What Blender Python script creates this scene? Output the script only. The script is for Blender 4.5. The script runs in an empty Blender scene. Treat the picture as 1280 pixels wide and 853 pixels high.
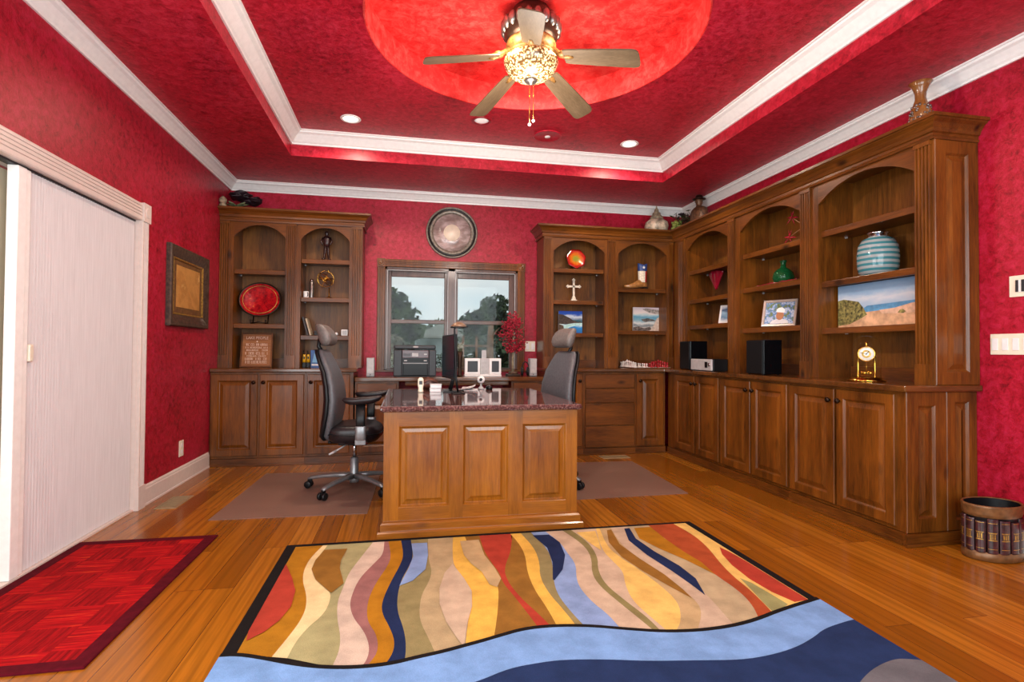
import bpy, bmesh, math, random
from mathutils import Vector, Matrix, noise as mnoise
random.seed(7)
PI = math.pi
SC = bpy.context.scene
COL = SC.collection

# ------------------------------------------------------------------ camera
cam_d = bpy.data.cameras.new('camera'); cam = bpy.data.objects.new('camera', cam_d); COL.objects.link(cam)
cam_d.sensor_fit = 'HORIZONTAL'; cam_d.sensor_width = 36.0
cam_d.lens = 672.7 / 1280 * 36.0
cam_d.clip_start = 0.02; cam_d.clip_end = 300
yaw, pitch, roll = 0.1955, 0.01816, 0.006946
right = Vector((math.cos(yaw), -math.sin(yaw), 0)); fwd = Vector((math.sin(yaw), math.cos(yaw), 0)); up = Vector((0, 0, 1))
f2 = fwd * math.cos(pitch) + up * math.sin(pitch); u2 = up * math.cos(pitch) - fwd * math.sin(pitch)
r2 = right * math.cos(roll) + u2 * math.sin(roll); u3 = u2 * math.cos(roll) - right * math.sin(roll)
m = Matrix.Identity(4)
for i in range(3):
    m[i][0] = r2[i]; m[i][1] = u3[i]; m[i][2] = -f2[i]
m[0][3], m[1][3], m[2][3] = 0, 0, 1.10
cam.matrix_world = m
SC.camera = cam

# ------------------------------------------------------------------ exposure
SC.view_settings.view_transform = 'Standard'
SC.view_settings.look = 'None'
SC.view_settings.exposure = 0.0
SC.view_settings.gamma = 1.0
SC.view_settings.use_curve_mapping = False
SKY_STRENGTH = 1.0

# ------------------------------------------------------------------ sky
W = bpy.data.worlds.new('sky'); SC.world = W; W.use_nodes = True
nt = W.node_tree; nt.nodes.clear()
wo = nt.nodes.new('ShaderNodeOutputWorld'); bg = nt.nodes.new('ShaderNodeBackground')
tc = nt.nodes.new('ShaderNodeTexCoord'); mp = nt.nodes.new('ShaderNodeMapping'); mp.inputs['Scale'].default_value = (2.2, 2.2, 6.0)
nz = nt.nodes.new('ShaderNodeTexNoise'); nz.inputs['Scale'].default_value = 2.0; nz.inputs['Detail'].default_value = 6
rp = nt.nodes.new('ShaderNodeValToRGB')
rp.color_ramp.elements[0].position = 0.35; rp.color_ramp.elements[0].color = (0.55, 0.67, 0.74, 1)
rp.color_ramp.elements[1].position = 0.62; rp.color_ramp.elements[1].color = (0.80, 0.83, 0.84, 1)
nt.links.new(tc.outputs['Generated'], mp.inputs['Vector']); nt.links.new(mp.outputs['Vector'], nz.inputs['Vector'])
nt.links.new(nz.outputs['Fac'], rp.inputs['Fac']); nt.links.new(rp.outputs['Color'], bg.inputs['Color'])
bg.inputs['Strength'].default_value = SKY_STRENGTH
nt.links.new(bg.outputs['Background'], wo.inputs['Surface'])

# ------------------------------------------------------------------ large lights
def area(name, loc, target, sx, sy, power, color=(1, 1, 1), spread=PI):
    d = bpy.data.lights.new(name, 'AREA'); d.shape = 'RECTANGLE'; d.size = sx; d.size_y = sy
    d.energy = power; d.color = color; d.spread = spread
    o = bpy.data.objects.new(name, d); COL.objects.link(o); o.location = loc
    o.rotation_euler = (Vector(target) - Vector(loc)).to_track_quat('-Z', 'Y').to_euler()
    return o
# added soft fill lights: one behind the camera, one by the left wall
area('added_fill_rear', (0.6, -0.95, 1.55), (0.8, 4, 1.5), 3.2, 2.2, 165, (0.86, 0.97, 1.0))
area('added_fill_left', (-1.70, 0.9, 1.2), (3, 2.2, 1.3), 1.8, 1.9, 75, (0.86, 0.97, 1.0))

def spot(name, loc, power, color=(1.0, 0.86, 0.68), angle=110, r=0.05):
    d = bpy.data.lights.new(name, 'SPOT'); d.energy = power; d.color = color
    d.spot_size = math.radians(angle); d.spot_blend = 0.6; d.shadow_soft_size = r
    o = bpy.data.objects.new(name, d); COL.objects.link(o); o.location = loc
    return o

# ------------------------------------------------------------------ dimensions (metres)
XL, XR, YW, YN = -1.784, 3.32, 5.99, -1.05      # walls
ZC, ZT, ZD = 2.83, 3.04, 3.25                   # soffit, tray and dome heights
TX0, TX1, TY0, TY1 = -1.02, 2.56, 1.30, 5.065   # tray opening
FX, FY, FR = 0.765, 3.19, 1.02                  # ceiling circle
ZW = 0.917                                      # worktop height

# ------------------------------------------------------------------ colour + materials
def lin(h):
    h = h.lstrip('#'); out = []
    for i in (0, 2, 4):
        c = int(h[i:i+2], 16) / 255
        out.append(c / 12.92 if c <= 0.04045 else ((c + 0.055) / 1.055) ** 2.4)
    return (*out, 1)

class Mat:
    def __init__(s, name, rough=0.5, metal=0.0, spec=0.5, coat=0.0):
        s.m = bpy.data.materials.new(name); s.m.use_nodes = True; s.t = s.m.node_tree
        s.b = s.t.nodes['Principled BSDF']; s.b.inputs['Roughness'].default_value = rough
        s.b.inputs['Metallic'].default_value = metal; s.b.inputs['Specular IOR Level'].default_value = spec
        s.b.inputs['Coat Weight'].default_value = coat; s.b.inputs['Coat Roughness'].default_value = 0.12
    def n(s, t, **kw):
        x = s.t.nodes.new(t)
        for k, v in kw.items():
            if k in x.inputs: x.inputs[k].default_value = v
            else: setattr(x, k, v)
        return x
    def l(s, a, b): s.t.links.new(a, b)
    def coord(s, scale=(1, 1, 1), rot=(0, 0, 0), kind='Object'):
        c = s.n('ShaderNodeTexCoord'); p = s.n('ShaderNodeMapping'); p.inputs['Scale'].default_value = scale
        p.inputs['Rotation'].default_value = rot
        s.l(c.outputs[kind], p.inputs['Vector']); return p.outputs['Vector']
    def noise(s, vec, scale, detail=3, rough=0.55, dist=0.0):
        x = s.n('ShaderNodeTexNoise'); x.inputs['Scale'].default_value = scale; x.inputs['Detail'].default_value = detail
        x.inputs['Roughness'].default_value = rough; x.inputs['Distortion'].default_value = dist
        s.l(vec, x.inputs['Vector']); return x.outputs['Fac']
    def ramp(s, fac, stops):
        r = s.n('ShaderNodeValToRGB'); e = r.color_ramp.elements
        while len(e) < len(stops): e.new(0.5)
        for i, (p, c) in enumerate(stops): e[i].position = p; e[i].color = lin(c) if isinstance(c, str) else c
        s.l(fac, r.inputs['Fac']); return r.outputs['Color']
    def mix(s, fac, a, b, mode='MIX'):
        x = s.n('ShaderNodeMix', data_type='RGBA', blend_type=mode)
        for sock, v in ((x.inputs[0], fac), (x.inputs[6], a), (x.inputs[7], b)):
            if hasattr(v, 'links') or hasattr(v, 'is_linked'): s.l(v, sock)
            else: sock.default_value = v
        return x.outputs[2]
    def base(s, v):
        if hasattr(v, 'is_linked'): s.l(v, s.b.inputs['Base Color'])
        else: s.b.inputs['Base Color'].default_value = v
    def bump(s, fac, strength=0.2, dist=0.01):
        x = s.n('ShaderNodeBump'); x.inputs['Strength'].default_value = strength; x.inputs['Distance'].default_value = dist
        s.l(fac, x.inputs['Height']); s.l(x.outputs['Normal'], s.b.inputs['Normal'])

def plain(name, col, rough=0.5, metal=0.0, spec=0.5, var=0.06, scale=30, coat=0.0):
    s = Mat(name, rough, metal, spec, coat)
    c = lin(col)
    d = tuple(max(0, x * (1 - var * 2.2)) for x in c[:3]) + (1,); l_ = tuple(min(1, x * (1 + var)) for x in c[:3]) + (1,)
    s.base(s.ramp(s.noise(s.coord(), scale, 3), [(0.35, d), (0.65, l_)]))
    return s.m

def wood(name, dark, mid, light, rough=0.32, axis='z', coat=0.25, knots=True):
    s = Mat(name, rough, 0, 0.35, coat)
    sc = {'z': (14, 14, 1.1), 'x': (1.1, 14, 14), 'y': (14, 1.1, 14)}[axis]
    v = s.coord(sc)
    g = s.noise(v, 1.6, 6, 0.6, 0.6)
    c1 = s.ramp(g, [(0.30, dark), (0.52, mid), (0.74, light)])
    b = s.noise(s.coord({'z': (3.5, 3.5, 1.2), 'x': (1.2, 3.5, 3.5), 'y': (3.5, 1.2, 3.5)}[axis]), 1.3, 3, 0.5)
    c2 = s.mix(0.5, c1, s.ramp(b, [(0.32, dark), (0.68, light)]))
    fine = s.noise(s.coord(tuple(7 * q for q in sc)), 1.5, 2)
    c3 = s.mix(0.25, c2, s.ramp(fine, [(0.3, dark), (0.7, light)]))
    if knots:
        vo = s.n('ShaderNodeTexVoronoi'); vo.inputs['Scale'].default_value = 1.0
        s.l(s.coord({'z': (5, 5, 2.2), 'x': (2.2, 5, 5), 'y': (5, 2.2, 5)}[axis]), vo.inputs['Vector'])
        k = s.ramp(vo.outputs['Distance'], [(0.03, (1, 1, 1, 1)), (0.14, (0, 0, 0, 1))])
        c3 = s.mix(k, c3, lin(dark))
    s.base(c3); s.bump(g, 0.06, 0.004)
    return s.m

M = {}
M['wood'] = wood('walnut_stained_alder', '281304', '5c300b', '935418', coat=0.08)
M['woodx'] = wood('walnut_stained_alder_rails', '281304', '582d0b', '8b4f18', axis='x', coat=0.10)
M['woody'] = wood('walnut_stained_alder_runs', '281304', '582d0b', '8b4f18', axis='y', coat=0.10)
M['woodback'] = wood('alder_back_panel', '321a06', '683a0e', '9a6022', rough=0.42, coat=0.05)
M['woodtop'] = wood('dark_worktop_wood', '301708', '55300f', '7a4a1e', rough=0.18, axis='x', coat=0.6)
M['desk'] = wood('stained_alder_desk_lit', '562c06', '86490a', 'a36418', rough=0.28, coat=0.4)  # same wood as the cabinets, lightened: stronger light on the desk painted in
M['deskx'] = wood('stained_alder_desk_rails_lit', '562c06', '86490a', '9e6018', rough=0.28, axis='x', coat=0.4)

def red_paint(name, stops, rough, scale):
    s = Mat(name, rough, 0, 0.32)
    v = s.coord()
    a = s.noise(v, scale, 8, 0.78, 0.5); b = s.noise(v, scale * 0.10, 3, 0.5)
    mxn = s.n('ShaderNodeMath', operation='MULTIPLY_ADD'); s.l(b, mxn.inputs[0]); mxn.inputs[1].default_value = 0.22; 
    ad = s.n('ShaderNodeMath', operation='MULTIPLY'); s.l(a, ad.inputs[0]); ad.inputs[1].default_value = 0.88
    s.l(ad.outputs[0], mxn.inputs[2])
    s.base(s.ramp(mxn.outputs[0], stops))
    f = s.noise(v, scale * 3.5, 4, 0.6)
    s.bump(f, 0.35, 0.004)
    return s.m
M['wall'] = red_paint('red_faux_finish_wall', [(0.37, '660512'), (0.53, 'a01026'), (0.68, 'b82040')], 0.40, 24)
M['ceil'] = red_paint('red_faux_finish_ceiling', [(0.37, '720616'), (0.53, 'b0162a'), (0.68, 'cc2e44')], 0.40, 22)
M['dome'] = red_paint('red_faux_finish_dome_uplit', [(0.40, 'b4161a'), (0.53, 'd62a28'), (0.68, 'e0504a')], 0.45, 14)  # ceiling red made brighter and more orange; the fan's uplight is painted in
M['trim'] = plain('white_painted_trim', 'f4f2ee', 0.35, var=0.02)
M['trimpink'] = plain('warm_white_door_trim', 'dccdc4', 0.38, var=0.02)
M['shade'] = None
M['cream'] = plain('cream_door_panel', 'd8c9ae', 0.45, var=0.03, scale=3)
M['plate'] = plain('ivory_plastic', 'e9dfc9', 0.3, var=0.02)
M['black'] = plain('black_plastic', '0f0f11', 0.4, spec=0.3)
M['blackgloss'] = plain('gloss_black', '09090c', 0.22, spec=0.35)
M['charcoal'] = plain('charcoal_plastic', '26262b', 0.45)
M['grey'] = plain('silver_grey_plastic', '9a989a', 0.4)
M['lightgrey'] = plain('light_grey_plastic', 'b5b2b2', 0.4)
M['greymetal'] = plain('grey_painted_metal', '8a8a8c', 0.35, metal=0.6)
M['chrome'] = plain('chrome', 'd5d5d8', 0.15, metal=1.0)
M['brass'] = plain('polished_brass', 'd9a94a', 0.18, metal=1.0)
M['bronze'] = plain('dark_bronze', '3b2a20', 0.4, metal=0.7, var=0.2)
M['goldbronze'] = plain('antique_gold_bronze', '8a6230', 0.5, metal=0.3, var=0.25, scale=60)
M['white'] = plain('white_plastic', 'ece9e8', 0.35, var=0.02)
M['paper'] = plain('paper', 'd9d5d6', 0.7, var=0.05)
M['blackleather'] = plain('black_leather', '1c1519', 0.38, var=0.2, scale=60)
M['greyleather'] = plain('charcoal_grey_leather', '565559', 0.42, var=0.1, scale=60)
M['knob'] = plain('dark_bronze_knob', '2a1c14', 0.3, metal=0.8)
M['pewter'] = plain('pewter', '8d8782', 0.3, metal=0.9, var=0.15)
M['yellow'] = plain('yellow_plastic', 'e0a91a', 0.4)
M['blue'] = plain('blue_card', '1d4f8f', 0.4, var=0.15, scale=12)
M['glassred'] = plain('red_art_glass', '96102c', 0.12, coat=0.5)
M['redberry'] = plain('red_berries', 'b01030', 0.45, var=0.3, scale=60)
M['stone'] = plain('mottled_stone', '9a8a70', 0.7, var=0.25, scale=40)
M['plum'] = plain('dark_plum_petal', '2c1a22', 0.45, var=0.3, scale=20)
M['leafgreen'] = plain('grey_green_leaf', '6e7752', 0.6, var=0.3, scale=25)
M['grape'] = plain('green_grape', '93a04a', 0.35, var=0.25, scale=40)
M['cloth'] = plain('bronze_bust', '6b4a33', 0.45, metal=0.3, var=0.3, scale=40)

def floor_mat():
    s = Mat('oak_floor_planks', 0.24, 0, 0.4, 0.10)
    v = s.coord((1, 1, 1), (0, 0, PI / 2))
    br = s.n('ShaderNodeTexBrick'); br.offset = 0.37; br.offset_frequency = 3
    br.inputs['Scale'].default_value = 1.0; br.inputs['Brick Width'].default_value = 1.35; br.inputs['Row Height'].default_value = 0.127
    br.inputs['Mortar Size'].default_value = 0.0012; br.inputs['Mortar Smooth'].default_value = 0.2; br.inputs['Bias'].default_value = 0.0
    br.inputs['Color1'].default_value = (0, 0, 0, 1); br.inputs['Color2'].default_value = (1, 1, 1, 1); br.inputs['Mortar'].default_value = (0.3, 0.3, 0.3, 1)
    s.l(v, br.inputs['Vector'])
    tone = s.ramp(br.outputs['Color'], [(0.0, '7c450a'), (0.5, '965710'), (1.0, 'b06e1e')])
    # grain, shifted per plank
    co = s.n('ShaderNodeTexCoord'); off = s.n('ShaderNodeVectorMath', operation='SCALE'); off.inputs['Scale'].default_value = 40.0
    s.l(br.outputs['Color'], off.inputs[0])
    ad = s.n('ShaderNodeVectorMath', operation='ADD'); s.l(co.outputs['Object'], ad.inputs[0]); s.l(off.outputs['Vector'], ad.inputs[1])
    mp1 = s.n('ShaderNodeMapping'); mp1.inputs['Scale'].default_value = (6, 0.45, 1); s.l(ad.outputs['Vector'], mp1.inputs['Vector'])
    wv = s.n('ShaderNodeTexWave'); wv.inputs['Scale'].default_value = 0.9; wv.inputs['Distortion'].default_value = 7.0
    wv.inputs['Detail'].default_value = 3; wv.inputs['Detail Scale'].default_value = 1.3; s.l(mp1.outputs['Vector'], wv.inputs['Vector'])
    mp2 = s.n('ShaderNodeMapping'); mp2.inputs['Scale'].default_value = (85, 3.5, 1); s.l(ad.outputs['Vector'], mp2.inputs['Vector'])
    fine = s.noise(mp2.outputs['Vector'], 1.0, 4, 0.6)
    c = s.mix(s.ramp(wv.outputs['Fac'], [(0.02, (0.38, 0.38, 0.38, 1)), (0.35, (0, 0, 0, 1))]), tone, lin('64380a'))
    c = s.mix(s.ramp(fine, [(0.40, (0.35, 0.35, 0.35, 1)), (0.62, (0, 0, 0, 1))]), c, lin('6c400e'))
    c = s.mix(br.outputs['Fac'], c, lin('3a1a06'))
    s.base(c)
    s.bump(br.outputs['Fac'], -0.15, 0.002)
    return s.m
M['floor'] = floor_mat()

def granite():
    s = Mat('brown_red_granite', 0.05, 0, 0.6)
    v = s.coord(); vo = s.n('ShaderNodeTexVoronoi'); vo.inputs['Scale'].default_value = 130; s.l(v, vo.inputs['Vector'])
    a = s.ramp(vo.outputs['Color'], [(0.2, '2c1a18'), (0.5, '5e3a36'), (0.85, '937068')])
    s.base(s.mix(s.noise(v, 20, 4), a, lin('4a2a28'))); return s.m
M['granite'] = granite()

def shade_mat():
    s = Mat('white_cellular_shade', 0.75, 0, 0.2)
    n = s.noise(s.coord((1, 130, 2.5)), 1.5, 4, 0.6)
    s.base(s.ramp(n, [(0.25, 'c4bdbc'), (0.75, 'd8d2d1')])); s.bump(n, 0.10, 0.003)
    return s.m
M['shade'] = shade_mat()

def redrug_mat():
    s = Mat('red_basketweave_rug', 0.95, 0, 0.1)
    ck = s.n('ShaderNodeTexChecker'); ck.inputs['Scale'].default_value = 5.5; s.l(s.coord(), ck.inputs['Vector'])
    h = s.noise(s.coord((4, 75, 1)), 1.0, 4, 0.7); v = s.noise(s.coord((75, 4, 1)), 1.0, 4, 0.7)
    stops = [(0.25, '4c0408'), (0.45, '8e0a10'), (0.6, 'b01216'), (0.72, 'd8591f')]
    s.base(s.mix(ck.outputs['Fac'], s.ramp(h, stops), s.ramp(v, [(0.25, '480408'), (0.5, '84080e'), (0.65, 'a31015'), (0.8, 'c2401c')])))
    s.bump(h, 0.4, 0.004); return s.m
M['redrug'] = redrug_mat()
M['redrugedge'] = plain('dark_maroon_binding', '4e0614', 0.95, spec=0.1, var=0.1)

def pile(name, col, var=0.17):
    s = Mat(name, 0.95, 0, 0.1); c = lin(col)
    k = lambda f: tuple(min(1, x * f) for x in c[:3]) + (1,)
    n1 = s.noise(s.coord(), 9, 4, 0.6); n2 = s.noise(s.coord(), 260, 2)
    s.base(s.mix(0.35, s.ramp(n1, [(0.35, k(1 - var * 1.5)), (0.65, k(1 + var))]), s.ramp(n2, [(0.3, k(0.75)), (0.7, k(1.12))])))
    s.bump(n2, 0.5, 0.003); return s.m
RC = dict(ochre='b0761a', ochre2='94682a', cream='ecd09a', sage='a9a273', shell='d2bca8', shell2='cbb298', mauve='9c6a66', navy='1f2c52',
          olive='94875a', olive2='8d8052', tan='b8a27a', tan2='c2a678', tan3='bca884', yellow='e6b752', yellow2='ebc26c', red='b2402f', red2='b0502c',
          blue='8aa4d0', green='9c9a66', black='1b1716', sky='7ea6da', indigo='24365e', grey='6b6a6e')
def darker(c, f): return ''.join('%02x' % int(int(c[i:i+2], 16) * f) for i in (0, 2, 4))
for k, c in RC.items(): M['rug_' + k] = pile('rug_pile_' + k, darker(c, 0.90))

def glass_pane():
    m_ = bpy.data.materials.new('window_glass'); m_.use_nodes = True; t = m_.node_tree; t.nodes.clear()
    o = t.nodes.new('ShaderNodeOutputMaterial'); mx = t.nodes.new('ShaderNodeMixShader'); tr = t.nodes.new('ShaderNodeBsdfTransparent')
    gl = t.nodes.new('ShaderNodeBsdfGlossy'); gl.inputs['Roughness'].default_value = 0.02
    lw = t.nodes.new('ShaderNodeLayerWeight'); lw.inputs['Blend'].default_value = 0.5
    pw = t.nodes.new('ShaderNodeMath'); pw.operation = 'POWER'; pw.inputs[1].default_value = 4.0; t.links.new(lw.outputs['Facing'], pw.inputs[0])
    fr = t.nodes.new('ShaderNodeMath'); fr.operation = 'MULTIPLY_ADD'; fr.inputs[1].default_value = 0.6; fr.inputs[2].default_value = 0.007; t.links.new(pw.outputs[0], fr.inputs[0])
    tr.inputs['Color'].default_value = (0.96, 0.98, 0.97, 1)
    t.links.new(fr.outputs[0], mx.inputs[0]); t.links.new(tr.outputs[0], mx.inputs[1]); t.links.new(gl.outputs[0], mx.inputs[2])
    t.links.new(mx.outputs[0], o.inputs['Surface']); return m_
M['pane'] = glass_pane()
def tinted_glass(name, col, rough=0.03, trans=0.75, band=None):
    s = Mat(name, rough, 0, 0.5); s.b.inputs['Transmission Weight'].default_value = trans; s.b.inputs['IOR'].default_value = 1.35
    if band:
        w = s.n('ShaderNodeTexWave'); w.bands_direction = 'Z'; w.inputs['Scale'].default_value = 9; w.inputs['Distortion'].default_value = 0.5
        s.l(s.coord(), w.inputs['Vector']); s.base(s.ramp(w.outputs['Fac'], [(0.35, col), (0.6, band)]))
    else:
        s.base(s.ramp(s.noise(s.coord(), 20), [(0.3, col), (0.7, col)]))
    return s.m
M['greenglass'] = tinted_glass('green_glass', '1d6b3c', trans=0.6)
M['turqglass'] = tinted_glass('turquoise_glass_highlights', '4f9aa6', trans=0.5, band='c2ccce')  # pale bands are reflections on the glass, painted into its colour
M['clearglass'] = glass_pane(); M['clearglass'].name = 'clear_dome_glass'
def mat_plastic():
    s = Mat('clear_vinyl_chair_mat', 0.35, 0, 0.5)
    s.base(s.ramp(s.noise(s.coord(), 400, 2), [(0.3, '8a6a5c'), (0.7, '9c7a6c')])); s.b.inputs['Alpha'].default_value = 0.62
    return s.m
M['vinyl'] = mat_plastic()
def emit(name, col, strength):
    s = Mat(name, 0.4); s.base(s.ramp(s.noise(s.coord(), 20), [(0.3, col), (0.7, col)]))
    s.b.inputs['Emission Color'].default_value = lin(col); s.b.inputs['Emission Strength'].default_value = strength; return s.m
M['lamp'] = emit('lit_lamp', 'fff0d8', 6.0)
M['lampdim'] = emit('dim_lamp', 'e8ddd8', 0.5)
def bowl():
    s = Mat('crystal_bead_bowl', 0.2)
    vo = s.n('ShaderNodeTexVoronoi'); vo.inputs['Scale'].default_value = 75; s.l(s.coord(), vo.inputs['Vector'])
    c = s.ramp(vo.outputs['Distance'], [(0.15, 'f6e6c4'), (0.42, 'd8b87e'), (0.60, '5e4020')])
    s.base(c); s.l(c, s.b.inputs['Emission Color']); s.b.inputs['Emission Strength'].default_value = 0.28
    s.bump(vo.outputs['Distance'], -0.6, 0.006); return s.m
M['bowl'] = bowl()

def picture(name, fn):
    s = Mat(name, 0.5); fn(s); return s.m
def grad_pic(name, stops, axis='Z', nscale=9, amt=0.12, size=1.0, zoff=0.0):
    """a painted picture: horizontal bands broken up by noise"""
    s = Mat(name, 0.5, 0, 0.3); c = s.n('ShaderNodeTexCoord'); sp = s.n('ShaderNodeSeparateXYZ'); s.l(c.outputs['Generated'], sp.inputs[0])
    n = s.noise(s.coord((1, 1, 2.5)), nscale, 4, 0.65)
    ma = s.n('ShaderNodeMath', operation='MULTIPLY_ADD'); s.l(n, ma.inputs[0]); ma.inputs[1].default_value = amt * 2; s.l(sp.outputs[axis], ma.inputs[2])
    su = s.n('ShaderNodeMath', operation='SUBTRACT'); s.l(ma.outputs[0], su.inputs[0]); su.inputs[1].default_value = amt
    s.base(s.ramp(su.outputs[0], stops)); return s.m

# ------------------------------------------------------------------ mesh builder
class MB:
    def __init__(s): s.v = []; s.f = []; s.mi = []; s.sm = []
    def add(s, vs, fs, mi=0, smooth=False):
        o = len(s.v); s.v += [Vector(p) for p in vs]
        for f in fs: s.f.append([i + o for i in f]); s.mi.append(mi); s.sm.append(smooth)
        return s
    def box(s, x0, x1, y0, y1, z0, z1, F=None, mi=0):
        vs = [(x, y, z) for z in (z0, z1) for y in (y0, y1) for x in (x0, x1)]
        if F: vs = [F(*p) for p in vs]
        return s.add(vs, [(0, 2, 3, 1), (4, 5, 7, 6), (0, 1, 5, 4), (2, 6, 7, 3), (0, 4, 6, 2), (1, 3, 7, 5)], mi)
    def prism(s, poly, a, b, F, mi=0):
        """poly [(p,q)] extruded from a to b through F(p,q,t)"""
        n = len(poly); vs = [F(p, q, a) for p, q in poly] + [F(p, q, b) for p, q in poly]
        return s.add(vs, [tuple(range(n))[::-1], tuple(range(n, 2 * n))] + [(i, (i + 1) % n, n + (i + 1) % n, n + i) for i in range(n)], mi)
    def lathe(s, prof, c=(0, 0, 0), seg=24, mi=0, smooth=True, sx=1, sy=1, axis='z', ring=False, cap=True):
        if ring: prof = list(prof) + [prof[0]]; cap = False
        vs = []; fs = []; n = len(prof)
        for j in range(seg):
            a = 2 * PI * j / seg
            for r, z in prof:
                p = (r * math.cos(a) * sx, r * math.sin(a) * sy, z)
                if axis == 'y': p = (p[0], -z, p[1])
                elif axis == 'x': p = (z, p[0], p[1])
                vs.append((p[0] + c[0], p[1] + c[1], p[2] + c[2]))
        for j in range(seg):
            k = (j + 1) % seg
            for i in range(n - 1): fs.append((j * n + i, k * n + i, k * n + i + 1, j * n + i + 1))
        if cap and prof[0][0] > 1e-6: fs.append(tuple(j * n for j in range(seg))[::-1])
        if cap and prof[-1][0] > 1e-6: fs.append(tuple(j * n + n - 1 for j in range(seg)))
        return s.add(vs, fs, mi, smooth)
    def sphere(s, c, r, seg=12, rings=8, mi=0, sz=(1, 1, 1)):
        prof = [(max(1e-7, math.sin(PI * i / rings)) * r, -math.cos(PI * i / rings) * r) for i in range(rings + 1)]
        vs0 = len(s.v); s.lathe(prof, (0, 0, 0), seg, mi)
        for i in range(vs0, len(s.v)):
            p = s.v[i]; s.v[i] = Vector((p.x * sz[0] + c[0], p.y * sz[1] + c[1], p.z * sz[2] + c[2]))
        return s
    def tube(s, path, r, seg=8, mi=0, closed=False):
        path = [Vector(p) for p in path]; n = len(path); rr = r if isinstance(r, (list, tuple)) else [r] * n
        vs = []; fs = []; prev = None
        for i, p in enumerate(path):
            if closed: d = (path[(i + 1) % n] - path[i - 1])
            else: d = (path[min(i + 1, n - 1)] - path[max(i - 1, 0)])
            d.normalize()
            if prev is None:
                a = Vector((0, 0, 1)) if abs(d.z) < 0.9 else Vector((1, 0, 0))
                u = d.cross(a).normalized()
            else:
                u = (prev - d * prev.dot(d)).normalized()
            prev = u; w = d.cross(u)
            for j in range(seg):
                t = 2 * PI * j / seg; vs.append(p + (u * math.cos(t) + w * math.sin(t)) * rr[i])
        m_ = n if closed else n - 1
        for i in range(m_):
            k = (i + 1) % n
            for j in range(seg):
                q = (j + 1) % seg; fs.append((i * seg + j, i * seg + q, k * seg + q, k * seg + j))
        if not closed:
            fs.append(tuple(range(seg))[::-1]); fs.append(tuple((n - 1) * seg + j for j in range(seg)))
        return s.add(vs, fs, mi, True)
    def loft(s, rings, mi=0, cap=True, smooth=True):
        n = len(rings[0]); vs = [p for r in rings for p in r]; fs = []
        for i in range(len(rings) - 1):
            for j in range(n):
                q = (j + 1) % n; fs.append((i * n + j, i * n + q, (i + 1) * n + q, (i + 1) * n + j))
        if cap: fs.append(tuple(range(n))[::-1]); fs.append(tuple((len(rings) - 1) * n + j for j in range(n)))
        return s.add(vs, fs, mi, smooth)
    def sweep(s, path, prof, closed=False, mi=0, b0=None, b1=None):
        """2D path walked with the room on the LEFT; profile (d, z), d = offset to the left, mitred corners"""
        P = [Vector((p[0], p[1])) for p in path]; n = len(P); vs = []; fs = []; k = len(prof)
        for i in range(n):
            def nr(a, b):
                d = (b - a).normalized(); return Vector((-d.y, d.x))
            if closed: n1 = nr(P[i - 1], P[i]); n2 = nr(P[i], P[(i + 1) % n])
            else:
                n1 = nr(P[max(i - 1, 0)], P[max(i, 1)]) ; n2 = nr(P[min(i, n - 2)], P[min(i + 1, n - 1)])
            b = (n1 + n2); b = b / max(1e-6, b.dot(n1)) if b.length > 1e-6 else n1
            if b0 is not None and i == 0: b = Vector(b0)
            if b1 is not None and i == n - 1: b = Vector(b1)
            for d, z in prof: q = P[i] + b * d; vs.append((q.x, q.y, z))
        for i in range(n if closed else n - 1):
            j = (i + 1) % n
            for a in range(k):
                c = (a + 1) % k; fs.append((i * k + a, j * k + a, j * k + c, i * k + c))
        if not closed: fs.append(tuple(range(k))[::-1]); fs.append(tuple((n - 1) * k + a for a in range(k)))
        return s.add(vs, fs, mi)
    def xform(s, mtx):
        s.v = [mtx @ p for p in s.v]; return s
    def build(s, name, mats, parent=None, base=None, bevel=0.0, fix=True):
        """ONE mesh object; verts are world (or thing-local when the parent sits at the origin of its own space)"""
        if not isinstance(mats, (list, tuple)): mats = [mats]
        off = Vector((0, 0, 0)); p = parent
        while p is not None: off += Vector(p.location); p = p.parent
        loc = Vector(base) - off if base is not None else Vector((0, 0, 0))
        off2 = off + loc
        me = bpy.data.meshes.new(name); me.from_pydata([v - off2 for v in s.v], [], s.f)
        for m_ in mats: me.materials.append(m_)
        me.polygons.foreach_set('material_index', s.mi); me.polygons.foreach_set('use_smooth', s.sm)
        if fix:
            b = bmesh.new(); b.from_mesh(me); bmesh.ops.recalc_face_normals(b, faces=b.faces); b.to_mesh(me); b.free()
        me.update()
        o = bpy.data.objects.new(name, me); COL.objects.link(o); o.location = loc
        if parent is not None: o.parent = parent
        if bevel > 0:
            bv = o.modifiers.new('bevel', 'BEVEL'); bv.width = bevel; bv.segments = 2; bv.limit_method = 'ANGLE'; bv.angle_limit = math.radians(40)
        return o

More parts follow.
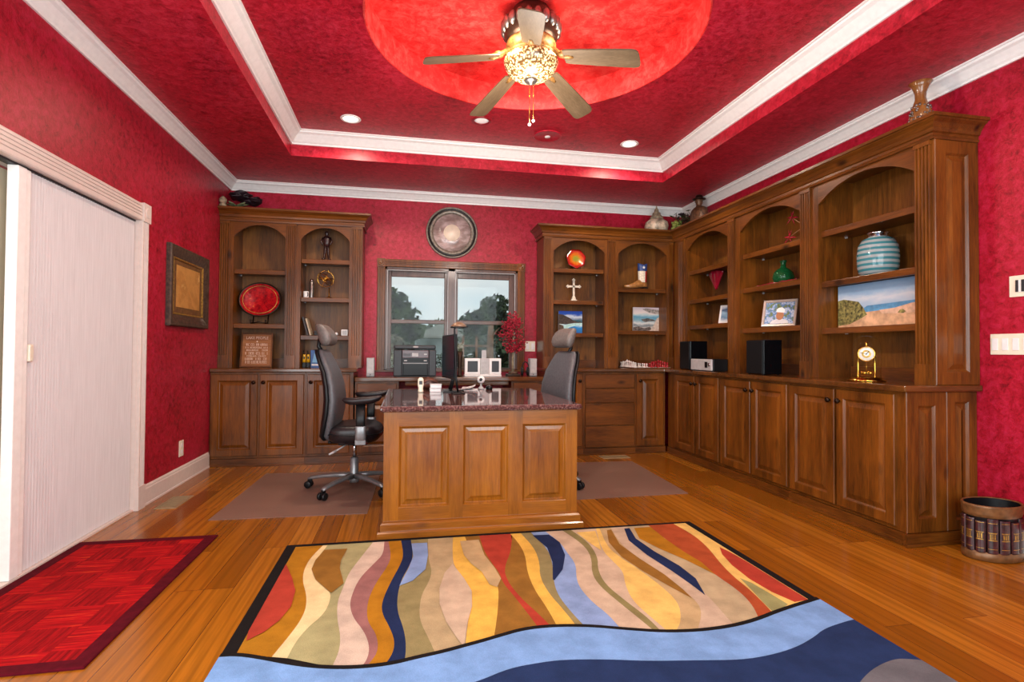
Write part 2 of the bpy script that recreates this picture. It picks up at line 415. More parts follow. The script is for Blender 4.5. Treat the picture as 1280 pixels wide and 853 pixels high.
def tag(o, label, cat, group=None):
    o['label'] = label; o['category'] = cat
    if group: o['group'] = group
    return o
def thing(name, label, cat, loc=(0, 0, 0), rz=0, group=None):
    o = bpy.data.objects.new(name, None); COL.objects.link(o); o.location = loc; o.rotation_euler = (0, 0, rz)
    o.empty_display_size = 0.05
    return tag(o, label, cat, group)
def struct(o):
    o['kind'] = 'structure'; return o
class at0:
    """build a thing's parts round the origin, then move it"""
    pass
def dup(root, loc, rz=None, label=None):
    r = root.copy(); COL.objects.link(r); r.location = loc
    if rz is not None: r.rotation_euler = (0, 0, rz)
    if label: r['label'] = label
    for ch in list(root.children):
        c = ch.copy(); COL.objects.link(c); c.parent = r
        for g in list(ch.children):
            d = g.copy(); COL.objects.link(d); d.parent = c
    return r
FB = lambda u, d, z: (u, YW - d, z)          # back wall frame: u = x, d = distance out from the wall
FRR = lambda u, d, z: (XR - d, u, z)         # right wall frame: u = y

def panel(mb, F, u0, u1, z0, z1, d0, d1, fr=0.058, mi=0, flat=False):
    """slab from d0 to d1 whose face is a frame round a raised field"""
    prof = [(0, d0), (0, d1 - 0.004), (0.004, d1)]
    if flat: prof += [(0.02, d1)]
    else: prof += [(fr, d1), (fr + 0.005, d1 - 0.004), (fr + 0.012, d1 - 0.012), (fr + 0.018, d1 - 0.013), (fr + 0.048, d1 - 0.002), (fr + 0.052, d1 - 0.002)]
    vs = []; fs = []
    for i, d in prof:
        for (u, z) in ((u0 + i, z0 + i), (u1 - i, z0 + i), (u1 - i, z1 - i), (u0 + i, z1 - i)): vs.append(F(u, d, z))
    for k in range(len(prof) - 1):
        for j in range(4):
            q = (j + 1) % 4; fs.append((4 * k + j, 4 * k + q, 4 * k + 4 + q, 4 * k + 4 + j))
    n = len(prof) - 1; fs.append((4 * n, 4 * n + 1, 4 * n + 2, 4 * n + 3)); fs.append((3, 2, 1, 0))
    mb.add(vs, fs, mi); return mb

# ================================================================== ROOM
mb = MB(); mb.box(XL - 0.3, XR + 0.3, YN - 0.2, YW + 0.2, -0.12, 0)
struct(mb.build('floor', M['floor']))
WZ = ZC + 0.02
DY0, DY1, DZ = 0.6, 4.075, 1.975       # patio door opening in the left wall
mb = MB()
mb.box(XL - 0.16, XL, DY1, YW + 0.16, 0, WZ); mb.box(XL - 0.16, XL, YN - 0.16, DY0, 0, WZ); mb.box(XL - 0.16, XL, DY0, DY1, DZ, WZ)
struct(mb.build('wall_left', M['wall']))
WX0, WX1, WZ0, WZ1 = -0.222, 1.245, 0.875, 2.005   # window opening
mb = MB()
mb.box(XL, WX0, YW, YW + 0.16, 0, WZ); mb.box(WX1, XR + 0.16, YW, YW + 0.16, 0, WZ)
mb.box(WX0, WX1, YW, YW + 0.16, 0, WZ0); mb.box(WX0, WX1, YW, YW + 0.16, WZ1, WZ)
struct(mb.build('wall_back', M['wall']))
mb = MB(); mb.box(XR, XR + 0.16, YN - 0.16, YW, 0, WZ)
struct(mb.build('wall_right', M['wall']))
# unseen wall behind the camera; its wide opening is added to let daylight in
mb = MB(); mb.box(XL, -1.2, YN - 0.16, YN, 0, WZ); mb.box(2.4, XR, YN - 0.16, YN, 0, WZ)
mb.box(-1.2, 2.4, YN - 0.16, YN, 0, 0.3); mb.box(-1.2, 2.4, YN - 0.16, YN, 2.5, WZ)
struct(mb.build('wall_rear', M['wall']))

# soffit round the tray, the tray's sides, its flat top with the round recess, the dome
mb = MB()
mb.box(XL - 0.16, TX0, YN - 0.16, YW + 0.16, ZC, ZC + 0.05); mb.box(TX1, XR + 0.16, YN - 0.16, YW + 0.16, ZC, ZC + 0.05)
mb.box(TX0, TX1, TY1, YW + 0.16, ZC, ZC + 0.05); mb.box(TX0, TX1, YN - 0.16, TY0, ZC, ZC + 0.05)
t = 0.03
mb.box(TX0 - t, TX0, TY0 - t, TY1 + t, ZC + 0.05, ZT + 0.05); mb.box(TX1, TX1 + t, TY0 - t, TY1 + t, ZC + 0.05, ZT + 0.05)
mb.box(TX0, TX1, TY1, TY1 + t, ZC + 0.05, ZT + 0.05); mb.box(TX0, TX1, TY0 - t, TY0, ZC + 0.05, ZT + 0.05)
ceil = struct(mb.build('ceiling', M['ceil']))
# flat with circular hole
N = 128; vs = []; fs = []
def on_rect(a):
    c, s_ = math.cos(a), math.sin(a)
    k = min((TX1 - FX) / c if c > 1e-9 else 1e9, (TX0 - FX) / c if c < -1e-9 else 1e9, (TY1 - FY) / s_ if s_ > 1e-9 else 1e9, (TY0 - FY) / s_ if s_ < -1e-9 else 1e9)
    return (FX + c * k, FY + s_ * k)
angs = sorted([2 * PI * i / N for i in range(N)] + [math.atan2(y - FY, x - FX) % (2 * PI) for x in (TX0, TX1) for y in (TY0, TY1)])
n = len(angs)
for a in angs:
    q = on_rect(a); c, s_ = math.cos(a), math.sin(a)
    vs += [(q[0], q[1], ZT), (FX + FR * c, FY + FR * s_, ZT)]
for i in range(n): j = (i + 1) % n; fs.append((2 * i, 2 * j, 2 * j + 1, 2 * i + 1))
mb = MB().add(vs, fs)
struct(mb.build('ceiling', M['ceil'], fix=False))
mb = MB()
prof = [(FR + 0.004, ZT - 0.0005), (FR - 0.004, ZT - 0.004), (FR - 0.010, ZT + 0.002), (FR - 0.010, ZD - 0.02)]
mb.lathe(prof[:4], (FX, FY, 0), 128, cap=False)
struct(mb.build('ceiling', M['dome'], fix=False))
mb = MB(); mb.lathe([(FR - 0.010, ZD - 0.02), (1e-6, ZD - 0.02)], (FX, FY, 0), 128, cap=False)
struct(mb.build('ceiling', M['dome'], fix=False))

# crown mouldings (room and tray), baseboards
CP = [(0, 2.735), (0.012, 2.735), (0.014, 2.748), (0.024, 2.757), (0.036, 2.775), (0.055, 2.797), (0.072, 2.806), (0.076, 2.818), (0.085, 2.820), (0.085, 2.83), (0, 2.83)]
mb = MB().sweep([(XL, YN), (XR, YN), (XR, YW), (XL, YW)], CP, True)
struct(mb.build('trim_1', M['trim']))
TP = [(0, 2.930), (0.012, 2.930), (0.014, 2.944), (0.026, 2.953), (0.042, 2.975), (0.066, 3.006), (0.088, 3.018), (0.092, 3.028), (0.104, 3.030), (0.104, 3.04), (0, 3.04)]
mb = MB().sweep([(TX0, TY0), (TX1, TY0), (TX1, TY1), (TX0, TY1)], TP, True)
struct(mb.build('trim_2', M['trim']))
BP = [(0, 0), (0.018, 0), (0.018, 0.012), (0.014, 0.016), (0.014, 0.112), (0.010, 0.122), (0.010, 0.130), (0.004, 0.142), (0, 0.142)]
mb = MB().sweep([(XL, YW - 0.54), (XL, DY1 + 0.098)], BP)
struct(mb.build('baseboard_left', M['trimpink']))
mb = MB().sweep([(XR, YN), (XR, 2.56)], BP)
struct(mb.build('baseboard_right', M['trim']))

# ---------------------------------------------------------------- patio door on the left
door = struct(bpy.data.objects.new('door_1', None)); COL.objects.link(door); door.location = (XL, (DY0 + DY1) / 2, 0)
FL = lambda u, d, z: (XL + d, u, z)
cw = 0.09
def casing_profile(w):   # fluted face profile (p across, d out)
    pr = [(0, 0), (0, 0.018), (0.006, 0.022), (0.014, 0.022)]
    k = 4; a = 0.016; b = w - 0.016; st = (b - a) / k
    for i in range(k):
        x = a + i * st
        pr += [(x + 0.002, 0.022), (x + 0.004, 0.016), (x + st - 0.004, 0.016), (x + st - 0.002, 0.022)]
    pr += [(w - 0.014, 0.022), (w - 0.006, 0.022), (w, 0.018), (w, 0)]
    return pr
mb = MB(); mb.prism(casing_profile(cw), 0.0, DZ - 0.005, lambda p, q, t_: FL(DY1 + p, q, t_)); mb.box(DY1 - 0.002, DY1 + cw + 0.004, 0, 0.026, 0, 0.16, FL)
mb.build('casing', M['trimpink'], door)
mb = MB(); mb.prism(casing_profile(0.115), DY0, DY1 - 0.004, lambda p, q, t_: FL(t_, q, DZ - 0.005 + p)); mb.build('head_casing', M['trimpink'], door)
mb = MB(); mb.box(DY1 - 0.004, DY1 + cw + 0.008, 0, 0.03, DZ - 0.008, DZ + 0.118, FL)
mb.add([FL(DY1 + 0.047 + 0.03 * math.cos(a), 0.036, DZ + 0.055 + 0.03 * math.sin(a)) for a in [2 * PI * i / 20 for i in range(20)]] + [FL(DY1 + 0.047 + 0.036 * math.cos(a), 0.030, DZ + 0.055 + 0.036 * math.sin(a)) for a in [2 * PI * i / 20 for i in range(20)]],
       [tuple(range(20))] + [(i, (i + 1) % 20, 20 + (i + 1) % 20, 20 + i) for i in range(20)])
mb.build('corner_block', M['trimpink'], door)
mb = MB(); mb.box(DY1 - 0.004, DY1 + 0.0, -0.12, 0, 0, DZ, FL); mb.box(DY0, DY1, -0.12, 0, DZ - 0.004, DZ, FL); mb.box(DY0, DY1, -0.12, -0.005, 0.0, 0.012, FL); mb.build('jamb', M['trimpink'], door)
mb = MB(); mb.box(DY0, DY1, -0.13, -0.11, 0.012, DZ - 0.02, FL); mb.box(DY0, 2.9, -0.11, -0.098, 0.012, 0.16, FL); mb.box(DY0, 2.9, -0.11, -0.102, 0.16, 0.178, FL)
mb.build('door_panel', M['cream'], door)
# shade
sh = thing('sliding_shade', 'tall white vertical cellular shade drawn across the patio door at left', 'shade', (XL - 0.03, 3.5, 0.012))
pl = []; k = 46; y0, y1 = 3.019, 4.068
ring = []
for i in range(k * 2 + 1):
    ring.append((y0 + (y1 - y0) * i / (k * 2), -0.030 + (0.007 if i % 2 else 0.0)))
poly = ring + [(y1, -0.055), (y0, -0.055)]
mb = MB(); mb.prism(poly, 0.014, DZ - 0.016, lambda p, q, t_: FL(p, q, t_)); mb.build('shade_fabric', M['shade'], sh)
mb = MB(); mb.box(2.918, 2.980, -0.055, -0.008, 0.013, DZ - 0.016, FL); mb.box(2.980, 3.018, -0.052, -0.014, 0.013, DZ - 0.016, FL); mb.build('end_rail', M['trim'], sh, bevel=0.004)
mb = MB(); mb.box(DY0 + 0.02, DY1 - 0.01, -0.06, -0.02, DZ - 0.015, DZ - 0.005, FL); mb.build('head_track', M['charcoal'], sh)
mb = MB(); mb.box(3.022, 3.052, -0.024, -0.006, 1.03, 1.115, FL)
mb.build('pull_handle', M['plate'], sh, bevel=0.006)['label'] = 'small ivory pull handle'

# ---------------------------------------------------------------- window
win = struct(bpy.data.objects.new('window_1', None)); COL.objects.link(win); win.location = ((WX0 + WX1) / 2, YW, WZ0)
fl = 0.083
mb = MB()
for x0 in (WX0 - fl, WX1): mb.prism(casing_profile(fl), WZ0 + 0.005, WZ1 - 0.003, lambda p, q, t_, x0=x0: FB(x0 + p, q, t_))
mb.prism(casing_profile(fl), WX0, WX1, lambda p, q, t_: FB(t_, q, WZ1 + p))
mb.build('casing', M['wood'], win)
for x0 in (WX0 - fl - 0.002, WX1 - 0.001):
    mb = MB(); mb.box(x0, x0 + fl + 0.003, YW - 0.03, YW, WZ1 - 0.003, WZ1 + fl + 0.004); mb.lathe([(1e-6, 0.004), (0.012, 0.006), (0.016, 0.002), (0.022, 0.002), (0.03, 0.008), (0.033, 0)], (x0 + fl / 2, YW - 0.03, WZ1 + fl / 2), 20, axis='y')
    mb.build('corner_block', M['wood'], win)
mb = MB(); mb.box(WX0 - fl - 0.06, WX1 + fl + 0.03, YW - 0.035, YW + 0.03, WZ0 - 0.012, WZ0 + 0.006); mb.build('sill', M['woodx'], win, bevel=0.004)
M['sash'] = wood('window_sash_wood', '35221c', '5a3f36', '76574a', rough=0.35, coat=0.2)
mb = MB(); jd0, jd1 = YW - 0.002, YW + 0.12
mb.box(WX0, WX0 + 0.02, jd0, jd1, WZ0, WZ1); mb.box(WX1 - 0.02, WX1, jd0, jd1, WZ0, WZ1); mb.box(WX0, WX1, jd0, jd1, WZ1 - 0.025, WZ1); mb.box(WX0, WX1, jd0, jd1, WZ0, WZ0 + 0.015)
mb.box(0.462, 0.536, jd0, jd1, WZ0, WZ1)
mb.build('window_frame', M['sash'], win)
for (a, b, ga, gb) in ((WX0 + 0.02, 0.462, -0.155, 0.421), (0.536, WX1 - 0.02, 0.572, 1.143 + 0.015)):
    for (z0, z1, gz0, gz1, yy) in ((1.40, WZ1 - 0.025, 1.436, 1.908, YW + 0.055), (WZ0 + 0.015, 1.43, 0.905, 1.392, YW + 0.025)):
        mb = MB(); y0, y1 = yy, yy + 0.03
        mb.box(a, ga, y0, y1, z0, z1); mb.box(gb, b, y0, y1, z0, z1); mb.box(ga, gb, y0, y1, z0, gz0); mb.box(ga, gb, y0, y1, gz1, z1)
        s_ = mb.build('sash', M['sash'], win, bevel=0.004)
        mb = MB(); mb.box(ga - 0.004, gb + 0.004, yy + 0.014, yy + 0.017, gz0 - 0.004, gz1 + 0.004); mb.build('pane', M['pane'], s_)
mb = MB()
for x in (WX0 + 0.024, 0.457, 0.5405, WX1 - 0.028): mb.box(x - 0.004, x + 0.004, YW + 0.004, YW + 0.012, WZ0 + 0.02, WZ1 - 0.03)
for a, b in ((WX0 + 0.024, 0.457), (0.5405, WX1 - 0.028)): mb.box(a, b, YW + 0.004, YW + 0.012, WZ1 - 0.036, WZ1 - 0.029)
mb.build('shade_guide', M['lightgrey'], win)

# ================================================================== BUILT-IN CABINETRY
def fluted(mb, F, u0, u1, d0, d1, z0, z1, n=4):
    w = u1 - u0; g = min(0.012, w / (n * 2.2)); mrg = (w - n * g * 2 + g) / 2; pr = [(u0, d0), (u0, d1)]
    for i in range(n):
        x = u0 + mrg + i * 2 * g; pr += [(x, d1), (x + g * 0.25, d1 - 0.009), (x + g * 0.75, d1 - 0.009), (x + g, d1)]
    pr += [(u1, d1), (u1, d0)]
    mb.prism(pr, z0, z1, lambda p, q, t_: F(p, q, t_))

def hutch(name, label, F, base, u0, u1, bays, pil, shelves, cornice_path, D=0.31, b0=None, b1=None):
    root = thing(name, label, 'bookcase', base, group='bookcases standing on the worktops')
    zb, zt = ZW, 2.385; rev = F is FRR
    rail = M['woody'] if rev else M['woodx']
    mb = MB(); mb.box(u0 + 0.002, u1 - 0.002, 0.002, 0.012, zb, zt, F); mb.build('back_panel', M['woodback'], root)
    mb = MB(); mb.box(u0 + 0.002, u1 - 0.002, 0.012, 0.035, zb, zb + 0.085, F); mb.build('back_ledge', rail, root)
    bset = sorted([tuple(sorted(b)) for b in bays])
    # uprights: ends and one between each two bays
    cuts = [u0] + [x for b in bset for x in b] + [u1]
    for i in range(0, len(cuts), 2):
        a, b = cuts[i], cuts[i + 1]
        if b - a < 0.004: continue
        mb = MB()
        c = (a + b) / 2 if 0 < i < len(cuts) - 2 else None
        if i == 0: mb.box(a, a + 0.02, 0.012, D - 0.02, zb, zt, F); mb.box(b - 0.018, b, 0.012, D - 0.02, zb, zt, F)
        elif c is None: mb.box(b - 0.02, b, 0.012, D - 0.02, zb, zt, F); mb.box(a, a + 0.018, 0.012, D - 0.02, zb, zt, F)
        else: mb.box(a, a + 0.018, 0.012, D - 0.02, zb, zt, F); mb.box(b - 0.018, b, 0.012, D - 0.02, zb, zt, F)
        mb.build('side_panel', M['wood'], root)
        mb = MB(); mb.box(a, b, D - 0.02, D, zb, zt, F); mb.build('stile', M['wood'], root)
    for (a, b) in pil:
        a, b = min(a, b), max(a, b)
        mb = MB(); fluted(mb, F, a, b, D, D + 0.014, zb + 0.12, 2.325); mb.box(a - 0.003, b + 0.003, D, D + 0.018, zb, zb + 0.12, F); mb.box(a - 0.003, b + 0.003, D, D + 0.018, 2.325, 2.350, F)
        mb.build('pilaster', M['wood'], root)
    for k, (a, b) in enumerate(bset):
        # arched head rail
        n = 24; hw = (b - a) / 2; rise = 0.125; R_ = (hw * hw + rise * rise) / (2 * rise); zc = 2.327 - R_
        vs = []; fs = []
        for i in range(n + 1):
            x = a + (b - a) * i / n; z = zc + math.sqrt(max(0, R_ * R_ - (x - a - hw) ** 2))
            for d in (D - 0.022, D): vs += [F(x, d, z), F(x, d, zt)]
        for i in range(n):
            o = i * 4; p = o + 4
            fs += [(o + 2, p + 2, p + 3, o + 3), (o, o + 1, p + 1, p), (o, p, p + 2, o + 2), (o + 1, o + 3, p + 3, p + 1)]
        fs += [(0, 2, 3, 1), (n * 4, n * 4 + 1, n * 4 + 3, n * 4 + 2)]
        mb = MB().add(vs, fs); mb.build('arched_rail', rail, root)
        for z in shelves[k]:
            mb = MB(); mb.box(a + 0.0005, b - 0.0005, 0.013, D - 0.045, z - 0.03, z, F); mb.box(a + 0.0005, b - 0.0005, D - 0.045, D - 0.027, z - 0.044, z, F)
            s_ = mb.build('shelf', rail, root, bevel=0.003)
            for uu in (a + 0.008, b - 0.008): mb = MB(); mb.box(uu - 0.007, uu + 0.007, 0.07, 0.084, z - 0.042, z - 0.03, F); mb.build('shelf_peg', M['lightgrey'], s_)
    mb = MB(); mb.box(u0, u1, 0.002, D, zt, zt + 0.02, F); mb.box(u0 + 0.01, u1 - 0.01, 0.002, D - 0.01, zt + 0.02, 2.476, F); mb.build('top_panel', rail, root)
    CO = [(0, 2.352), (0.016, 2.352), (0.020, 2.366), (0.014, 2.372), (0.014, 2.388), (0.024, 2.394), (0.030, 2.412), (0.046, 2.438), (0.066, 2.452), (0.070, 2.458), (0.080, 2.460), (0.080, 2.478), (0, 2.478)]
    mb = MB().sweep(cornice_path, CO, b0=b0, b1=b1); mb.build('cornice', rail, root)
    return root

FRONT = YW - 0.31; RFRONT = XR - 0.313
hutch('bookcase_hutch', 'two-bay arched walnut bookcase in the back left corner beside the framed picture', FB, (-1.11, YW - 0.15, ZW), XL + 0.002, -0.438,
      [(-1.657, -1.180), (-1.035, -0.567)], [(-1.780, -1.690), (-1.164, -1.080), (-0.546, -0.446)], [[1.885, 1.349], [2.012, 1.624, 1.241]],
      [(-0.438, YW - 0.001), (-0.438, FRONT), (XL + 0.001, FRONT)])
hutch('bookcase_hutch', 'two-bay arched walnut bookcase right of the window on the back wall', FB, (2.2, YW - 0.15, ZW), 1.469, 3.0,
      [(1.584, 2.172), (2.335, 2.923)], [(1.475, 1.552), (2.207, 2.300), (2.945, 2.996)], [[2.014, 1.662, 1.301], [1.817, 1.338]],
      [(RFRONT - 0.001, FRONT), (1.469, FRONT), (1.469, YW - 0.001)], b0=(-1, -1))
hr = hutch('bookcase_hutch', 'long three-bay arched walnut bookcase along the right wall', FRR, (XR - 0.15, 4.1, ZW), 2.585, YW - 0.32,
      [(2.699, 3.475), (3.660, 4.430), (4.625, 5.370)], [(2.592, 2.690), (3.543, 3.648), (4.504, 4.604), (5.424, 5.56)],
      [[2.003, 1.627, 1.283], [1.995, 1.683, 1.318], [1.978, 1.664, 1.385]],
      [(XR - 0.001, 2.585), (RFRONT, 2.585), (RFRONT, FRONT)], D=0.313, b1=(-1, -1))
# raised end panel of the right bookcase
FE = lambda u, d, z: (u, 2.585 - d, z)
mb = MB(); panel(mb, FE, RFRONT, XR - 0.002, ZW, 2.352, 0.0, 0.014, fr=0.075); mb.build('end_panel', M['wood'], hr)

# worktops
def Lprism(poly, z0, z1): 
    mb = MB(); mb.prism(poly, z0, z1, lambda p, q, t_: (p, q, t_)); return mb
o = Lprism([(XL + 0.002, YW - 0.555), (-0.462, YW - 0.555), (-0.462, YW - 0.002), (XL + 0.002, YW - 0.002)], 0.880, ZW).build('worktop', M['woodtop'], base=(-1.12, YW - 0.28, 0.88), bevel=0.008)
tag(o, 'dark wood worktop under the back left bookcase', 'worktop')
o = Lprism([(1.44, YW - 0.555), (2.775, YW - 0.555), (2.775, 2.555), (XR - 0.002, 2.555), (XR - 0.002, YW - 0.002), (1.44, YW - 0.002)], 0.880, ZW).build('worktop', M['woodtop'], base=(2.6, YW - 0.5, 0.88), bevel=0.008)
tag(o, 'L-shaped dark wood worktop running along the back and right walls', 'worktop')
o = Lprism([(-0.481, YW - 0.56), (1.459, YW - 0.56), (1.459, YW - 0.002), (-0.481, YW - 0.002)], 0.788, 0.83)
o.box(-0.0, 1.05, YW - 0.53, YW - 0.51, 0.745, 0.788)
o = o.build('worktop', M['woodtop'], base=(0.5, YW - 0.28, 0.788), bevel=0.006)
tag(o, 'lower dark wood worktop below the window carrying the printer', 'worktop')

def knob(F, u, d, z, parent):
    c = Vector(F(u, d, z)); dr = (Vector(F(u, d + 1, z)) - c).normalized()
    mb = MB(); mb.lathe([(0.006, 0), (0.005, 0.011), (0.015, 0.015), (0.0185, 0.022), (0.014, 0.030), (1e-6, 0.033)], (0, 0, 0), 14)
    mb.xform(Matrix.Translation(c) @ Vector((0, 0, 1)).rotation_difference(dr).to_matrix().to_4x4())
    return mb.build('knob', M['knob'], parent)

def base_unit(name, label, F, u0, u1, fronts, zt=0.880, df=0.515, toe=True, group='base cabinets'):
    """fronts: list of ('door'|'drawer', u0, u1, z0, z1, knob u or None)"""
    c = F((u0 + u1) / 2, df / 2, 0); root = thing(name, label, 'cabinet', c, group=group)
    a, b = u0 + 0.001, u1 - 0.001
    mb = MB(); mb.box(a, b, 0.003, df - 0.02, 0.002, zt - 0.001, F); mb.build('body', M['wood'], root)
    mb = MB(); mb.box(a, b, df - 0.02, df, 0.070, zt - 0.001, F); mb.build('face_frame', M['wood'], root)
    mb = MB(); mb.box(a, b, df - 0.019, df + 0.014, 0.002, 0.068, F); mb.box(a, b, df + 0.014, df + 0.026, 0.002, 0.018, F); mb.build('plinth', M['woody'] if F is FRR else M['woodx'], root)
    for k, x0, x1, z0, z1, ku in fronts:
        mb = MB()
        if k == 'door': panel(mb, F, x0, x1, z0, z1, df, df + 0.02)
        else: panel(mb, F, x0, x1, z0, z1, df, df + 0.02, flat=True)
        d = mb.build(k, M['wood'] if k == 'door' else (M['woody'] if F is FRR else M['woodx']), root)
        if ku is not None: knob(F, ku, df + 0.02, z1 - 0.075 if k == 'door' else (z0 + z1) / 2, d)
    return root
dz0, dz1 = 0.094, 0.860
base_unit('base_cabinet', 'walnut two-door base cabinet in the back left corner', FB, XL + 0.002, -0.936,
          [('door', -1.771, -1.366, dz0, dz1, -1.398), ('door', -1.344, -0.952, dz0, dz1, -1.312)])
base_unit('base_cabinet', 'narrow single-door walnut base cabinet behind the left office chair', FB, -0.936, -0.494,
          [('door', -0.918, -0.530, dz0, dz1, -0.886)])
base_unit('base_cabinet', 'walnut single-door base cabinet behind the right office chair', FB, 1.462, 1.858,
          [('door', 1.480, 1.842, dz0, dz1, 1.812)])
base_unit('drawer_cabinet', 'walnut base cabinet with a stack of four drawers', FB, 1.858, 2.448,
          [('drawer', 1.881, 2.436, 0.708, 0.855, None), ('drawer', 1.881, 2.436, 0.552, 0.696, None), ('drawer', 1.881, 2.436, 0.312, 0.540, None), ('drawer', 1.881, 2.436, 0.080, 0.300, None)])
base_unit('base_cabinet', 'slim single-door walnut base cabinet in the back right corner', FB, 2.448, 2.80,
          [('door', 2.462, 2.772, dz0 - 0.01, dz1, 2.495)])
base_unit('base_cabinet', 'walnut two-door base cabinet on the right wall nearest the back corner', FRR, 4.450, 5.455,
          [('door', 4.885, 5.285, dz0, dz1, 4.912), ('door', 4.470, 4.865, dz0, dz1, 4.838)], df=0.492)
base_unit('base_cabinet', 'middle walnut two-door base cabinet on the right wall below the tall black speaker', FRR, 3.552, 4.450,
          [('door', 4.008, 4.433, dz0, dz1, 4.040), ('door', 3.568, 3.990, dz0, dz1, 3.958)], df=0.492)
ce = base_unit('base_cabinet', 'walnut two-door base cabinet at the near end of the right wall below the dome clock', FRR, 2.605, 3.552,
          [('door', 3.113, 3.536, dz0, dz1, 3.145), ('door', 2.662, 3.095, dz0, dz1, 3.063)], df=0.492)
FE = lambda u, d, z: (u, 2.605 - d, z)
mb = MB(); xm = (XR - 0.50 + XR) / 2
panel(mb, FE, XR - 0.500, xm + 0.03, 0.07, 0.879, 0.0, 0.014, fr=0.08); panel(mb, FE, xm + 0.03, XR - 0.002, 0.07, 0.879, 0.0, 0.014, fr=0.06)
mb.build('end_panel', M['wood'], ce)
mb = MB(); mb.box(XR - 0.515, XR - 0.002, 0, 0.028, 0.002, 0.068, FE); mb.box(XR - 0.527, XR - 0.002, 0.028, 0.040, 0.002, 0.018, FE); mb.build('end_plinth', M['woodx'], ce)
# knee-hole pedestals under the lower worktop
base_unit('desk_pedestal', 'low walnut pedestal with a drawer under the left end of the window worktop', FB, -0.480, -0.06,
          [('drawer', -0.462, -0.08, 0.640, 0.768, None), ('door', -0.462, -0.08, dz0, 0.625, None)], zt=0.787)
base_unit('desk_pedestal', 'low walnut pedestal under the right end of the window worktop', FB, 1.08, 1.458,
          [('drawer', 1.10, 1.44, 0.640, 0.768, None), ('door', 1.10, 1.44, dz0, 0.625, None)], zt=0.787)

# ================================================================== DESK
dk = thing('partners_desk', 'wooden partners desk with three raised panels and a polished granite top', 'desk', (0.47, 3.9, 0))
bx0, bx1, by0, by1 = -0.119, 1.062, 3.262, 4.62
FD = lambda u, d, z: (u, by0 - d, z)
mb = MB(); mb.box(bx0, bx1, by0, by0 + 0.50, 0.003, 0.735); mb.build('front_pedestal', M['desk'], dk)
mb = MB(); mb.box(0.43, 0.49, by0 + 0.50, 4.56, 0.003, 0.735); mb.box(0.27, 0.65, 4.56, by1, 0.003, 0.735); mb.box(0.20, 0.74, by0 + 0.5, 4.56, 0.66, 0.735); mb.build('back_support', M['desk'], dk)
# face: frame members between three recessed raised panels
P3 = [(-0.032, 0.264), (0.347, 0.625), (0.713, 0.992)]
PZ0, PZ1 = 0.172, 0.650
mb = MB(); us = [bx0] + [x for p in P3 for x in p] + [bx1]
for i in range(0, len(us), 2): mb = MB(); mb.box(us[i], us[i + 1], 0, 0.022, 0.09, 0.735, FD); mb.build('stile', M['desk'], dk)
mb = MB()
for a, b in P3:
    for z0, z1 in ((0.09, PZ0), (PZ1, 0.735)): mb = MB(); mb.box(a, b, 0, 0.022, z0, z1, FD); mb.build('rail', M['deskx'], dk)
for a, b in P3:
    mb = MB(); pr = [(0, 0.022), (0.004, 0.019), (0.012, 0.008), (0.016, 0.006), (0.036, 0.010), (0.050, 0.018), (0.053, 0.018)]
    vs = []; fs = []
    for i, d in pr:
        for (u, z) in ((a + i, PZ0 + i), (b - i, PZ0 + i), (b - i, PZ1 - i), (a + i, PZ1 - i)): vs.append(FD(u, d, z))
    for k in range(len(pr) - 1):
        for j in range(4): q = (j + 1) % 4; fs.append((4 * k + j, 4 * k + q, 4 * k + 4 + q, 4 * k + 4 + j))
    n = len(pr) - 1; fs.append((4 * n, 4 * n + 1, 4 * n + 2, 4 * n + 3)); mb.add(vs, fs)
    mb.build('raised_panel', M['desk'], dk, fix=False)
mb = MB(); dd = 0.022
pp = [(dd, 0.003), (dd + 0.045, 0.003), (dd + 0.045, 0.040), (dd + 0.038, 0.048), (dd + 0.028, 0.048), (dd + 0.028, 0.084), (dd + 0.020, 0.094), (dd + 0.006, 0.098), (dd - 0.02, 0.098), (dd - 0.02, 0.003)]
# sweep round three sides; desk on the right-hand side
mb.sweep([(bx1 - 0.036, by0 + 0.5), (bx1 - 0.036, by0), (bx0 + 0.036, by0), (bx0 + 0.036, by0 + 0.5)], [(d - 0.0, z) for d, z in pp])
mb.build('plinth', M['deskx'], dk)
mb = MB(); tx0, tx1, ty0, ty1 = -0.141, 1.084, 3.20, 4.66
mb.prism([(tx0, ty0), (tx1, ty0), (tx1, ty1), (tx0, ty1)], 0.737, 0.772, lambda p, q, t_: (p, q, t_)); mb.build('desk_top', M['granite'], dk, bevel=0.013)['label'] = 'polished brown granite top'

# ================================================================== CEILING FAN AND LIGHTS
fx, fy = 0.745, 3.22
fan = thing('ceiling_fan', 'five-blade ceiling fan with a beaded crystal light bowl in the round red recess', 'ceiling fan', (fx, fy, ZD))
mb = MB(); mb.lathe([(1e-6, ZD - 0.021), (0.085, ZD - 0.021), (0.11, ZD - 0.035), (0.12, 3.19), (0.150, 3.165), (0.168, 3.12), (0.172, 3.07), (0.160, 3.03), (0.150, 3.005), (0.1, 2.995), (1e-6, 2.995)], (fx, fy, 0), 40); 
mo = mb.build('motor_housing', M['bronze'], fan)
mb = MB()
for i in range(20):
    a = 2 * PI * i / 20
    mb.sphere((fx + 0.168 * math.cos(a), fy + 0.168 * math.sin(a), 3.095), 0.026, 8, 6, sz=(1, 1, 1.7))
mb.build('scroll_band', M['pewter'], mo)
mb = MB(); mb.lathe([(0.150, 3.006), (0.156, 2.985), (0.140, 2.965), (0.135, 2.945), (0.147, 2.935), (0.150, 2.925), (0.10, 2.915), (1e-6, 2.915)], (fx, fy, 0), 40); mb.build('light_fitter', M['goldbronze'], fan)
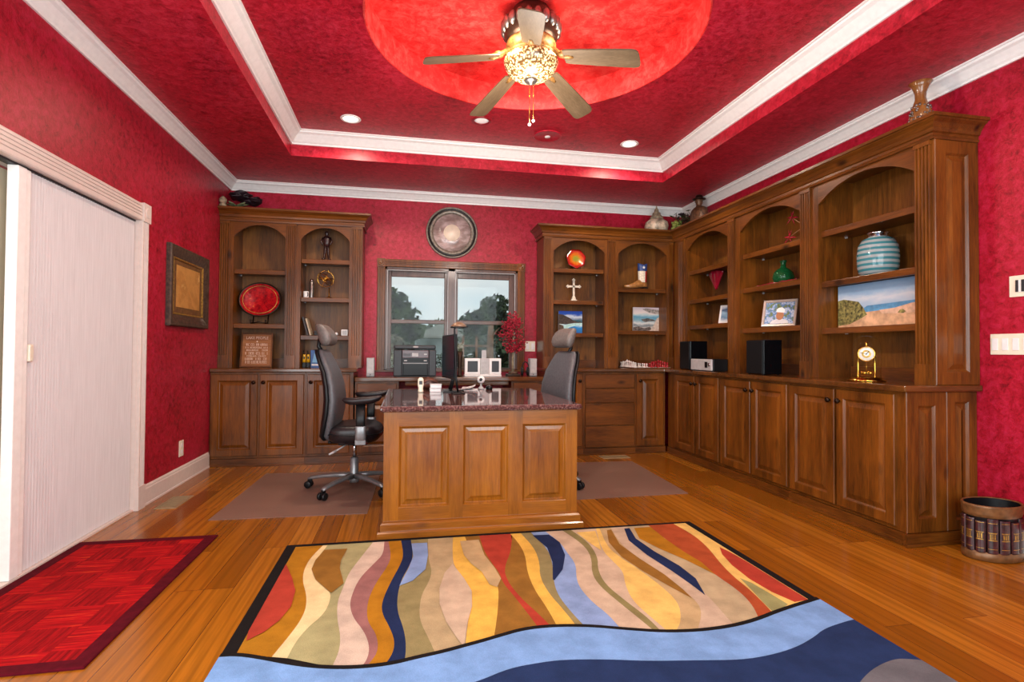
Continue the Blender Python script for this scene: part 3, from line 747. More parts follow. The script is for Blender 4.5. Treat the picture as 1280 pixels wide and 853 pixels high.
mb = MB(); mb.lathe([(0.155, 2.905), (0.166, 2.900), (0.169, 2.885), (0.160, 2.855), (0.140, 2.825), (0.110, 2.800), (0.075, 2.785), (0.04, 2.778), (1e-6, 2.776), ], (fx, fy, 0), 48)
mb.build('light_bowl', M['bowl'], fan, fix=False)['label'] = 'glowing beaded crystal bowl'
mb = MB(); mb.lathe([(1e-6, 2.782), (0.036, 2.780), (0.042, 2.773), (0.036, 2.765), (0.016, 2.760), (0.012, 2.750), (1e-6, 2.748)], (fx, fy, 0), 24); mb.build('finial_cap', M['pewter'], fan)
M['blade'] = wood('weathered_blade_wood', '443522', '604d38', '78634c', rough=0.5, axis='x', coat=0.1, knots=False)
bl0 = None
for k, ang in enumerate((185, 257, 329, 41, 113)):
    a = math.radians(ang)
    if bl0 is None:
        # blade along +x, built round the fan's axis
        n = 14; top = []; pts = []
        prof = [(0.21, 0.052), (0.24, 0.058), (0.40, 0.066), (0.55, 0.072), (0.62, 0.073), (0.645, 0.068), (0.658, 0.054), (0.662, 0.03)]
        poly = [(x, w) for x, w in prof] + [(x, -w) for x, w in reversed(prof)]
        tl = math.radians(12)
        mb = MB(); mb.prism(poly, -0.0035, 0.0035, lambda p, q, t_: (p, q * math.cos(tl) - t_ * math.sin(tl), -0.36 - (p - 0.2) * 0.21 - q * math.sin(tl) + t_))
        bl = mb.build('blade', M['blade'], None); bl.parent = fan
        mb = MB(); mb.tube([(0.10, 0, -0.30), (0.15, 0, -0.312), (0.19, 0.012, -0.345), (0.235, 0.0, -0.362), (0.27, 0, -0.372)], [0.016, 0.018, 0.016, 0.020, 0.012], 10)
        mb.sphere((0.205, 0, -0.345), 0.028, 12, 8, sz=(1.2, 1.0, 0.7)); 
        br = mb.build('blade_iron', M['goldbronze'], None); br.parent = bl
        bl0 = (bl, br)
    else:
        bl = bl0[0].copy(); COL.objects.link(bl); bl.parent = fan; br = bl0[1].copy(); COL.objects.link(br); br.parent = bl
    bl.rotation_euler = (0, 0, a)
for dx, zl in ((-0.012, 2.505), (0.012, 2.53)):
    mb = MB(); mb.tube([(fx + dx, fy - 0.02, 2.765), (fx + dx, fy - 0.021, zl)], 0.0016, 6); c_ = mb.build('pull_chain', M['brass'], fan)
    mb = MB(); mb.sphere((fx + dx, fy - 0.021, zl - 0.012), 0.010, 10, 8); mb.build('chain_bead', M['lightgrey'], c_)
d = bpy.data.lights.new('fan_glow_up', 'POINT'); d.energy = 9; d.color = (1.0, 0.80, 0.60); d.shadow_soft_size = 0.06
o = bpy.data.objects.new('fan_glow_up', d); COL.objects.link(o); o.location = (fx, fy + 0.235, 2.93)
o = o.copy(); COL.objects.link(o); o.location = (fx - 0.2, fy - 0.14, 2.93)
o = o.copy(); COL.objects.link(o); o.location = (fx + 0.2, fy - 0.14, 2.93)
d = bpy.data.lights.new('fan_glow_down', 'POINT'); d.energy = 52; d.color = (1.0, 0.90, 0.80); d.shadow_soft_size = 0.14
o = bpy.data.objects.new('fan_glow_down', d); COL.objects.link(o); o.location = (fx, fy, 2.42)

def can_light(x, y, label, lit=True, trim=None):
    c = thing('recessed_light', label, 'ceiling light', (x, y, ZT), group='recessed lights in the tray ceiling')
    mb = MB(); mb.lathe([(0.082, ZT - 0.0005), (0.085, ZT - 0.004), (0.078, ZT - 0.009), (0.062, ZT - 0.007), (0.060, ZT + 0.004), (0.078, ZT + 0.004)], (x, y, 0), 32, ring=True)
    mb.v.append(Vector((x, y, ZT))); mb.build('trim_ring', trim or M['trim'], c)
    mb = MB(); mb.lathe([(1e-6, ZT - 0.004), (0.040, ZT - 0.0035), (0.060, ZT - 0.001)], (x, y, 0), 32)
    mb.build('lamp_face', M['lamp'] if lit else M['lampdim'], c)
can_light(-0.470, 4.66, 'lit recessed light in the left back corner of the tray ceiling')
can_light(2.03, 4.68, 'lit recessed light in the right back corner of the tray ceiling')
M['dimtrim'] = plain('red_painted_trim', '8a1420', 0.4)
can_light(0.61, 4.47, 'dim recessed light with a red trim just below a fan blade tip', False, M['dimtrim'])
for x, y in ((-0.47, 4.66), (2.03, 4.68), (-0.47, 1.7), (2.03, 1.7)):
    spot('downlight', (x, y, ZT - 0.02), 85, angle=165, r=0.06)
sp = thing('ceiling_speaker', 'round red-painted ceiling speaker with a white centre between the recessed lights', 'ceiling speaker', (1.235, 4.66, ZT))
mb = MB(); mb.lathe([(0.128, ZT - 0.0005), (0.130, ZT - 0.006), (0.118, ZT - 0.010), (0.112, ZT - 0.006), (0.02, ZT - 0.010), (1e-6, ZT - 0.010)], (1.235, 4.66, 0), 40); mb.build('speaker_grille', M['ceil'], sp)
mb = MB(); mb.lathe([(0.026, ZT - 0.009), (0.024, ZT - 0.016), (1e-6, ZT - 0.018)], (1.235, 4.66, 0), 20); mb.build('tweeter', M['white'], sp)

# ================================================================== FLOOR THINGS
# wavy striped rug: every colour field is laid as its own thin piece of pile
RX0, RX1, RY0, RY1 = -0.632, 1.800, -0.25, 3.188
rug = thing('area_rug', 'large wool rug with wavy earth-toned stripes above a blue wave', 'rug', (0.58, 1.5, 0))
RUGT = 0.012
def rug_piece(poly, key, lvl, acc):
    acc.setdefault(key, []).append(([(min(max(x, RX0 + 0.002), RX1 - 0.002), min(max(y, RY0 + 0.002), RY1 - 0.002)) for x, y in poly], lvl))
acc = {}
def tri_fill(mb, poly, z, mi):
    b = bmesh.new(); vs = [b.verts.new((x, y, z)) for x, y in poly]
    try: f = b.faces.new(vs)
    except ValueError: b.free(); return
    bmesh.ops.triangulate(b, faces=[f]); b.verts.index_update()
    V = [v.co.copy() for v in b.verts]; F_ = [[v.index for v in f.verts] for f in b.faces]
    if b.faces and sum(f.normal.z * f.calc_area() for f in b.faces) < 0: F_ = [q[::-1] for q in F_]
    mb.add(V, F_, mi); b.free()
def smooth(pl, it=2):
    for _ in range(it):
        q = [pl[0]]
        for a, b in zip(pl, pl[1:]): q += [(a[0] * .75 + b[0] * .25, a[1] * .75 + b[1] * .25), (a[0] * .25 + b[0] * .75, a[1] * .25 + b[1] * .75)]
        q.append(pl[-1]); pl = q
    return pl
RUG_STRIPS = [
 ("ochre",[(-0.609,3.106),(-0.607,2.83),(-0.615,2.577),(-0.616,2.345),(-0.614,2.086)]),
 ("cream",[(-0.446,3.077),(-0.475,2.972),(-0.48,2.823),(-0.462,2.684),(-0.42,2.541),(-0.399,2.416),(-0.4,2.306),(-0.42,2.19),(-0.452,2.048)]),
 ("sage",[(-0.419,3.072),(-0.443,2.931),(-0.443,2.816),(-0.405,2.688),(-0.344,2.58),(-0.313,2.527),(-0.309,2.399),(-0.327,2.314),(-0.364,2.238),(-0.39,2.13),(-0.397,2.03)]),
 ("shell",[(-0.184,3.076),(-0.234,2.86),(-0.259,2.736),(-0.267,2.593),(-0.277,2.441),(-0.258,2.28),(-0.231,2.156),(-0.222,2.047),(-0.235,1.945)]),
 ("mauve",[(-0.105,3.074),(-0.104,2.959),(-0.144,2.844),(-0.205,2.667),(-0.223,2.48),(-0.219,2.383),(-0.194,2.278),(-0.145,2.168),(-0.118,2.062),(-0.118,1.978),(-0.14,1.917)]),
 ("ochre",[(-0.078,3.069),(-0.061,2.915),(-0.079,2.782),(-0.12,2.622),(-0.145,2.466),(-0.148,2.347),(-0.136,2.236),(-0.095,2.13),(-0.085,2.021),(-0.104,1.959),(-0.127,1.914)]),
 ("navy",[(-0.009,3.085),(0.003,2.922),(-0.016,2.787),(-0.06,2.583),(-0.088,2.406),(-0.084,2.302),(-0.049,2.18),(-0.028,2.081),(-0.031,1.995),(-0.063,1.913)]),
 ("olive",[(0.045,3.087),(0.052,2.895),(0.028,2.763),(-0.008,2.616),(-0.024,2.444),(-0.021,2.301),(0.005,2.16),(0.015,2.037),(0.008,1.915)]),
 ("tan",[(0.137,3.083),(0.128,2.864),(0.14,2.695),(0.122,2.578),(0.083,2.45),(0.068,2.307),(0.07,2.199),(0.096,2.077),(0.121,1.942)]),
 ("yellow",[(0.277,3.075),(0.259,2.913),(0.251,2.739),(0.285,2.578),(0.305,2.435),(0.287,2.29),(0.256,2.164),(0.225,1.973)]),
 ("ochre2",[(0.354,3.082),(0.36,2.895),(0.384,2.715),(0.422,2.583),(0.433,2.466),(0.407,2.316),(0.374,2.164),(0.336,2.014)]),
 ("red",[(0.435,3.109),(0.43,2.899),(0.448,2.72),(0.464,2.604),(0.458,2.501),(0.488,2.327),(0.51,2.175),(0.523,2.075)]),
 ("ochre2",[(0.62,3.095),(0.571,2.874),(0.495,2.665),(0.483,2.516),(0.507,2.341),(0.55,2.183),(0.578,2.059)]),
 ("yellow",[(0.626,3.1),(0.64,2.983),(0.637,2.809),(0.599,2.602),(0.587,2.4),(0.599,2.222),(0.599,2.055)]),
 ("olive",[(0.691,3.101),(0.709,2.903),(0.688,2.701),(0.645,2.529),(0.642,2.352),(0.663,2.194),(0.676,2.041)]),
 ("blue",[(0.755,3.096),(0.778,2.891),(0.753,2.689),(0.7,2.485),(0.677,2.328),(0.688,2.174),(0.707,2.036)]),
 ("shell2",[(0.847,3.092),(0.874,2.959),(0.867,2.81),(0.865,2.645),(0.817,2.498),(0.796,2.381),(0.805,2.234),(0.831,2.131),(0.839,2.006)]),
 ("olive2",[(0.956,3.098),(0.993,2.909),(0.976,2.723),(0.905,2.524),(0.893,2.382),(0.922,2.196),(0.945,2.064),(0.961,1.961)]),
 ("shell2",[(1.006,3.102),(1.033,2.931),(1.008,2.717),(0.95,2.561),(0.925,2.396),(0.951,2.225),(0.981,2.073),(0.986,1.956)]),
 ("yellow2",[(1.135,3.106),(1.064,2.812),(1.065,2.633),(1.066,2.517),(1.017,2.38),(0.982,2.219),(0.996,2.07),(1.012,1.946)]),
 ("tan2",[(1.164,3.108),(1.114,2.859),(1.121,2.697),(1.155,2.524),(1.175,2.331),(1.174,2.167),(1.107,2.02),(1.039,1.941)]),
 ("shell2",[(1.24,3.114),(1.201,2.872),(1.215,2.655),(1.249,2.441),(1.255,2.278),(1.255,2.152),(1.222,2.06),(1.126,1.931)]),
 ("tan3",[(1.342,3.116),(1.285,2.857),(1.309,2.638),(1.34,2.468),(1.341,2.301),(1.325,2.139),(1.304,2.014),(1.292,1.934)]),
 ("red2",[(1.498,3.117),(1.488,2.821),(1.503,2.579),(1.493,2.396),(1.501,2.233),(1.478,2.094),(1.42,1.962)]),
 ("yellow2",[(1.675,3.106),(1.688,2.937),(1.659,2.734),(1.597,2.513),(1.568,2.362),(1.558,2.235),(1.535,2.101),(1.509,1.992)]),
 ("end",[(1.76,3.13),(1.76,2.8),(1.76,2.4),(1.76,2.0)]),
]
RUG_DROPS = [
 ("green",[(1.588,2.345),(1.611,2.284),(1.622,2.17),(1.63,2.063),(1.516,1.997),(1.535,2.101),(1.566,2.233)]),
 ("red",[(1.727,2.733),(1.679,2.633),(1.644,2.491),(1.628,2.321),(1.64,2.182),(1.673,2.076),(1.753,2.085),(1.755,2.246),(1.75,2.51),(1.741,2.654)]),
 ("red",[(-0.581,2.906),(-0.515,2.723),(-0.473,2.577),(-0.462,2.427),(-0.483,2.311),(-0.52,2.228),(-0.569,2.172),(-0.592,2.241),(-0.607,2.501),(-0.605,2.768)]),
 ("ochre2",[(-0.419,3.072),(-0.443,2.931),(-0.443,2.816),(-0.405,2.688),(-0.344,2.58),(-0.313,2.527),(-0.27,2.621),(-0.282,2.68),(-0.309,2.808),(-0.314,2.908),(-0.299,3.069)]),
 ("blue",[(0.045,3.087),(0.052,2.895),(0.028,2.747),(-0.016,2.547),(0.045,2.592),(0.109,2.716),(0.129,2.899),(0.132,3.084)]),
 ("shell2",[(0.246,2.757),(0.199,2.653),(0.164,2.488),(0.155,2.338),(0.171,2.18),(0.2,2.057),(0.221,1.982),(0.256,2.164),(0.289,2.29),(0.305,2.435),(0.285,2.578)]),
 ("tan2",[(0.316,3.076),(0.316,2.866),(0.341,2.74),(0.379,2.636),(0.394,2.487),(0.425,2.454),(0.458,2.541),(0.449,2.671),(0.423,2.847),(0.424,3.082)]),
 ("navy",[(0.745,3.098),(0.778,2.891),(0.753,2.689),(0.698,2.486),(0.703,2.477),(0.778,2.592),(0.845,2.772),(0.87,2.96),(0.843,3.093)]),
 ("yellow2",[(1.015,3.101),(1.033,2.931),(1.058,2.797),(1.106,2.978),(1.135,3.106)]),
 ("ochre2",[(1.209,3.106),(1.145,2.911),(1.131,2.695),(1.163,2.5),(1.208,2.325),(1.249,2.188),(1.255,2.278),(1.249,2.441),(1.215,2.655),(1.194,2.873),(1.24,3.114)]),
 ("navy",[(1.324,3.113),(1.269,2.919),(1.275,2.695),(1.305,2.474),(1.318,2.325),(1.323,2.203),(1.375,2.375),(1.374,2.53),(1.337,2.737),(1.322,2.939),(1.361,3.12)]),
 ("ochre",[(1.389,3.115),(1.343,2.936),(1.388,2.755),(1.447,2.589),(1.493,2.396),(1.509,2.553),(1.493,2.709),(1.489,2.91),(1.498,3.117)]),
]
RUG_WAVE = [(-0.614,2.083),(-0.569,2.078),(-0.474,2.036),(-0.38,1.987),(-0.29,1.951),(-0.204,1.929),(-0.119,1.92),(-0.033,1.923),(0.054,1.946),(0.146,1.965),(0.242,1.995),(0.284,2.007),(0.357,2.032),(0.463,2.067),(0.581,2.07),(0.722,2.044),(0.853,1.995),(0.984,1.951),(1.126,1.931),(1.271,1.937),(1.403,1.965),(1.564,2.023),(1.762,2.087)]
RUG_NAVY = [(0.089,1.725),(0.172,1.748),(0.249,1.768),(0.358,1.819),(0.463,1.832),(0.555,1.835),(0.706,1.809),(0.84,1.773),(1.017,1.745),(1.169,1.719),(1.29,1.726),(1.415,1.753),(1.533,1.802),(1.625,1.853),(1.755,1.886)]
RUG_GRAY = [(1.442,1.507),(1.486,1.538),(1.573,1.583),(1.653,1.611),(1.721,1.625),(1.768,1.612)]

keys = sorted(RC); idx = {k: i for i, k in enumerate(keys)}
mb = MB(); mb.box(RX0, RX1, RY0, RY1, 0.001, RUGT, mi=idx['black'])
TOPY = RY1 - 0.036; LEFTX = RX0 + 0.052; RIGHTX = RX1 - 0.052
bl = []
for c, b in RUG_STRIPS:
    b = [(b[0][0] + (b[0][0] - b[1][0]) * 0.3, TOPY)] + b[1:]
    bl.append((c, [(min(max(x, LEFTX), RIGHTX if c != 'end' else RIGHTX + 0.003), min(y, TOPY)) for x, y in smooth(b)]))
lv = RUGT
for i in range(len(bl) - 1):
    lv += 0.00012
    tri_fill(mb, bl[i][1] + bl[i + 1][1][::-1], lv, idx[bl[i][0]])
for c, b in RUG_DROPS:
    lv += 0.00012
    tri_fill(mb, [(min(max(x, LEFTX), RIGHTX), min(y, TOPY)) for x, y in b], lv, idx[c])
wv_ = smooth([(RX0 + 0.001, RUG_WAVE[0][1])] + RUG_WAVE[1:-1] + [(RX1 - 0.001, RUG_WAVE[-1][1])], 2)
lv += 0.0006; tri_fill(mb, [(x, y + 0.012) for x, y in wv_] + [(RX1 - 0.001, RY0 + 0.001), (RX0 + 0.001, RY0 + 0.001)], lv, idx['black'])
lv += 0.0004; tri_fill(mb, [(x, y - 0.012) for x, y in wv_] + [(RX1 - 0.001, RY0 + 0.001), (RX0 + 0.001, RY0 + 0.001)], lv, idx['sky'])
nv_ = smooth([(-0.35, 1.50), (-0.10, 1.64)] + RUG_NAVY + [(RX1 - 0.001, 1.893)], 2)
lv += 0.0003; tri_fill(mb, nv_ + [(RX1 - 0.001, 1.0), (-0.35, 1.0)], lv, idx['indigo'])
gv_ = smooth(RUG_GRAY + [(RX1 - 0.001, 1.60)], 2)
lv += 0.0003; tri_fill(mb, gv_ + [(RX1 - 0.001, 1.1), (1.40, 1.1)], lv, idx['grey'])
mb.build('rug_pile', [M['rug_' + k] for k in keys], rug, fix=False)

rr = thing('door_mat', 'dark red basket-weave mat on the floor before the patio door', 'mat', (-1.42, 2.78, 0))
ax0, ax1, ay0, ay1 = -1.782, -1.066, 2.106, 3.452
mb = MB(); mb.box(ax0 + 0.05, ax1 - 0.058, ay0 + 0.055, ay1 - 0.055, 0.002, 0.0085); mb.build('woven_field', M['redrug'], rr)
mb = MB(); e_ = 0.006
mb.sweep([(ax0, ay0), (ax1, ay0), (ax1, ay1), (ax0, ay1)], [(0, 0.001), (0, 0.007), (0.004, 0.0095), (0.054, 0.0095), (0.058, 0.008), (0.058, 0.001)], True); mb.build('border', M['redrugedge'], rr)

def chair_mat(label, poly):
    mb = MB(); mb.prism(poly, 0.001, 0.004, lambda p, q, t_: (p, q, t_))
    c = (sum(p[0] for p in poly) / len(poly), sum(p[1] for p in poly) / len(poly), 0.001)
    return tag(mb.build('chair_mat', M['vinyl'], base=c), label, 'mat', 'vinyl chair mats')
chair_mat('clear vinyl chair mat under the left office chair', [(-1.225, 3.77), (-0.24, 3.745), (-0.20, 5.05), (-1.19, 5.09)])
chair_mat('clear vinyl chair mat under the right office chair', [(1.20, 3.83), (2.165, 3.85), (2.235, 5.07), (1.22, 5.12)])

M['vent'] = plain('tan_metal_register', 'a08a68', 0.5, metal=0.3)
def vent(label, x0, x1, y0, y1, along):
    v = thing('floor_vent', label, 'vent', ((x0 + x1) / 2, (y0 + y1) / 2, 0), group='floor registers')
    mb = MB(); w = 0.022
    mb.sweep([(x0, y0), (x1, y0), (x1, y1), (x0, y1)], [(0, 0.0008), (0.003, 0.005), (w, 0.006), (w, 0.0008)], True); mb.build('frame', M['vent'], v)
    mb = MB(); mb.box(x0 + w, x1 - w, y0 + w, y1 - w, 0.0008, 0.002); n = 14
    for i in range(n):
        t_ = (i + 0.5) / n
        if along == 'y': y = y0 + w + (y1 - y0 - 2 * w) * t_; mb.box(x0 + w, x1 - w, y - 0.004, y + 0.004, 0.002, 0.005)
        else: x = x0 + w + (x1 - x0 - 2 * w) * t_; mb.box(x - 0.004, x + 0.004, y0 + w, y1 - w, 0.002, 0.005)
    mb.build('louvre', M['vent'], v)
vent('tan floor register beside the left baseboard', -1.675, -1.535, 4.09, 4.42, 'y')
vent('tan floor register before the stack of drawers', 2.00, 2.30, 5.235, 5.385, 'x')

# waste basket made to look like a ring of books
M['bookleather'] = plain('oxblood_leather_spines', '3e1a1e', 0.35, var=0.3, scale=50, coat=0.3)
M['goldtool'] = plain('gilt_tooling', 'b58c42', 0.35, metal=0.6, var=0.2, scale=60)
M['rimbrown'] = plain('gilt_brown_rim', '7a5430', 0.4, metal=0.3, var=0.15, scale=30)
bx, by, brx, bry = 3.146, 2.385, 0.150, 0.108
bk = thing('waste_basket', 'oval waste basket modelled as a ring of brown leather book spines by the right wall', 'waste basket', (bx, by, 0), rz=0)
mb = MB(); mb.lathe([(0.98, 0.002), (1.03, 0.004), (1.04, 0.03), (1.0, 0.045), (0.97, 0.05)], (bx, by, 0), 56, sx=brx, sy=bry, cap=False); mb.build('base_rim', M['rimbrown'], bk, fix=False)
mb = MB(); mb.lathe([(0.97, 0.230), (1.0, 0.235), (1.03, 0.25), (1.03, 0.278), (1.05, 0.286), (1.03, 0.294), (0.97, 0.294), (0.94, 0.286), (0.94, 0.23)], (bx, by, 0), 56, sx=brx, sy=bry, ring=True); mb.build('top_rim', M['rimbrown'], bk, fix=False)
mb = MB(); mb.lathe([(0.94, 0.29), (0.93, 0.02), (1e-6, 0.015)], (bx, by, 0), 56, sx=brx, sy=bry, cap=False); mb.build('liner', M['black'], bk, fix=False)
nb = 15
per = 0
for i in range(nb):
    a0, a1 = 2 * PI * i / nb, 2 * PI * (i + 1) / nb; am = (a0 + a1) / 2
    hh = 0.228 - 0.008 * ((i * 7) % 3)
    mb = MB(); rings = []
    for z in (0.046, 0.05, hh - 0.004, hh):
        ring = []
        k = 0.985 if z in (0.046, hh) else 1.0
        for j in range(9):
            a = a0 + (a1 - a0) * (0.06 + 0.88 * j / 8); b = 0.055 * math.sin(PI * j / 8) ** 0.6
            ring.append((bx + brx * math.cos(a) * (0.985 + b) * k, by + bry * math.sin(a) * (0.985 + b) * k, z))
        for j in (8, 0):
            a = a0 + (a1 - a0) * (0.06 + 0.88 * j / 8); ring.append((bx + brx * math.cos(a) * 0.95, by + bry * math.sin(a) * 0.95, z))
        rings.append(ring)
    mb.loft(rings, smooth=False); s_ = mb.build('book_spine', M['bookleather'], bk)
    mb = MB()
    def arcpatch(z0, z1, f0, f1, r):
        n = 6; vs = []
        for j in range(n + 1):
            a = a0 + (a1 - a0) * (f0 + (f1 - f0) * j / n); b = 0.055 * math.sin(PI * (f0 + (f1 - f0) * j / n)) ** 0.6
            for z in (z0, z1): vs.append((bx + brx * math.cos(a) * (r + b), by + bry * math.sin(a) * (r + b), z))
        mb.add(vs, [(2 * j, 2 * j + 2, 2 * j + 3, 2 * j + 1) for j in range(n)])
    arcpatch(0.115, 0.118, 0.15, 0.85, 0.992); arcpatch(0.155, 0.158, 0.15, 0.85, 0.992); arcpatch(0.205, 0.208, 0.15, 0.85, 0.992); arcpatch(0.070, 0.073, 0.15, 0.85, 0.992)
    arcpatch(0.124, 0.149, 0.28, 0.40, 0.992); arcpatch(0.124, 0.149, 0.46, 0.54, 0.992); arcpatch(0.124, 0.149, 0.60, 0.72, 0.992); arcpatch(0.118, 0.121, 0.22, 0.78, 0.992); arcpatch(0.152, 0.155, 0.22, 0.78, 0.992)
    mb.build('gilt_lettering', M['goldtool'], s_, fix=False)

# ================================================================== OFFICE CHAIRS (built facing +x, on the castors)
def rrect(cx, cy, hx, hy, n=20, p=3.0):
    out = []
    for i in range(n):
        a = 2 * PI * i / n; c, s_ = math.cos(a), math.sin(a)
        out.append((cx + hx * math.copysign(abs(c) ** (2 / p), c), cy + hy * math.copysign(abs(s_) ** (2 / p), s_)))
    return out
ch = thing('office_chair', 'tall black leather office chair with a headrest, left of the desk', 'office chair', (0, 0, 0), group='office chairs at the desk')
# five-star base
mb = MB(); mb.lathe([(1e-6, 0.055), (0.035, 0.055), (0.042, 0.075), (0.042, 0.105), (0.034, 0.125), (0.032, 0.245), (0.026, 0.250), (1e-6, 0.250)], (0, 0, 0), 24); mb.build('base_column', M['greymetal'], ch)
mb = MB(); mb.lathe([(0.015, 0.245), (0.015, 0.39), (1e-6, 0.39)], (0, 0, 0), 16); mb.build('gas_lift', M['chrome'], ch)
for k in range(5):
    a = math.radians(170 + 72 * k); c, s_ = math.cos(a), math.sin(a)
    R0 = Matrix.Rotation(a, 4, 'Z')
    rings = []
    for r, z, hw, hh in ((0.03, 0.105, 0.030, 0.022), (0.12, 0.108, 0.024, 0.018), (0.24, 0.098, 0.021, 0.014), (0.34, 0.083, 0.020, 0.012), (0.368, 0.076, 0.016, 0.010)):
        rings.append([(r, p, z + q) for p, q in rrect(0, 0, hw, hh, 14)])
    mb = MB().loft(rings).xform(R0); lg = mb.build('base_leg', M['greymetal'], ch)
    mb = MB(); mb.box(0.338, 0.372, -0.007, 0.007, 0.03, 0.075)
    for sy in (-0.020, 0.020): mb.lathe([(1e-6, sy - 0.011), (0.022, sy - 0.011), (0.028, sy - 0.007), (0.028, sy + 0.007), (0.022, sy + 0.011), (1e-6, sy + 0.011)], (0.365, 0, 0.030), 20, axis='y')
    mb.xform(R0); mb.build('castor', M['black'], lg)
# seat
rings = []
for z, hx, hy in ((0.380, 0.13, 0.18), (0.395, 0.175, 0.225), (0.425, 0.200, 0.245), (0.460, 0.206, 0.250), (0.490, 0.198, 0.242), (0.508, 0.17, 0.21), (0.514, 0.09, 0.12)):
    ring = []
    for p, q in rrect(0.012, 0, hx, hy, 32, 3.4):
        zz = z + (0.012 if z > 0.44 else 0) * (abs(q) / 0.25) ** 2 * 1.5 - (0.035 * max(0, (p - 0.12) / 0.12) ** 2 if z > 0.44 else 0)
        ring.append((p, q, zz))
    rings.append(ring)
mb = MB().loft(rings); se = mb.build('seat', M['blackleather'], ch)
mb = MB(); mb.tube([(p, q, 0.456) for p, q in rrect(0.012, 0, 0.208, 0.252, 40, 3.4)], 0.005, 6, closed=True); mb.build('piping', M['black'], se)
mb = MB(); mb.box(-0.11, 0.11, -0.09, 0.09, 0.355, 0.390); mb.box(-0.20, -0.08, -0.035, 0.035, 0.360, 0.382); mb.build('tilt_mechanism', M['black'], ch, bevel=0.008)
mb = MB(); mb.tube([(-0.03, -0.08, 0.372), (-0.06, -0.17, 0.360), (-0.11, -0.235, 0.335)], [0.006, 0.006, 0.006], 8); mb.tube([(-0.10, -0.225, 0.340), (-0.14, -0.27, 0.322)], [0.010, 0.007], 8); mb.build('lever', M['lightgrey'], ch)
# backrest: section centre (x, z), half thickness, half width
BS = [(-0.175, 0.405, 0.030, 0.16), (-0.185, 0.44, 0.040, 0.20), (-0.175, 0.52, 0.046, 0.225), (-0.158, 0.62, 0.050, 0.235), (-0.152, 0.72, 0.050, 0.235), (-0.162, 0.82, 0.046, 0.228),
      (-0.185, 0.92, 0.040, 0.212), (-0.215, 1.01, 0.035, 0.185), (-0.240, 1.07, 0.030, 0.155), (-0.252, 1.095, 0.018, 0.12)]
def back_rings(dx, ht, hw):
    rings = []
    for x, z, t_, w in BS:
        rings.append([(x + dx + p - 0.04 * 0 + 0.035 * (q / w) ** 2 * (0.6 if w > 0.2 else 0.3), q * hw, z) for p, q in rrect(0, 0, t_ * ht, w, 28, 2.6)])
    return rings
mb = MB().loft(back_rings(0.0, 1.0, 1.0)); ba = mb.build('backrest', M['greyleather'], ch)
mb = MB().loft(back_rings(-0.035, 0.7, 1.03)); mb.build('back_shell', M['black'], ba)
mb = MB().loft([[(p - 0.165, q, z) for p, q in rrect(0, 0, 0.012, 0.05, 12)] for z in (0.37, 0.62)]); mb.build('back_bracket', M['black'], ch)
HR = [(-0.235, 1.125, 0.022, 0.10), (-0.222, 1.140, 0.040, 0.132), (-0.222, 1.175, 0.054, 0.145), (-0.232, 1.215, 0.056, 0.145), (-0.252, 1.255, 0.048, 0.135), (-0.272, 1.282, 0.034, 0.115), (-0.285, 1.292, 0.016, 0.08)]
mb = MB().loft([[(x + p + 0.03 * (q / w) ** 2, q, z) for p, q in rrect(0, 0, t_, w, 28, 2.6)] for x, z, t_, w in HR]); hd = mb.build('headrest', plain('taupe_grey_leather', '726b67', 0.5, var=0.1, scale=60), ch)
mb = MB()
mb.tube([(-0.235, 0, 1.05), (-0.285, 0, 1.12), (-0.272, 0, 1.19)], 0.016, 8); mb.build('headrest_arm', M['black'], ch)
for sy in (-1, 1):
    mb = MB()
    mb.loft([[(0.085 + p, sy * 0.285 + q, z) for p, q in rrect(0, 0, 0.034, 0.012, 14)] for z in (0.44, 0.695)])
    po = mb.build('arm_post', M['black'], ch)
    mb = MB(); mb.loft([[(0.087 + p, sy * 0.285 + q, z) for p, q in rrect(0, 0, 0.040, 0.018, 14)] for z in (0.425, 0.53)]); mb.box(0.047, 0.127, min(sy * 0.10, sy * 0.30), max(sy * 0.10, sy * 0.30), 0.392, 0.430); mb.build('arm_bracket', M['greymetal'], po, bevel=0.004)
    rings = []
    for z, hx, hy in ((0.695, 0.09, 0.03), (0.703, 0.125, 0.042), (0.725, 0.145, 0.048), (0.740, 0.135, 0.043), (0.746, 0.08, 0.02)):
        rings.append([(0.095 + p, sy * 0.285 + q, z + 0.02 * (p / 0.14) ** 2 - 0.02 * (p < 0) * abs(p) / 0.14) for p, q in rrect(0, 0, hx, hy, 24, 2.6)])
    mb = MB().loft(rings); mb.build('armrest', M['blackleather'], ch)
ch.location = (-0.385, 4.42, 0.004); ch.rotation_euler = (0, 0, math.radians(-4))
c2 = dup(ch, (1.12, 4.36, 0.004), math.radians(180 + 15), 'tall grey leather office chair half hidden behind the right end of the desk')
for q in c2.children:
    if q.name.startswith('base_leg'): q.rotation_euler = (0, 0, math.radians(20))
    if q.name.startswith(('arm_post', 'armrest')): q.location.z -= 0.055      # its arms are set lower, under the desk top

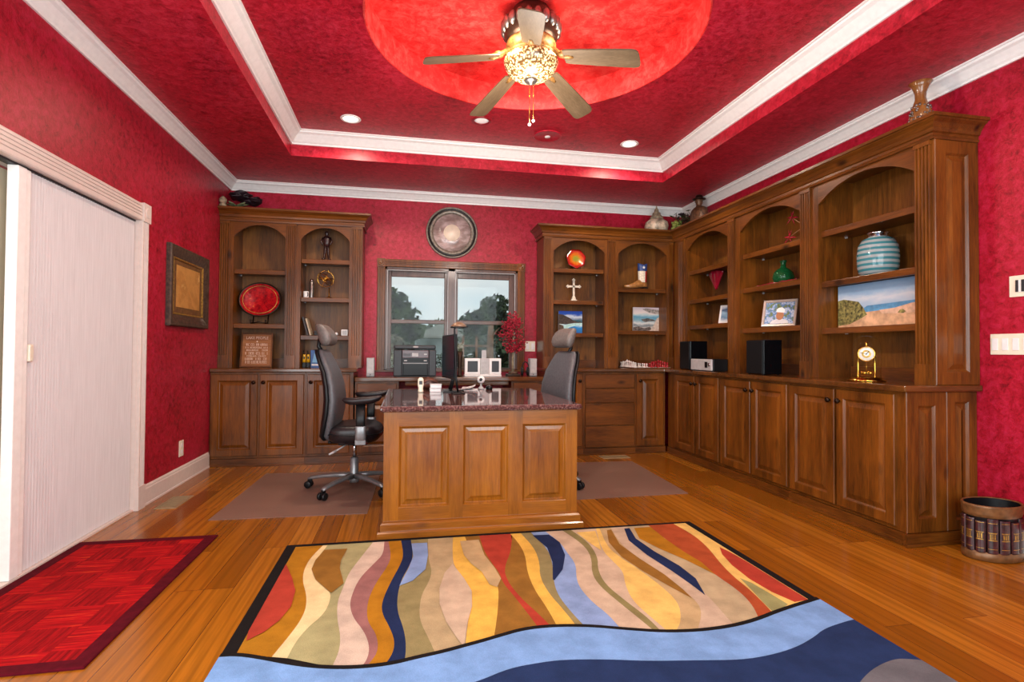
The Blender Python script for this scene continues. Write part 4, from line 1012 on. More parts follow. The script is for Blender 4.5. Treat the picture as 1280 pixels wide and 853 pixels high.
# ================================================================== ON THE WALLS
def plate(label, F, u0, u1, z0, z1, kind, n=1):
    r = thing('switch_plate' if kind == 'switch' else 'wall_outlet', label, 'wall plate', F((u0 + u1) / 2, 0, (z0 + z1) / 2), group='ivory wall plates')
    mb = MB(); mb.box(u0, u1, 0.0005, 0.006, z0, z1, F); mb.build('cover', M['plate'], r, bevel=0.003)
    w = (u1 - u0) / n
    for i in range(n):
        c = u0 + w * (i + 0.5); zc = (z0 + z1) / 2
        if kind == 'switch':
            mb = MB(); mb.box(c - 0.016, c + 0.016, 0.006, 0.009, zc - 0.034, zc + 0.034, F); mb.build('rocker', M['white'], r, bevel=0.0015)
        else:
            for dz in (-0.028, 0.028):
                mb = MB(); mb.box(c - 0.017, c + 0.017, 0.006, 0.008, zc + dz - 0.016, zc + dz + 0.016, F); mb.build('socket', M['white'], r, bevel=0.002)
    return r
plate('ivory power outlet low on the left wall above the baseboard', FL, 4.79, 4.875, 0.222, 0.352, 'outlet')
plate('ivory wall plate right of the window beside the red berry tree', FB, 1.338, 1.456, 1.094, 1.210, 'switch', 2)
plate('wide ivory plate of four rockers on the right wall', FRR, 2.300, 2.513, 1.097, 1.215, 'switch', 4)
r = plate('ivory wall control with a dark toggle high on the right wall', FRR, 2.285, 2.411, 1.418, 1.536, 'switch', 1)
mb = MB(); mb.box(2.325, 2.345, 0.009, 0.014, 1.445, 1.51, FRR); mb.box(2.362, 2.374, 0.009, 0.014, 1.445, 1.51, FRR); mb.build('slider', M['charcoal'], r)

# framed picture on the left wall
pf = thing('picture_frame', 'brown antique map in a wide dark frame hung on the left wall', 'picture', (XL, 4.9, 1.59))
M['framewood'] = plain('dark_weathered_frame', '4a382c', 0.5, var=0.25, scale=40)
fprof = [(0, 0.001), (0, 0.030), (0.008, 0.038), (0.03, 0.036), (0.06, 0.028), (0.085, 0.020), (0.092, 0.016), (0.092, 0.001)]
def frame_ring(F, u0, u1, z0, z1, prof):
    mb = MB(); vs = []; fs = []; k = len(prof)
    for (u, z, su, sz) in ((u0, z0, 1, 1), (u1, z0, -1, 1), (u1, z1, -1, -1), (u0, z1, 1, -1)):
        for i, d in prof: vs.append(F(u + su * i, d, z + sz * i))
    for c in range(4):
        for a in range(k): b = (a + 1) % k; c2_ = (c + 1) % 4; fs.append((c * k + a, c2_ * k + a, c2_ * k + b, c * k + b))
    return mb.add(vs, fs)
frame_ring(FL, 4.495, 5.305, 1.276, 1.907, fprof).build('outer_frame', M['framewood'], pf)
frame_ring(FL, 4.587, 5.213, 1.368, 1.815, [(0, 0.002), (0, 0.018), (0.006, 0.020), (0.014, 0.014), (0.014, 0.002)]).build('gilt_fillet', M['goldtool'], pf)
M['matboard'] = plain('bronze_mat_board', '6e4a26', 0.6, var=0.15)
mb = MB(); mb.box(4.60, 5.20, 0.003, 0.008, 1.38, 1.803, FL); mb.build('mat_board', M['matboard'], pf)
def map_mat(s):
    n = s.noise(s.coord((1, 1, 1)), 3.5, 8, 0.7); c = s.ramp(n, [(0.3, '9a6a30'), (0.5, 'c08a48'), (0.60, 'a87438'), (0.68, 'd8ac68'), (0.75, 'b07c3c')]); s.base(c)
M['map'] = picture('antique_map', map_mat)
mb = MB(); mb.box(4.665, 5.150, 0.008, 0.010, 1.430, 1.762, FL); mb.build('map_sheet', M['map'], pf)

# round plaque above the window
pq = thing('round_plaque', 'large round dark-rimmed wall plaque with a pale centre above the window', 'wall plaque', (0.495, YW, 2.41))
def disc(prof, name, mat, parent, seg=64): 
    mb = MB(); mb.lathe([(r_, -d) for r_, d in prof], (0.495, YW, 2.41), seg, axis='y')
    # lathe 'y' maps z -> -y offset
    return mb.build(name, mat, parent, fix=True)
def yl(prof, c, seg=48):
    """lathe about the wall normal: (radius, distance out from the wall)"""
    mb = MB(); n = len(prof); vs = []; fs = []
    for j in range(seg):
        a = 2 * PI * j / seg
        for r_, d in prof: vs.append((c[0] + r_ * math.cos(a), YW - d, c[2] + r_ * math.sin(a)))
    for j in range(seg):
        k = (j + 1) % seg
        for i in range(n - 1): fs.append((j * n + i, k * n + i, k * n + i + 1, j * n + i + 1))
    return mb.add(vs, fs, 0, True)
C_ = (0.495, 0, 2.408)
M['antiquerim'] = plain('antique_pewter_rim', '857b6e', 0.35, metal=0.2, var=0.2, scale=50)
yl([(0.284, 0.001), (0.286, 0.018), (0.278, 0.026), (0.266, 0.024), (0.262, 0.002)], C_).build('outer_rim', M['antiquerim'], pq)
yl([(0.264, 0.002), (0.264, 0.030), (0.254, 0.034), (0.246, 0.030), (0.246, 0.002)], C_).build('black_band', M['blackgloss'], pq)
yl([(0.247, 0.002), (0.247, 0.024), (0.235, 0.028), (0.212, 0.020), (0.208, 0.014), (0.208, 0.002)], C_).build('inner_rim', M['antiquerim'], pq)
def plq(s):
    n = s.noise(s.coord((1, 1, 2)), 5, 5, 0.6); s.base(s.ramp(n, [(0.32, '7a645e'), (0.5, 'ab958f'), (0.60, 'd0bab6'), (0.68, '94807a')])); s.b.inputs['Roughness'].default_value = 0.2
M['plaque'] = picture('plaque_face', plq)
yl([(0.209, 0.002), (0.209, 0.012), (0.09, 0.013), (1e-6, 0.013)], C_).build('face', M['plaque'], pq)
M['plaquectr'] = plain('cream_plaque_centre', 'f6e4cc', 0.4, var=0.05, scale=14)
yl([(0.092, 0.012), (0.090, 0.016), (1e-6, 0.017)], C_).build('centre_disc', M['plaquectr'], pq)

# ================================================================== ON TOP OF THE BOOKCASES
TOP = 2.478
def bloom(c, r, parent, seedv, np_=7, name='petal', mat=None):
    rnd = random.Random(seedv)
    for k in range(np_):
        a = 2 * PI * k / np_ + rnd.random() * 0.5; e = rnd.uniform(0.25, 1.25); mb = MB(); rings = []
        for t_ in (0, 0.3, 0.6, 0.85, 1.0):
            w = r * 0.55 * math.sin(PI * (0.12 + 0.83 * t_)) ; L_ = r * t_
            p = Vector((math.cos(a) * math.cos(e) * L_, math.sin(a) * math.cos(e) * L_, math.sin(e) * L_ - 0.25 * r * t_ * t_)); side = Vector((-math.sin(a), math.cos(a), 0))
            up_ = Vector((-math.cos(a) * math.sin(e), -math.sin(a) * math.sin(e), math.cos(e)))
            rings.append([Vector(c) + p + side * w * math.cos(q) + up_ * (0.008 + 0.0) * math.sin(q) + up_ * 0.25 * w * math.cos(q) ** 2 for q in [2 * PI * j / 10 for j in range(10)]])
        mb.loft(rings); mb.build(name, mat or M['plum'], parent)
fl_ = thing('flower_spray', 'dark plum artificial blooms lying on top of the left bookcase', 'flowers', (-1.58, 5.80, TOP))
bloom((-1.635, 5.82, 2.585), 0.15, fl_, 3, 11); bloom((-1.50, 5.78, 2.535), 0.13, fl_, 5, 10)
for k in range(5):
    a = k * 1.3 + 0.4; mb = MB(); mb.loft([[(-1.66 + math.cos(a) * l_ + math.sin(a) * w * math.cos(q), 5.74 + math.sin(a) * l_ * 0.6 - math.cos(a) * w * math.cos(q), TOP + 0.03 + 0.006 * math.sin(q) + 0.03 * l_ / 0.1) for q in [2 * PI * j / 8 for j in range(8)]] for l_, w in ((0, 0.006), (0.04, 0.026), (0.08, 0.024), (0.12, 0.004))]); mb.build('leaf', M['leafgreen'], fl_)
sf = thing('stone_finial', 'small mottled stone finial at the left end of the left bookcase top', 'ornament', (-1.748, 5.635, TOP))
mb = MB(); mb.lathe([(1e-6, TOP), (0.030, TOP), (0.034, TOP + 0.02), (0.020, TOP + 0.03), (0.036, TOP + 0.05), (0.034, TOP + 0.075), (0.015, TOP + 0.095), (1e-6, TOP + 0.105)], (-1.748, 5.635, 0), 16); mb.build('finial_body', M['stone'], sf)
ur = thing('lidded_urn', 'pale mottled urn with a pointed brown lid in the corner above the bookcases', 'urn', (2.84, 5.77, TOP))
mb = MB(); mb.lathe([(1e-6, TOP), (0.10, TOP), (0.125, TOP + 0.03), (0.137, TOP + 0.075), (0.125, TOP + 0.12), (0.085, TOP + 0.15), (0.07, TOP + 0.158), (1e-6, TOP + 0.158)], (2.84, 5.77, 0), 28)
M['urn'] = plain('cream_mottled_ceramic', 'c9b59c', 0.4, var=0.3, scale=18); mb.build('urn_body', M['urn'], ur)
mb = MB(); mb.lathe([(0.075, TOP + 0.156), (0.078, TOP + 0.17), (0.055, TOP + 0.20), (0.048, TOP + 0.205), (0.044, TOP + 0.23), (0.028, TOP + 0.24), (0.022, TOP + 0.27), (0.010, TOP + 0.285), (0.006, TOP + 0.31), (1e-6, TOP + 0.32)], (2.84, 5.77, 0), 24); mb.build('lid', M['stone'], ur)
gv = thing('vine_garland', 'green grape and ivy garland spread in the corner above the bookcases', 'garland', (3.08, 5.70, TOP))
rnd = random.Random(11)
mbg = MB()
for k in range(46):
    mbg.sphere((3.00 + rnd.random() * 0.09, 5.62 + rnd.random() * 0.08, TOP + 0.02 + rnd.random() * 0.09), 0.016, 8, 6)
g_ = mbg.build('grape_cluster', M['grape'], gv); g_['kind'] = 'stuff'
M['ivy'] = plain('dark_ivy', '47522e', 0.5, var=0.4, scale=30); M['ivy2'] = plain('brown_dried_leaf', '5f4a38', 0.6, var=0.35, scale=30)
mbs = [MB(), MB()]
for k in range(150):
    t_ = rnd.random(); c = Vector((3.02 + 0.20 * t_ + rnd.gauss(0, .015), 5.70 - 0.10 * t_ + rnd.gauss(0, .05), TOP + 0.03 + abs(rnd.gauss(0.06, .05)) + 0.05 * t_)); c.z = max(c.z, TOP + 0.02)
    a = Vector((rnd.gauss(0, 1), rnd.gauss(0, 1), rnd.gauss(0, 1))).normalized(); b = a.orthogonal().normalized(); L_ = rnd.uniform(.02, .038)
    mbs[k % 2].add([c - a * L_, c + b * L_ * .6, c + a * L_, c - b * L_ * .6], [(0, 1, 2, 3)])
for mb_, m_, nm in ((mbs[0], 'ivy', 'ivy_leaves'), (mbs[1], 'ivy2', 'dried_leaves')):
    q = mb_.build(nm, M[m_], gv, fix=False); q['kind'] = 'stuff'
mb = MB(); mb.tube([(3.10, 5.68, TOP + 0.0), (3.115, 5.675, TOP + 0.10), (3.10, 5.67, TOP + 0.19)], 0.004, 6); mb.build('stem', M['ivy2'], gv)
bloom((3.10, 5.67, TOP + 0.19), 0.05, gv, 9, 5, 'dark_bud')
# bronze bust with a hat
bu = thing('figurine', 'bronze bust of a man in a brimmed hat on the right bookcase near the corner', 'figurine', (3.14, 5.36, TOP))
rings = []
for z, hx, hy in ((0, 0.085, 0.105), (0.03, 0.08, 0.115), (0.10, 0.075, 0.128), (0.15, 0.07, 0.130), (0.185, 0.06, 0.115), (0.205, 0.045, 0.075), (0.215, 0.032, 0.035), (0.235, 0.028, 0.028), (0.245, 0.034, 0.034), (0.275, 0.040, 0.036), (0.305, 0.034, 0.032), (0.318, 0.015, 0.015)):
    rings.append([(3.14 + p, 5.36 + q, TOP + z) for p, q in rrect(0, 0, hx, hy, 24, 2.3)])
mb = MB().loft(rings); mb.sphere((3.098, 5.36, TOP + 0.265), 0.010, 8, 6); mb.build('body', M['cloth'], bu)
mb = MB(); mb.lathe([(1e-6, TOP + 0.286), (0.068, TOP + 0.292), (0.072, TOP + 0.298), (0.066, TOP + 0.299), (0.040, TOP + 0.296), (0.038, TOP + 0.330), (0.028, TOP + 0.340), (1e-6, TOP + 0.334)], (3.14, 5.36, 0), 24); mb.build('hat', M['bronze'], bu)
# carved wooden vase at the near end
vs_ = thing('wooden_vase', 'flared carved wooden vase on top of the right bookcase near its end', 'vase', (3.10, 2.74, TOP))
M['vasewood'] = wood('turned_vase_wood', '5a2c12', '8a5026', 'b07a40', rough=0.25, coat=0.5)
mb = MB(); mb.lathe([(1e-6, TOP), (0.036, TOP), (0.052, TOP + 0.03), (0.060, TOP + 0.07), (0.056, TOP + 0.11), (0.040, TOP + 0.155), (0.029, TOP + 0.19), (0.030, TOP + 0.225), (0.044, TOP + 0.265), (0.063, TOP + 0.29), (0.060, TOP + 0.292), (0.040, TOP + 0.268), (0.024, TOP + 0.22), (1e-6, TOP + 0.21)], (3.10, 2.74, 0), 32); vb = mb.build('vase_body', M['vasewood'], vs_)
rnd = random.Random(4); mb = MB()
for k in range(60):
    a = rnd.uniform(PI * 0.75, PI * 1.85); z = rnd.uniform(0.03, 0.15); rr_ = 0.060 - 0.3 * max(0, z - 0.09); mb.sphere((3.10 + rr_ * math.cos(a), 2.74 + rr_ * math.sin(a), TOP + z), rnd.uniform(.005, .010), 7, 5)
q = mb.build('carving', M['pewter'], vb); q['kind'] = 'stuff'

# ================================================================== SHELF THINGS, BACK LEFT
YS = 5.82
pt = thing('decorative_plate', 'large glossy red oval plate on a black stand in the left bookcase', 'plate', (-1.44, YS, 1.349))
T = Matrix.Translation((-1.44, YS - 0.01, 1.596)) @ Matrix.Rotation(math.radians(90 - 12), 4, 'X')
def redplate(s):
    n = s.noise(s.coord(), 16, 6, 0.7); s.base(s.ramp(n, [(0.32, '3e040a'), (0.5, '9a0c14'), (0.62, 'c21a1c'), (0.72, 'd07a3a')])); s.b.inputs['Roughness'].default_value = 0.08; s.b.inputs['Coat Weight'].default_value = 0.6
M['redplate'] = picture('red_lacquer_plate', redplate)
mb = MB(); mb.lathe([(1e-6, -0.012), (0.10, -0.008), (0.165, 0.010), (0.170, 0.016), (0.160, 0.016), (0.10, 0.004), (1e-6, 0.0)], (0, 0, 0), 56, sx=1.15, sy=1.02).xform(T); mb.build('dish', M['redplate'], pt)
mb = MB(); mb.lathe([(0.160, 0.014), (0.166, 0.022), (0.176, 0.016), (0.172, 0.004), (0.163, 0.008)], (0, 0, 0), 56, sx=1.15, sy=1.02, ring=True).xform(T); mb.build('dark_rim', M['bronze'], pt)
mb = MB(); mb.lathe([(0.138, 0.013), (0.141, 0.0155), (0.144, 0.0135)], (0, 0, 0), 56, sx=1.15, sy=1.02, cap=False).xform(T); mb.build('gold_band', M['goldtool'], pt, fix=False)
mb = MB()
for sx in (-0.07, 0.07):
    mb.tube([(-1.44 + sx, YS - 0.075, 1.385), (-1.44 + sx, YS - 0.07, 1.358), (-1.44 + sx, YS, 1.357), (-1.44 + sx, YS + 0.05, 1.50)], 0.006, 8); mb.sphere((-1.44 + sx, YS - 0.075, 1.385), 0.010, 8, 6)
mb.tube([(-1.51, YS - 0.04, 1.357), (-1.44, YS - 0.055, 1.372), (-1.37, YS - 0.04, 1.357)], 0.006, 8); mb.build('stand', M['bronze'], pt)

sg = thing('wooden_sign', 'brown wooden lake sign with white lettering standing in the left bookcase', 'sign', (-1.457, 5.76, ZW))
TS = Matrix.Translation((-1.457, 5.745, ZW + 0.002)) @ Matrix.Rotation(math.radians(-9), 4, 'X')
M['signwood'] = wood('sign_board_wood', '6a3a1c', '94582c', 'b27846', rough=0.5, axis='x', coat=0.05)
mb = MB(); mb.box(-0.138, 0.138, 0, 0.012, 0.012, 0.335).xform(TS); mb.build('board', M['signwood'], sg)
for (a, b, c, d_) in ((-0.148, -0.134, 0, 0.345), (0.134, 0.148, 0, 0.345)):
    mb = MB(); mb.box(a, b, -0.008, 0.018, c, d_).xform(TS); mb.build('frame_side', M['wood'], sg)
mb = MB(); mb.box(-0.134, 0.134, -0.008, 0.018, 0, 0.014).xform(TS); mb.build('frame_bottom', M['woodx'], sg)
mb = MB(); mb.box(-0.134, 0.134, -0.008, 0.018, 0.331, 0.345).xform(TS); mb.build('frame_top', M['woodx'], sg)
M['lettering'] = plain('pale_sign_lettering', 'd9b8a2', 0.6, var=0.05)
def text(body, size, mtx, parent, name='lettering', mat=None, width=None):
    cu = bpy.data.curves.new('t', 'FONT'); cu.body = body; cu.size = size; cu.align_x = 'CENTER'; cu.align_y = 'CENTER'; cu.extrude = 0.0006
    to = bpy.data.objects.new('t', cu); COL.objects.link(to); dg = bpy.context.evaluated_depsgraph_get(); me = bpy.data.meshes.new_from_object(to.evaluated_get(dg))
    bpy.data.objects.remove(to); xs = [v.co.x for v in me.vertices]; w0 = max(xs) - min(xs)
    k = width / w0 if width else 1
    mb = MB(); mb.add([mtx @ Vector((v.co.x * k, v.co.y, v.co.z)) for v in me.vertices], [tuple(p.vertices) for p in me.polygons]); bpy.data.meshes.remove(me)
    return mb.build(name, mat or M['lettering'], parent, fix=False)
RT = TS @ Matrix.Translation((0, -0.0012, 0)) @ Matrix.Rotation(PI / 2, 4, 'X')
text('LAKE PEOPLE', 0.040, RT @ Matrix.Translation((0, 0.295, 0)), sg, width=0.205)
mb = MB(); mb.lathe([(1e-6, 0), (0.009, 0), (0.009, 0.001), (1e-6, 0.001)], (0, 0, 0), 5).xform(RT @ Matrix.Translation((0, 0.258, 0))); mb.build('star', M['lettering'], sg)
# the smaller lines are too worn to read: rows of short strokes
rnd = random.Random(21)
for zc, hgt, w in ((0.228, 0.024, 0.20), (0.198, 0.016, 0.21), (0.172, 0.018, 0.19), (0.140, 0.026, 0.21), (0.112, 0.014, 0.18), (0.084, 0.022, 0.21), (0.052, 0.028, 0.20)):
    mb = MB(); x = -w / 2
    while x < w / 2:
        lw = rnd.uniform(0.008, 0.014)
        if rnd.random() < 0.16: x += 0.010; continue
        z0, z1 = zc - hgt / 2, zc + hgt / 2; st = 0.0028; ty = rnd.randint(0, 3)
        mb.box(x, x + st, -0.0012, 0, z0, z1)
        if ty in (0, 2): mb.box(x + lw - st - 0.003, x + lw - 0.003, -0.0012, 0, z0, z1)
        if ty in (0, 1): mb.box(x, x + lw - 0.003, -0.0012, 0, z1 - st, z1)
        if ty in (1, 2, 3): mb.box(x, x + lw - 0.003, -0.0012, 0, z0, z0 + st)
        if ty == 3: mb.box(x, x + lw - 0.004, -0.0012, 0, zc - st / 2, zc + st / 2)
        x += lw
    mb.xform(TS); mb.build('worn_lettering', M['lettering'], sg)

fg = thing('figurine', 'slim dark standing figurine on the top shelf of the left bookcase', 'figurine', (-0.81, YS, 2.012))
mb = MB(); S_ = 2.012
mb.lathe([(1e-6, S_ + 0.0006), (0.05, S_ + 0.0006), (0.05, S_ + 0.010), (0.02, S_ + 0.014), (1e-6, S_ + 0.014)], (-0.81, YS, 0), 20); mb.build('base', M['bronze'], fg)
mb = MB()
for sx in (-1, 1): mb.tube([(-0.81 + sx * 0.035, YS - 0.02, S_ + 0.018), (-0.81 + sx * 0.022, YS, S_ + 0.03), (-0.81 + sx * 0.016, YS, S_ + 0.10), (-0.81 + sx * 0.010, YS, S_ + 0.165)], [0.012, 0.010, 0.013, 0.017], 8)
mb.loft([[(-0.81 + p, YS + q, S_ + z) for p, q in rrect(0, 0, a, b, 14, 2.2)] for z, a, b in ((0.15, 0.026, 0.02), (0.19, 0.032, 0.022), (0.23, 0.038, 0.024), (0.255, 0.030, 0.02), (0.265, 0.012, 0.012), (0.272, 0.012, 0.012), (0.285, 0.018, 0.018), (0.302, 0.017, 0.017), (0.312, 0.006, 0.006))])
for sx in (-1, 1): mb.tube([(-0.81 + sx * 0.036, YS, S_ + 0.245), (-0.81 + sx * 0.055, YS - 0.01, S_ + 0.20), (-0.81 + sx * 0.035, YS - 0.025, S_ + 0.165)], [0.010, 0.009, 0.007], 8)
M['darkfig'] = plain('dark_carved_figure', '2e1616', 0.35, var=0.2); mb.build('body', M['darkfig'], fg)

am = thing('armillary_sphere', 'brass armillary sphere on a stem in the left bookcase', 'ornament', (-0.815, YS, 1.624))
S_ = 1.624; cc = Vector((-0.815, YS, S_ + 0.205))
mb = MB(); mb.lathe([(1e-6, S_ + 0.0006), (0.045, S_ + 0.0006), (0.045, S_ + 0.008), (0.018, S_ + 0.016), (0.006, S_ + 0.03), (0.006, S_ + 0.115), (1e-6, S_ + 0.115)], (-0.78, YS, 0), 20); mb.build('stem', M['brass'], am)
for rx, rz_ in ((0, 0), (90, 20), (60, 70), (35, 120)):
    R_ = Matrix.Rotation(math.radians(rz_), 4, 'Z') @ Matrix.Rotation(math.radians(rx), 4, 'X')
    mb = MB(); mb.tube([cc + R_ @ Vector((0.082 * math.cos(a), 0.082 * math.sin(a), 0)) for a in [2 * PI * i / 32 for i in range(32)]], 0.0038, 6, closed=True); mb.build('ring', M['brass'], am)
mb = MB(); mb.sphere(cc, 0.022, 12, 8); mb.tube([cc + Vector((-0.04, 0, -0.10)), cc + Vector((0.035, 0, 0.11))], 0.003, 6); mb.build('globe', M['brass'], am)

def lathe_thing(name, label, cat, c, prof, mat, part, seg=24, **kw):
    t_ = thing(name, label, cat, c, **kw); mb = MB(); mb.lathe([(r_, c[2] + z) for r_, z in prof], (c[0], c[1], 0), seg); mb.build(part, mat, t_); return t_
t_ = lathe_thing('metal_flask', 'tall silver flask left of the armillary sphere', 'flask', (-0.952, YS, 1.624), [(1e-6, 0.0006), (0.023, 0.0006), (0.024, 0.01), (0.024, 0.165), (0.018, 0.175), (1e-6, 0.175)], M['pewter'], 'flask_body')
mb = MB(); mb.lathe([(0.014, 1.624 + 0.174), (0.014, 1.624 + 0.198), (1e-6, 1.624 + 0.20)], (-0.952, YS, 0), 16); mb.build('stopper', M['chrome'], t_)
t_ = lathe_thing('mug', 'small white cup at the left end of the armillary shelf', 'cup', (-1.000, 5.79, 1.624), [(1e-6, 0.0006), (0.024, 0.0006), (0.026, 0.004), (0.026, 0.068), (0.023, 0.068), (0.022, 0.008), (1e-6, 0.008)], M['white'], 'cup_body')
mb = MB(); mb.tube([(-0.984, 5.769, 1.680), (-0.976, 5.752, 1.672), (-0.976, 5.752, 1.645), (-0.984, 5.769, 1.638)], 0.004, 6); mb.build('handle', M['charcoal'], t_)
# leaning books, box, cube, ball on the third shelf
S_ = 1.241
for k, (lb, col, x0, lean, h_, th) in enumerate((('thin dark book leaning at the left end of the third shelf', '3a3030', -0.965, 15, 0.19, 0.016), ('thin pale book leaning on the dark one', 'b9a68a', -0.938, 15, 0.175, 0.016))):
    b_ = thing('book', lb, 'book', (x0, YS, S_), group='leaning books in the left bookcase')
    T = Matrix.Translation((x0, YS, S_ + 0.001 + th * math.sin(math.radians(lean)))) @ Matrix.Rotation(math.radians(-lean), 4, 'Y')
    mb = MB(); mb.box(-th, -th + 0.002, -0.07, 0.07, 0, h_); mb.box(-0.002, 0, -0.07, 0.07, 0, h_); mb.box(-th, 0, -0.072, -0.070, 0, h_); mb.xform(T); mb.build('cover', plain('book_cover_' + col, col, 0.5), b_)
    mb = MB(); mb.box(-th + 0.002, -0.002, -0.070, 0.068, 0.003, h_ - 0.003).xform(T); mb.build('pages', M['paper'], b_)
b_ = thing('keepsake_box', 'flat dark box lying beside the leaning books', 'box', (-0.875, YS, S_))
mb = MB(); mb.box(-0.915, -0.845, YS - 0.05, YS + 0.05, S_ + 0.0005, S_ + 0.036); mb.build('box_body', M['black'], b_, bevel=0.003)
mb = MB(); mb.box(-0.917, -0.843, YS - 0.052, YS + 0.052, S_ + 0.036, S_ + 0.050); mb.build('lid', M['charcoal'], b_, bevel=0.003)
b_ = thing('desk_cube', 'small white cube at the right end of the third shelf', 'cube', (-0.617, 5.80, S_))
mb = MB(); mb.box(-0.650, -0.584, 5.767, 5.833, S_ + 0.0005, S_ + 0.066); mb.build('cube_body', M['white'], b_, bevel=0.006)
mb = MB(); mb.box(-0.640, -0.594, 5.7655, 5.767, S_ + 0.012, S_ + 0.056); mb.build('face_panel', M['lightgrey'], b_)
b_ = thing('ball_ornament', 'tiny white ball beside the white cube', 'ornament', (-0.700, 5.79, S_))
mb = MB(); mb.sphere((-0.700, 5.79, S_ + 0.019), 0.018, 14, 10); mb.build('ball', M['white'], b_)
mb = MB(); mb.lathe([(1e-6, S_ + 0.0005), (0.012, S_ + 0.0005), (0.009, S_ + 0.004), (1e-6, S_ + 0.004)], (-0.700, 5.79, 0), 14); mb.build('foot', M['charcoal'], b_)
# yellow radios and a blue box on the worktop
hr_ = None
for x, lb in ((-1.006, 'yellow and black handheld radio nearest the centre stile of the left bookcase'), (-0.967, 'yellow and black handheld radio next to the blue box')):
    if hr_ is None:
        hr_ = thing('handheld_radio', lb, 'radio', (x, 5.78, ZW), group='yellow handheld radios')
        mb = MB(); mb.box(x - 0.018, x + 0.018, 5.765, 5.795, ZW + 0.0005, ZW + 0.05); mb.build('battery_base', M['black'], hr_, bevel=0.004)
        mb = MB(); mb.loft([[(x + p, 5.78 + q, ZW + z) for p, q in rrect(0, 0, a, 0.014, 14, 4)] for z, a in ((0.05, 0.017), (0.09, 0.015), (0.125, 0.013), (0.132, 0.009))]); mb.build('case', M['yellow'], hr_)
        mb = MB(); mb.tube([(x - 0.008, 5.78, ZW + 0.13), (x - 0.008, 5.78, ZW + 0.17)], 0.0045, 8); mb.build('aerial', M['black'], hr_)
        mb = MB(); mb.box(x - 0.007, x + 0.008, 5.7635, 5.766, ZW + 0.085, ZW + 0.11); mb.build('screen', M['black'], hr_)
    else: dup(hr_, (x, 5.78, ZW), None, lb)
bb = thing('card_box', 'blue printed box with a pale triangle standing behind the left chair', 'box', (-0.89, 5.78, ZW))
mb = MB(); mb.box(-0.942, -0.842, 5.755, 5.815, ZW + 0.0005, ZW + 0.175); mb.build('carton', M['blue'], bb, bevel=0.002)
mb = MB(); mb.prism([(-0.927, ZW + 0.05), (-0.860, ZW + 0.05), (-0.904, ZW + 0.15)], 5.7537, 5.7547, lambda p, q, t_: (p, t_, q)); mb.build('printed_triangle', plain('light_blue_print', '6fa3c8', 0.5), bb)
mb = MB(); mb.box(-0.932, -0.854, 5.7537, 5.7547, ZW + 0.018, ZW + 0.035); mb.build('printed_band', M['paper'], bb)

# ================================================================== SHELF THINGS, BACK RIGHT
def flame(s):
    g = s.n('ShaderNodeTexGradient', gradient_type='SPHERICAL'); v = s.coord((7.5, 7.5, 7.5)); s.l(v, g.inputs[0])
    n = s.noise(s.coord(), 30, 4, 0.6); mx = s.n('ShaderNodeMath', operation='MULTIPLY_ADD'); s.l(n, mx.inputs[0]); mx.inputs[1].default_value = 0.35; s.l(g.outputs['Fac'], mx.inputs[2])
    s.base(s.ramp(mx.outputs[0], [(0.25, '86060c'), (0.5, 'b01c12'), (0.75, 'cc6a1a'), (1.0, '8a8c2c')])); s.b.inputs['Roughness'].default_value = 0.1
M['flame'] = picture('red_yellow_art_glass', flame)
gp = thing('glass_plate', 'round red and yellow art glass plate on the top shelf of the back right bookcase', 'plate', (1.88, 5.82, 2.014))
T = Matrix.Translation((1.88, 5.82, 2.142)) @ Matrix.Rotation(math.radians(90 - 10), 4, 'X'); mb = MB()
n = 60; rings = []
for r_, z in ((0.001, 0), (0.04, 0.002), (0.08, 0.010), (0.105, 0.018), (0.112, 0.020), (0.106, 0.024), (0.08, 0.016), (0.04, 0.009), (0.001, 0.007)):
    rings.append([(r_ * (1 + 0.05 * math.sin(7 * a) * r_ / 0.11) * math.cos(a), r_ * (1 + 0.05 * math.sin(7 * a) * r_ / 0.11) * math.sin(a), z) for a in [2 * PI * i / n for i in range(n)]])
mb.loft(rings).xform(T)
mb.build('plate_body', M['flame'], gp, base=(1.88, 5.82, 2.142))
mb = MB(); mb.tube([(1.84, 5.77, 2.05), (1.84, 5.78, 2.02), (1.84, 5.87, 2.02), (1.86, 5.86, 2.13)], 0.004, 6); mb.tube([(1.92, 5.77, 2.05), (1.92, 5.78, 2.02), (1.92, 5.87, 2.02), (1.90, 5.86, 2.13)], 0.004, 6); mb.build('easel', M['bronze'], gp)
cr = thing('standing_cross', 'white budded cross standing on the second shelf right of the window', 'cross', (1.858, YS, 1.662))
S_ = 1.662; mb = MB()
mb.box(1.848, 1.869, YS - 0.008, YS + 0.008, S_ + 0.05, S_ + 0.235); mb.box(1.795, 1.922, YS - 0.008, YS + 0.008, S_ + 0.158, S_ + 0.180)
for c in ((1.789, S_ + 0.169), (1.928, S_ + 0.169), (1.8585, S_ + 0.243)):
    for a in (0, 90, 180, 270): mb.sphere((c[0] + 0.011 * math.cos(math.radians(a)), YS, c[1] + 0.011 * math.sin(math.radians(a))), 0.0095, 10, 8)
M['ivoryc'] = plain('ivory_resin', 'e0d3c0', 0.5, var=0.12, scale=60)
mb.build('cross_body', M['ivoryc'], cr)
mb = MB(); mb.loft([[(1.8585 + p, YS + q, S_ + z) for p, q in rrect(0, 0, a, b, 16, 5)] for z, a, b in ((0.0005, 0.036, 0.028), (0.018, 0.034, 0.026), (0.022, 0.026, 0.020), (0.055, 0.016, 0.012), (0.060, 0.012, 0.010))]); mb.build('pedestal', M['ivoryc'], cr)
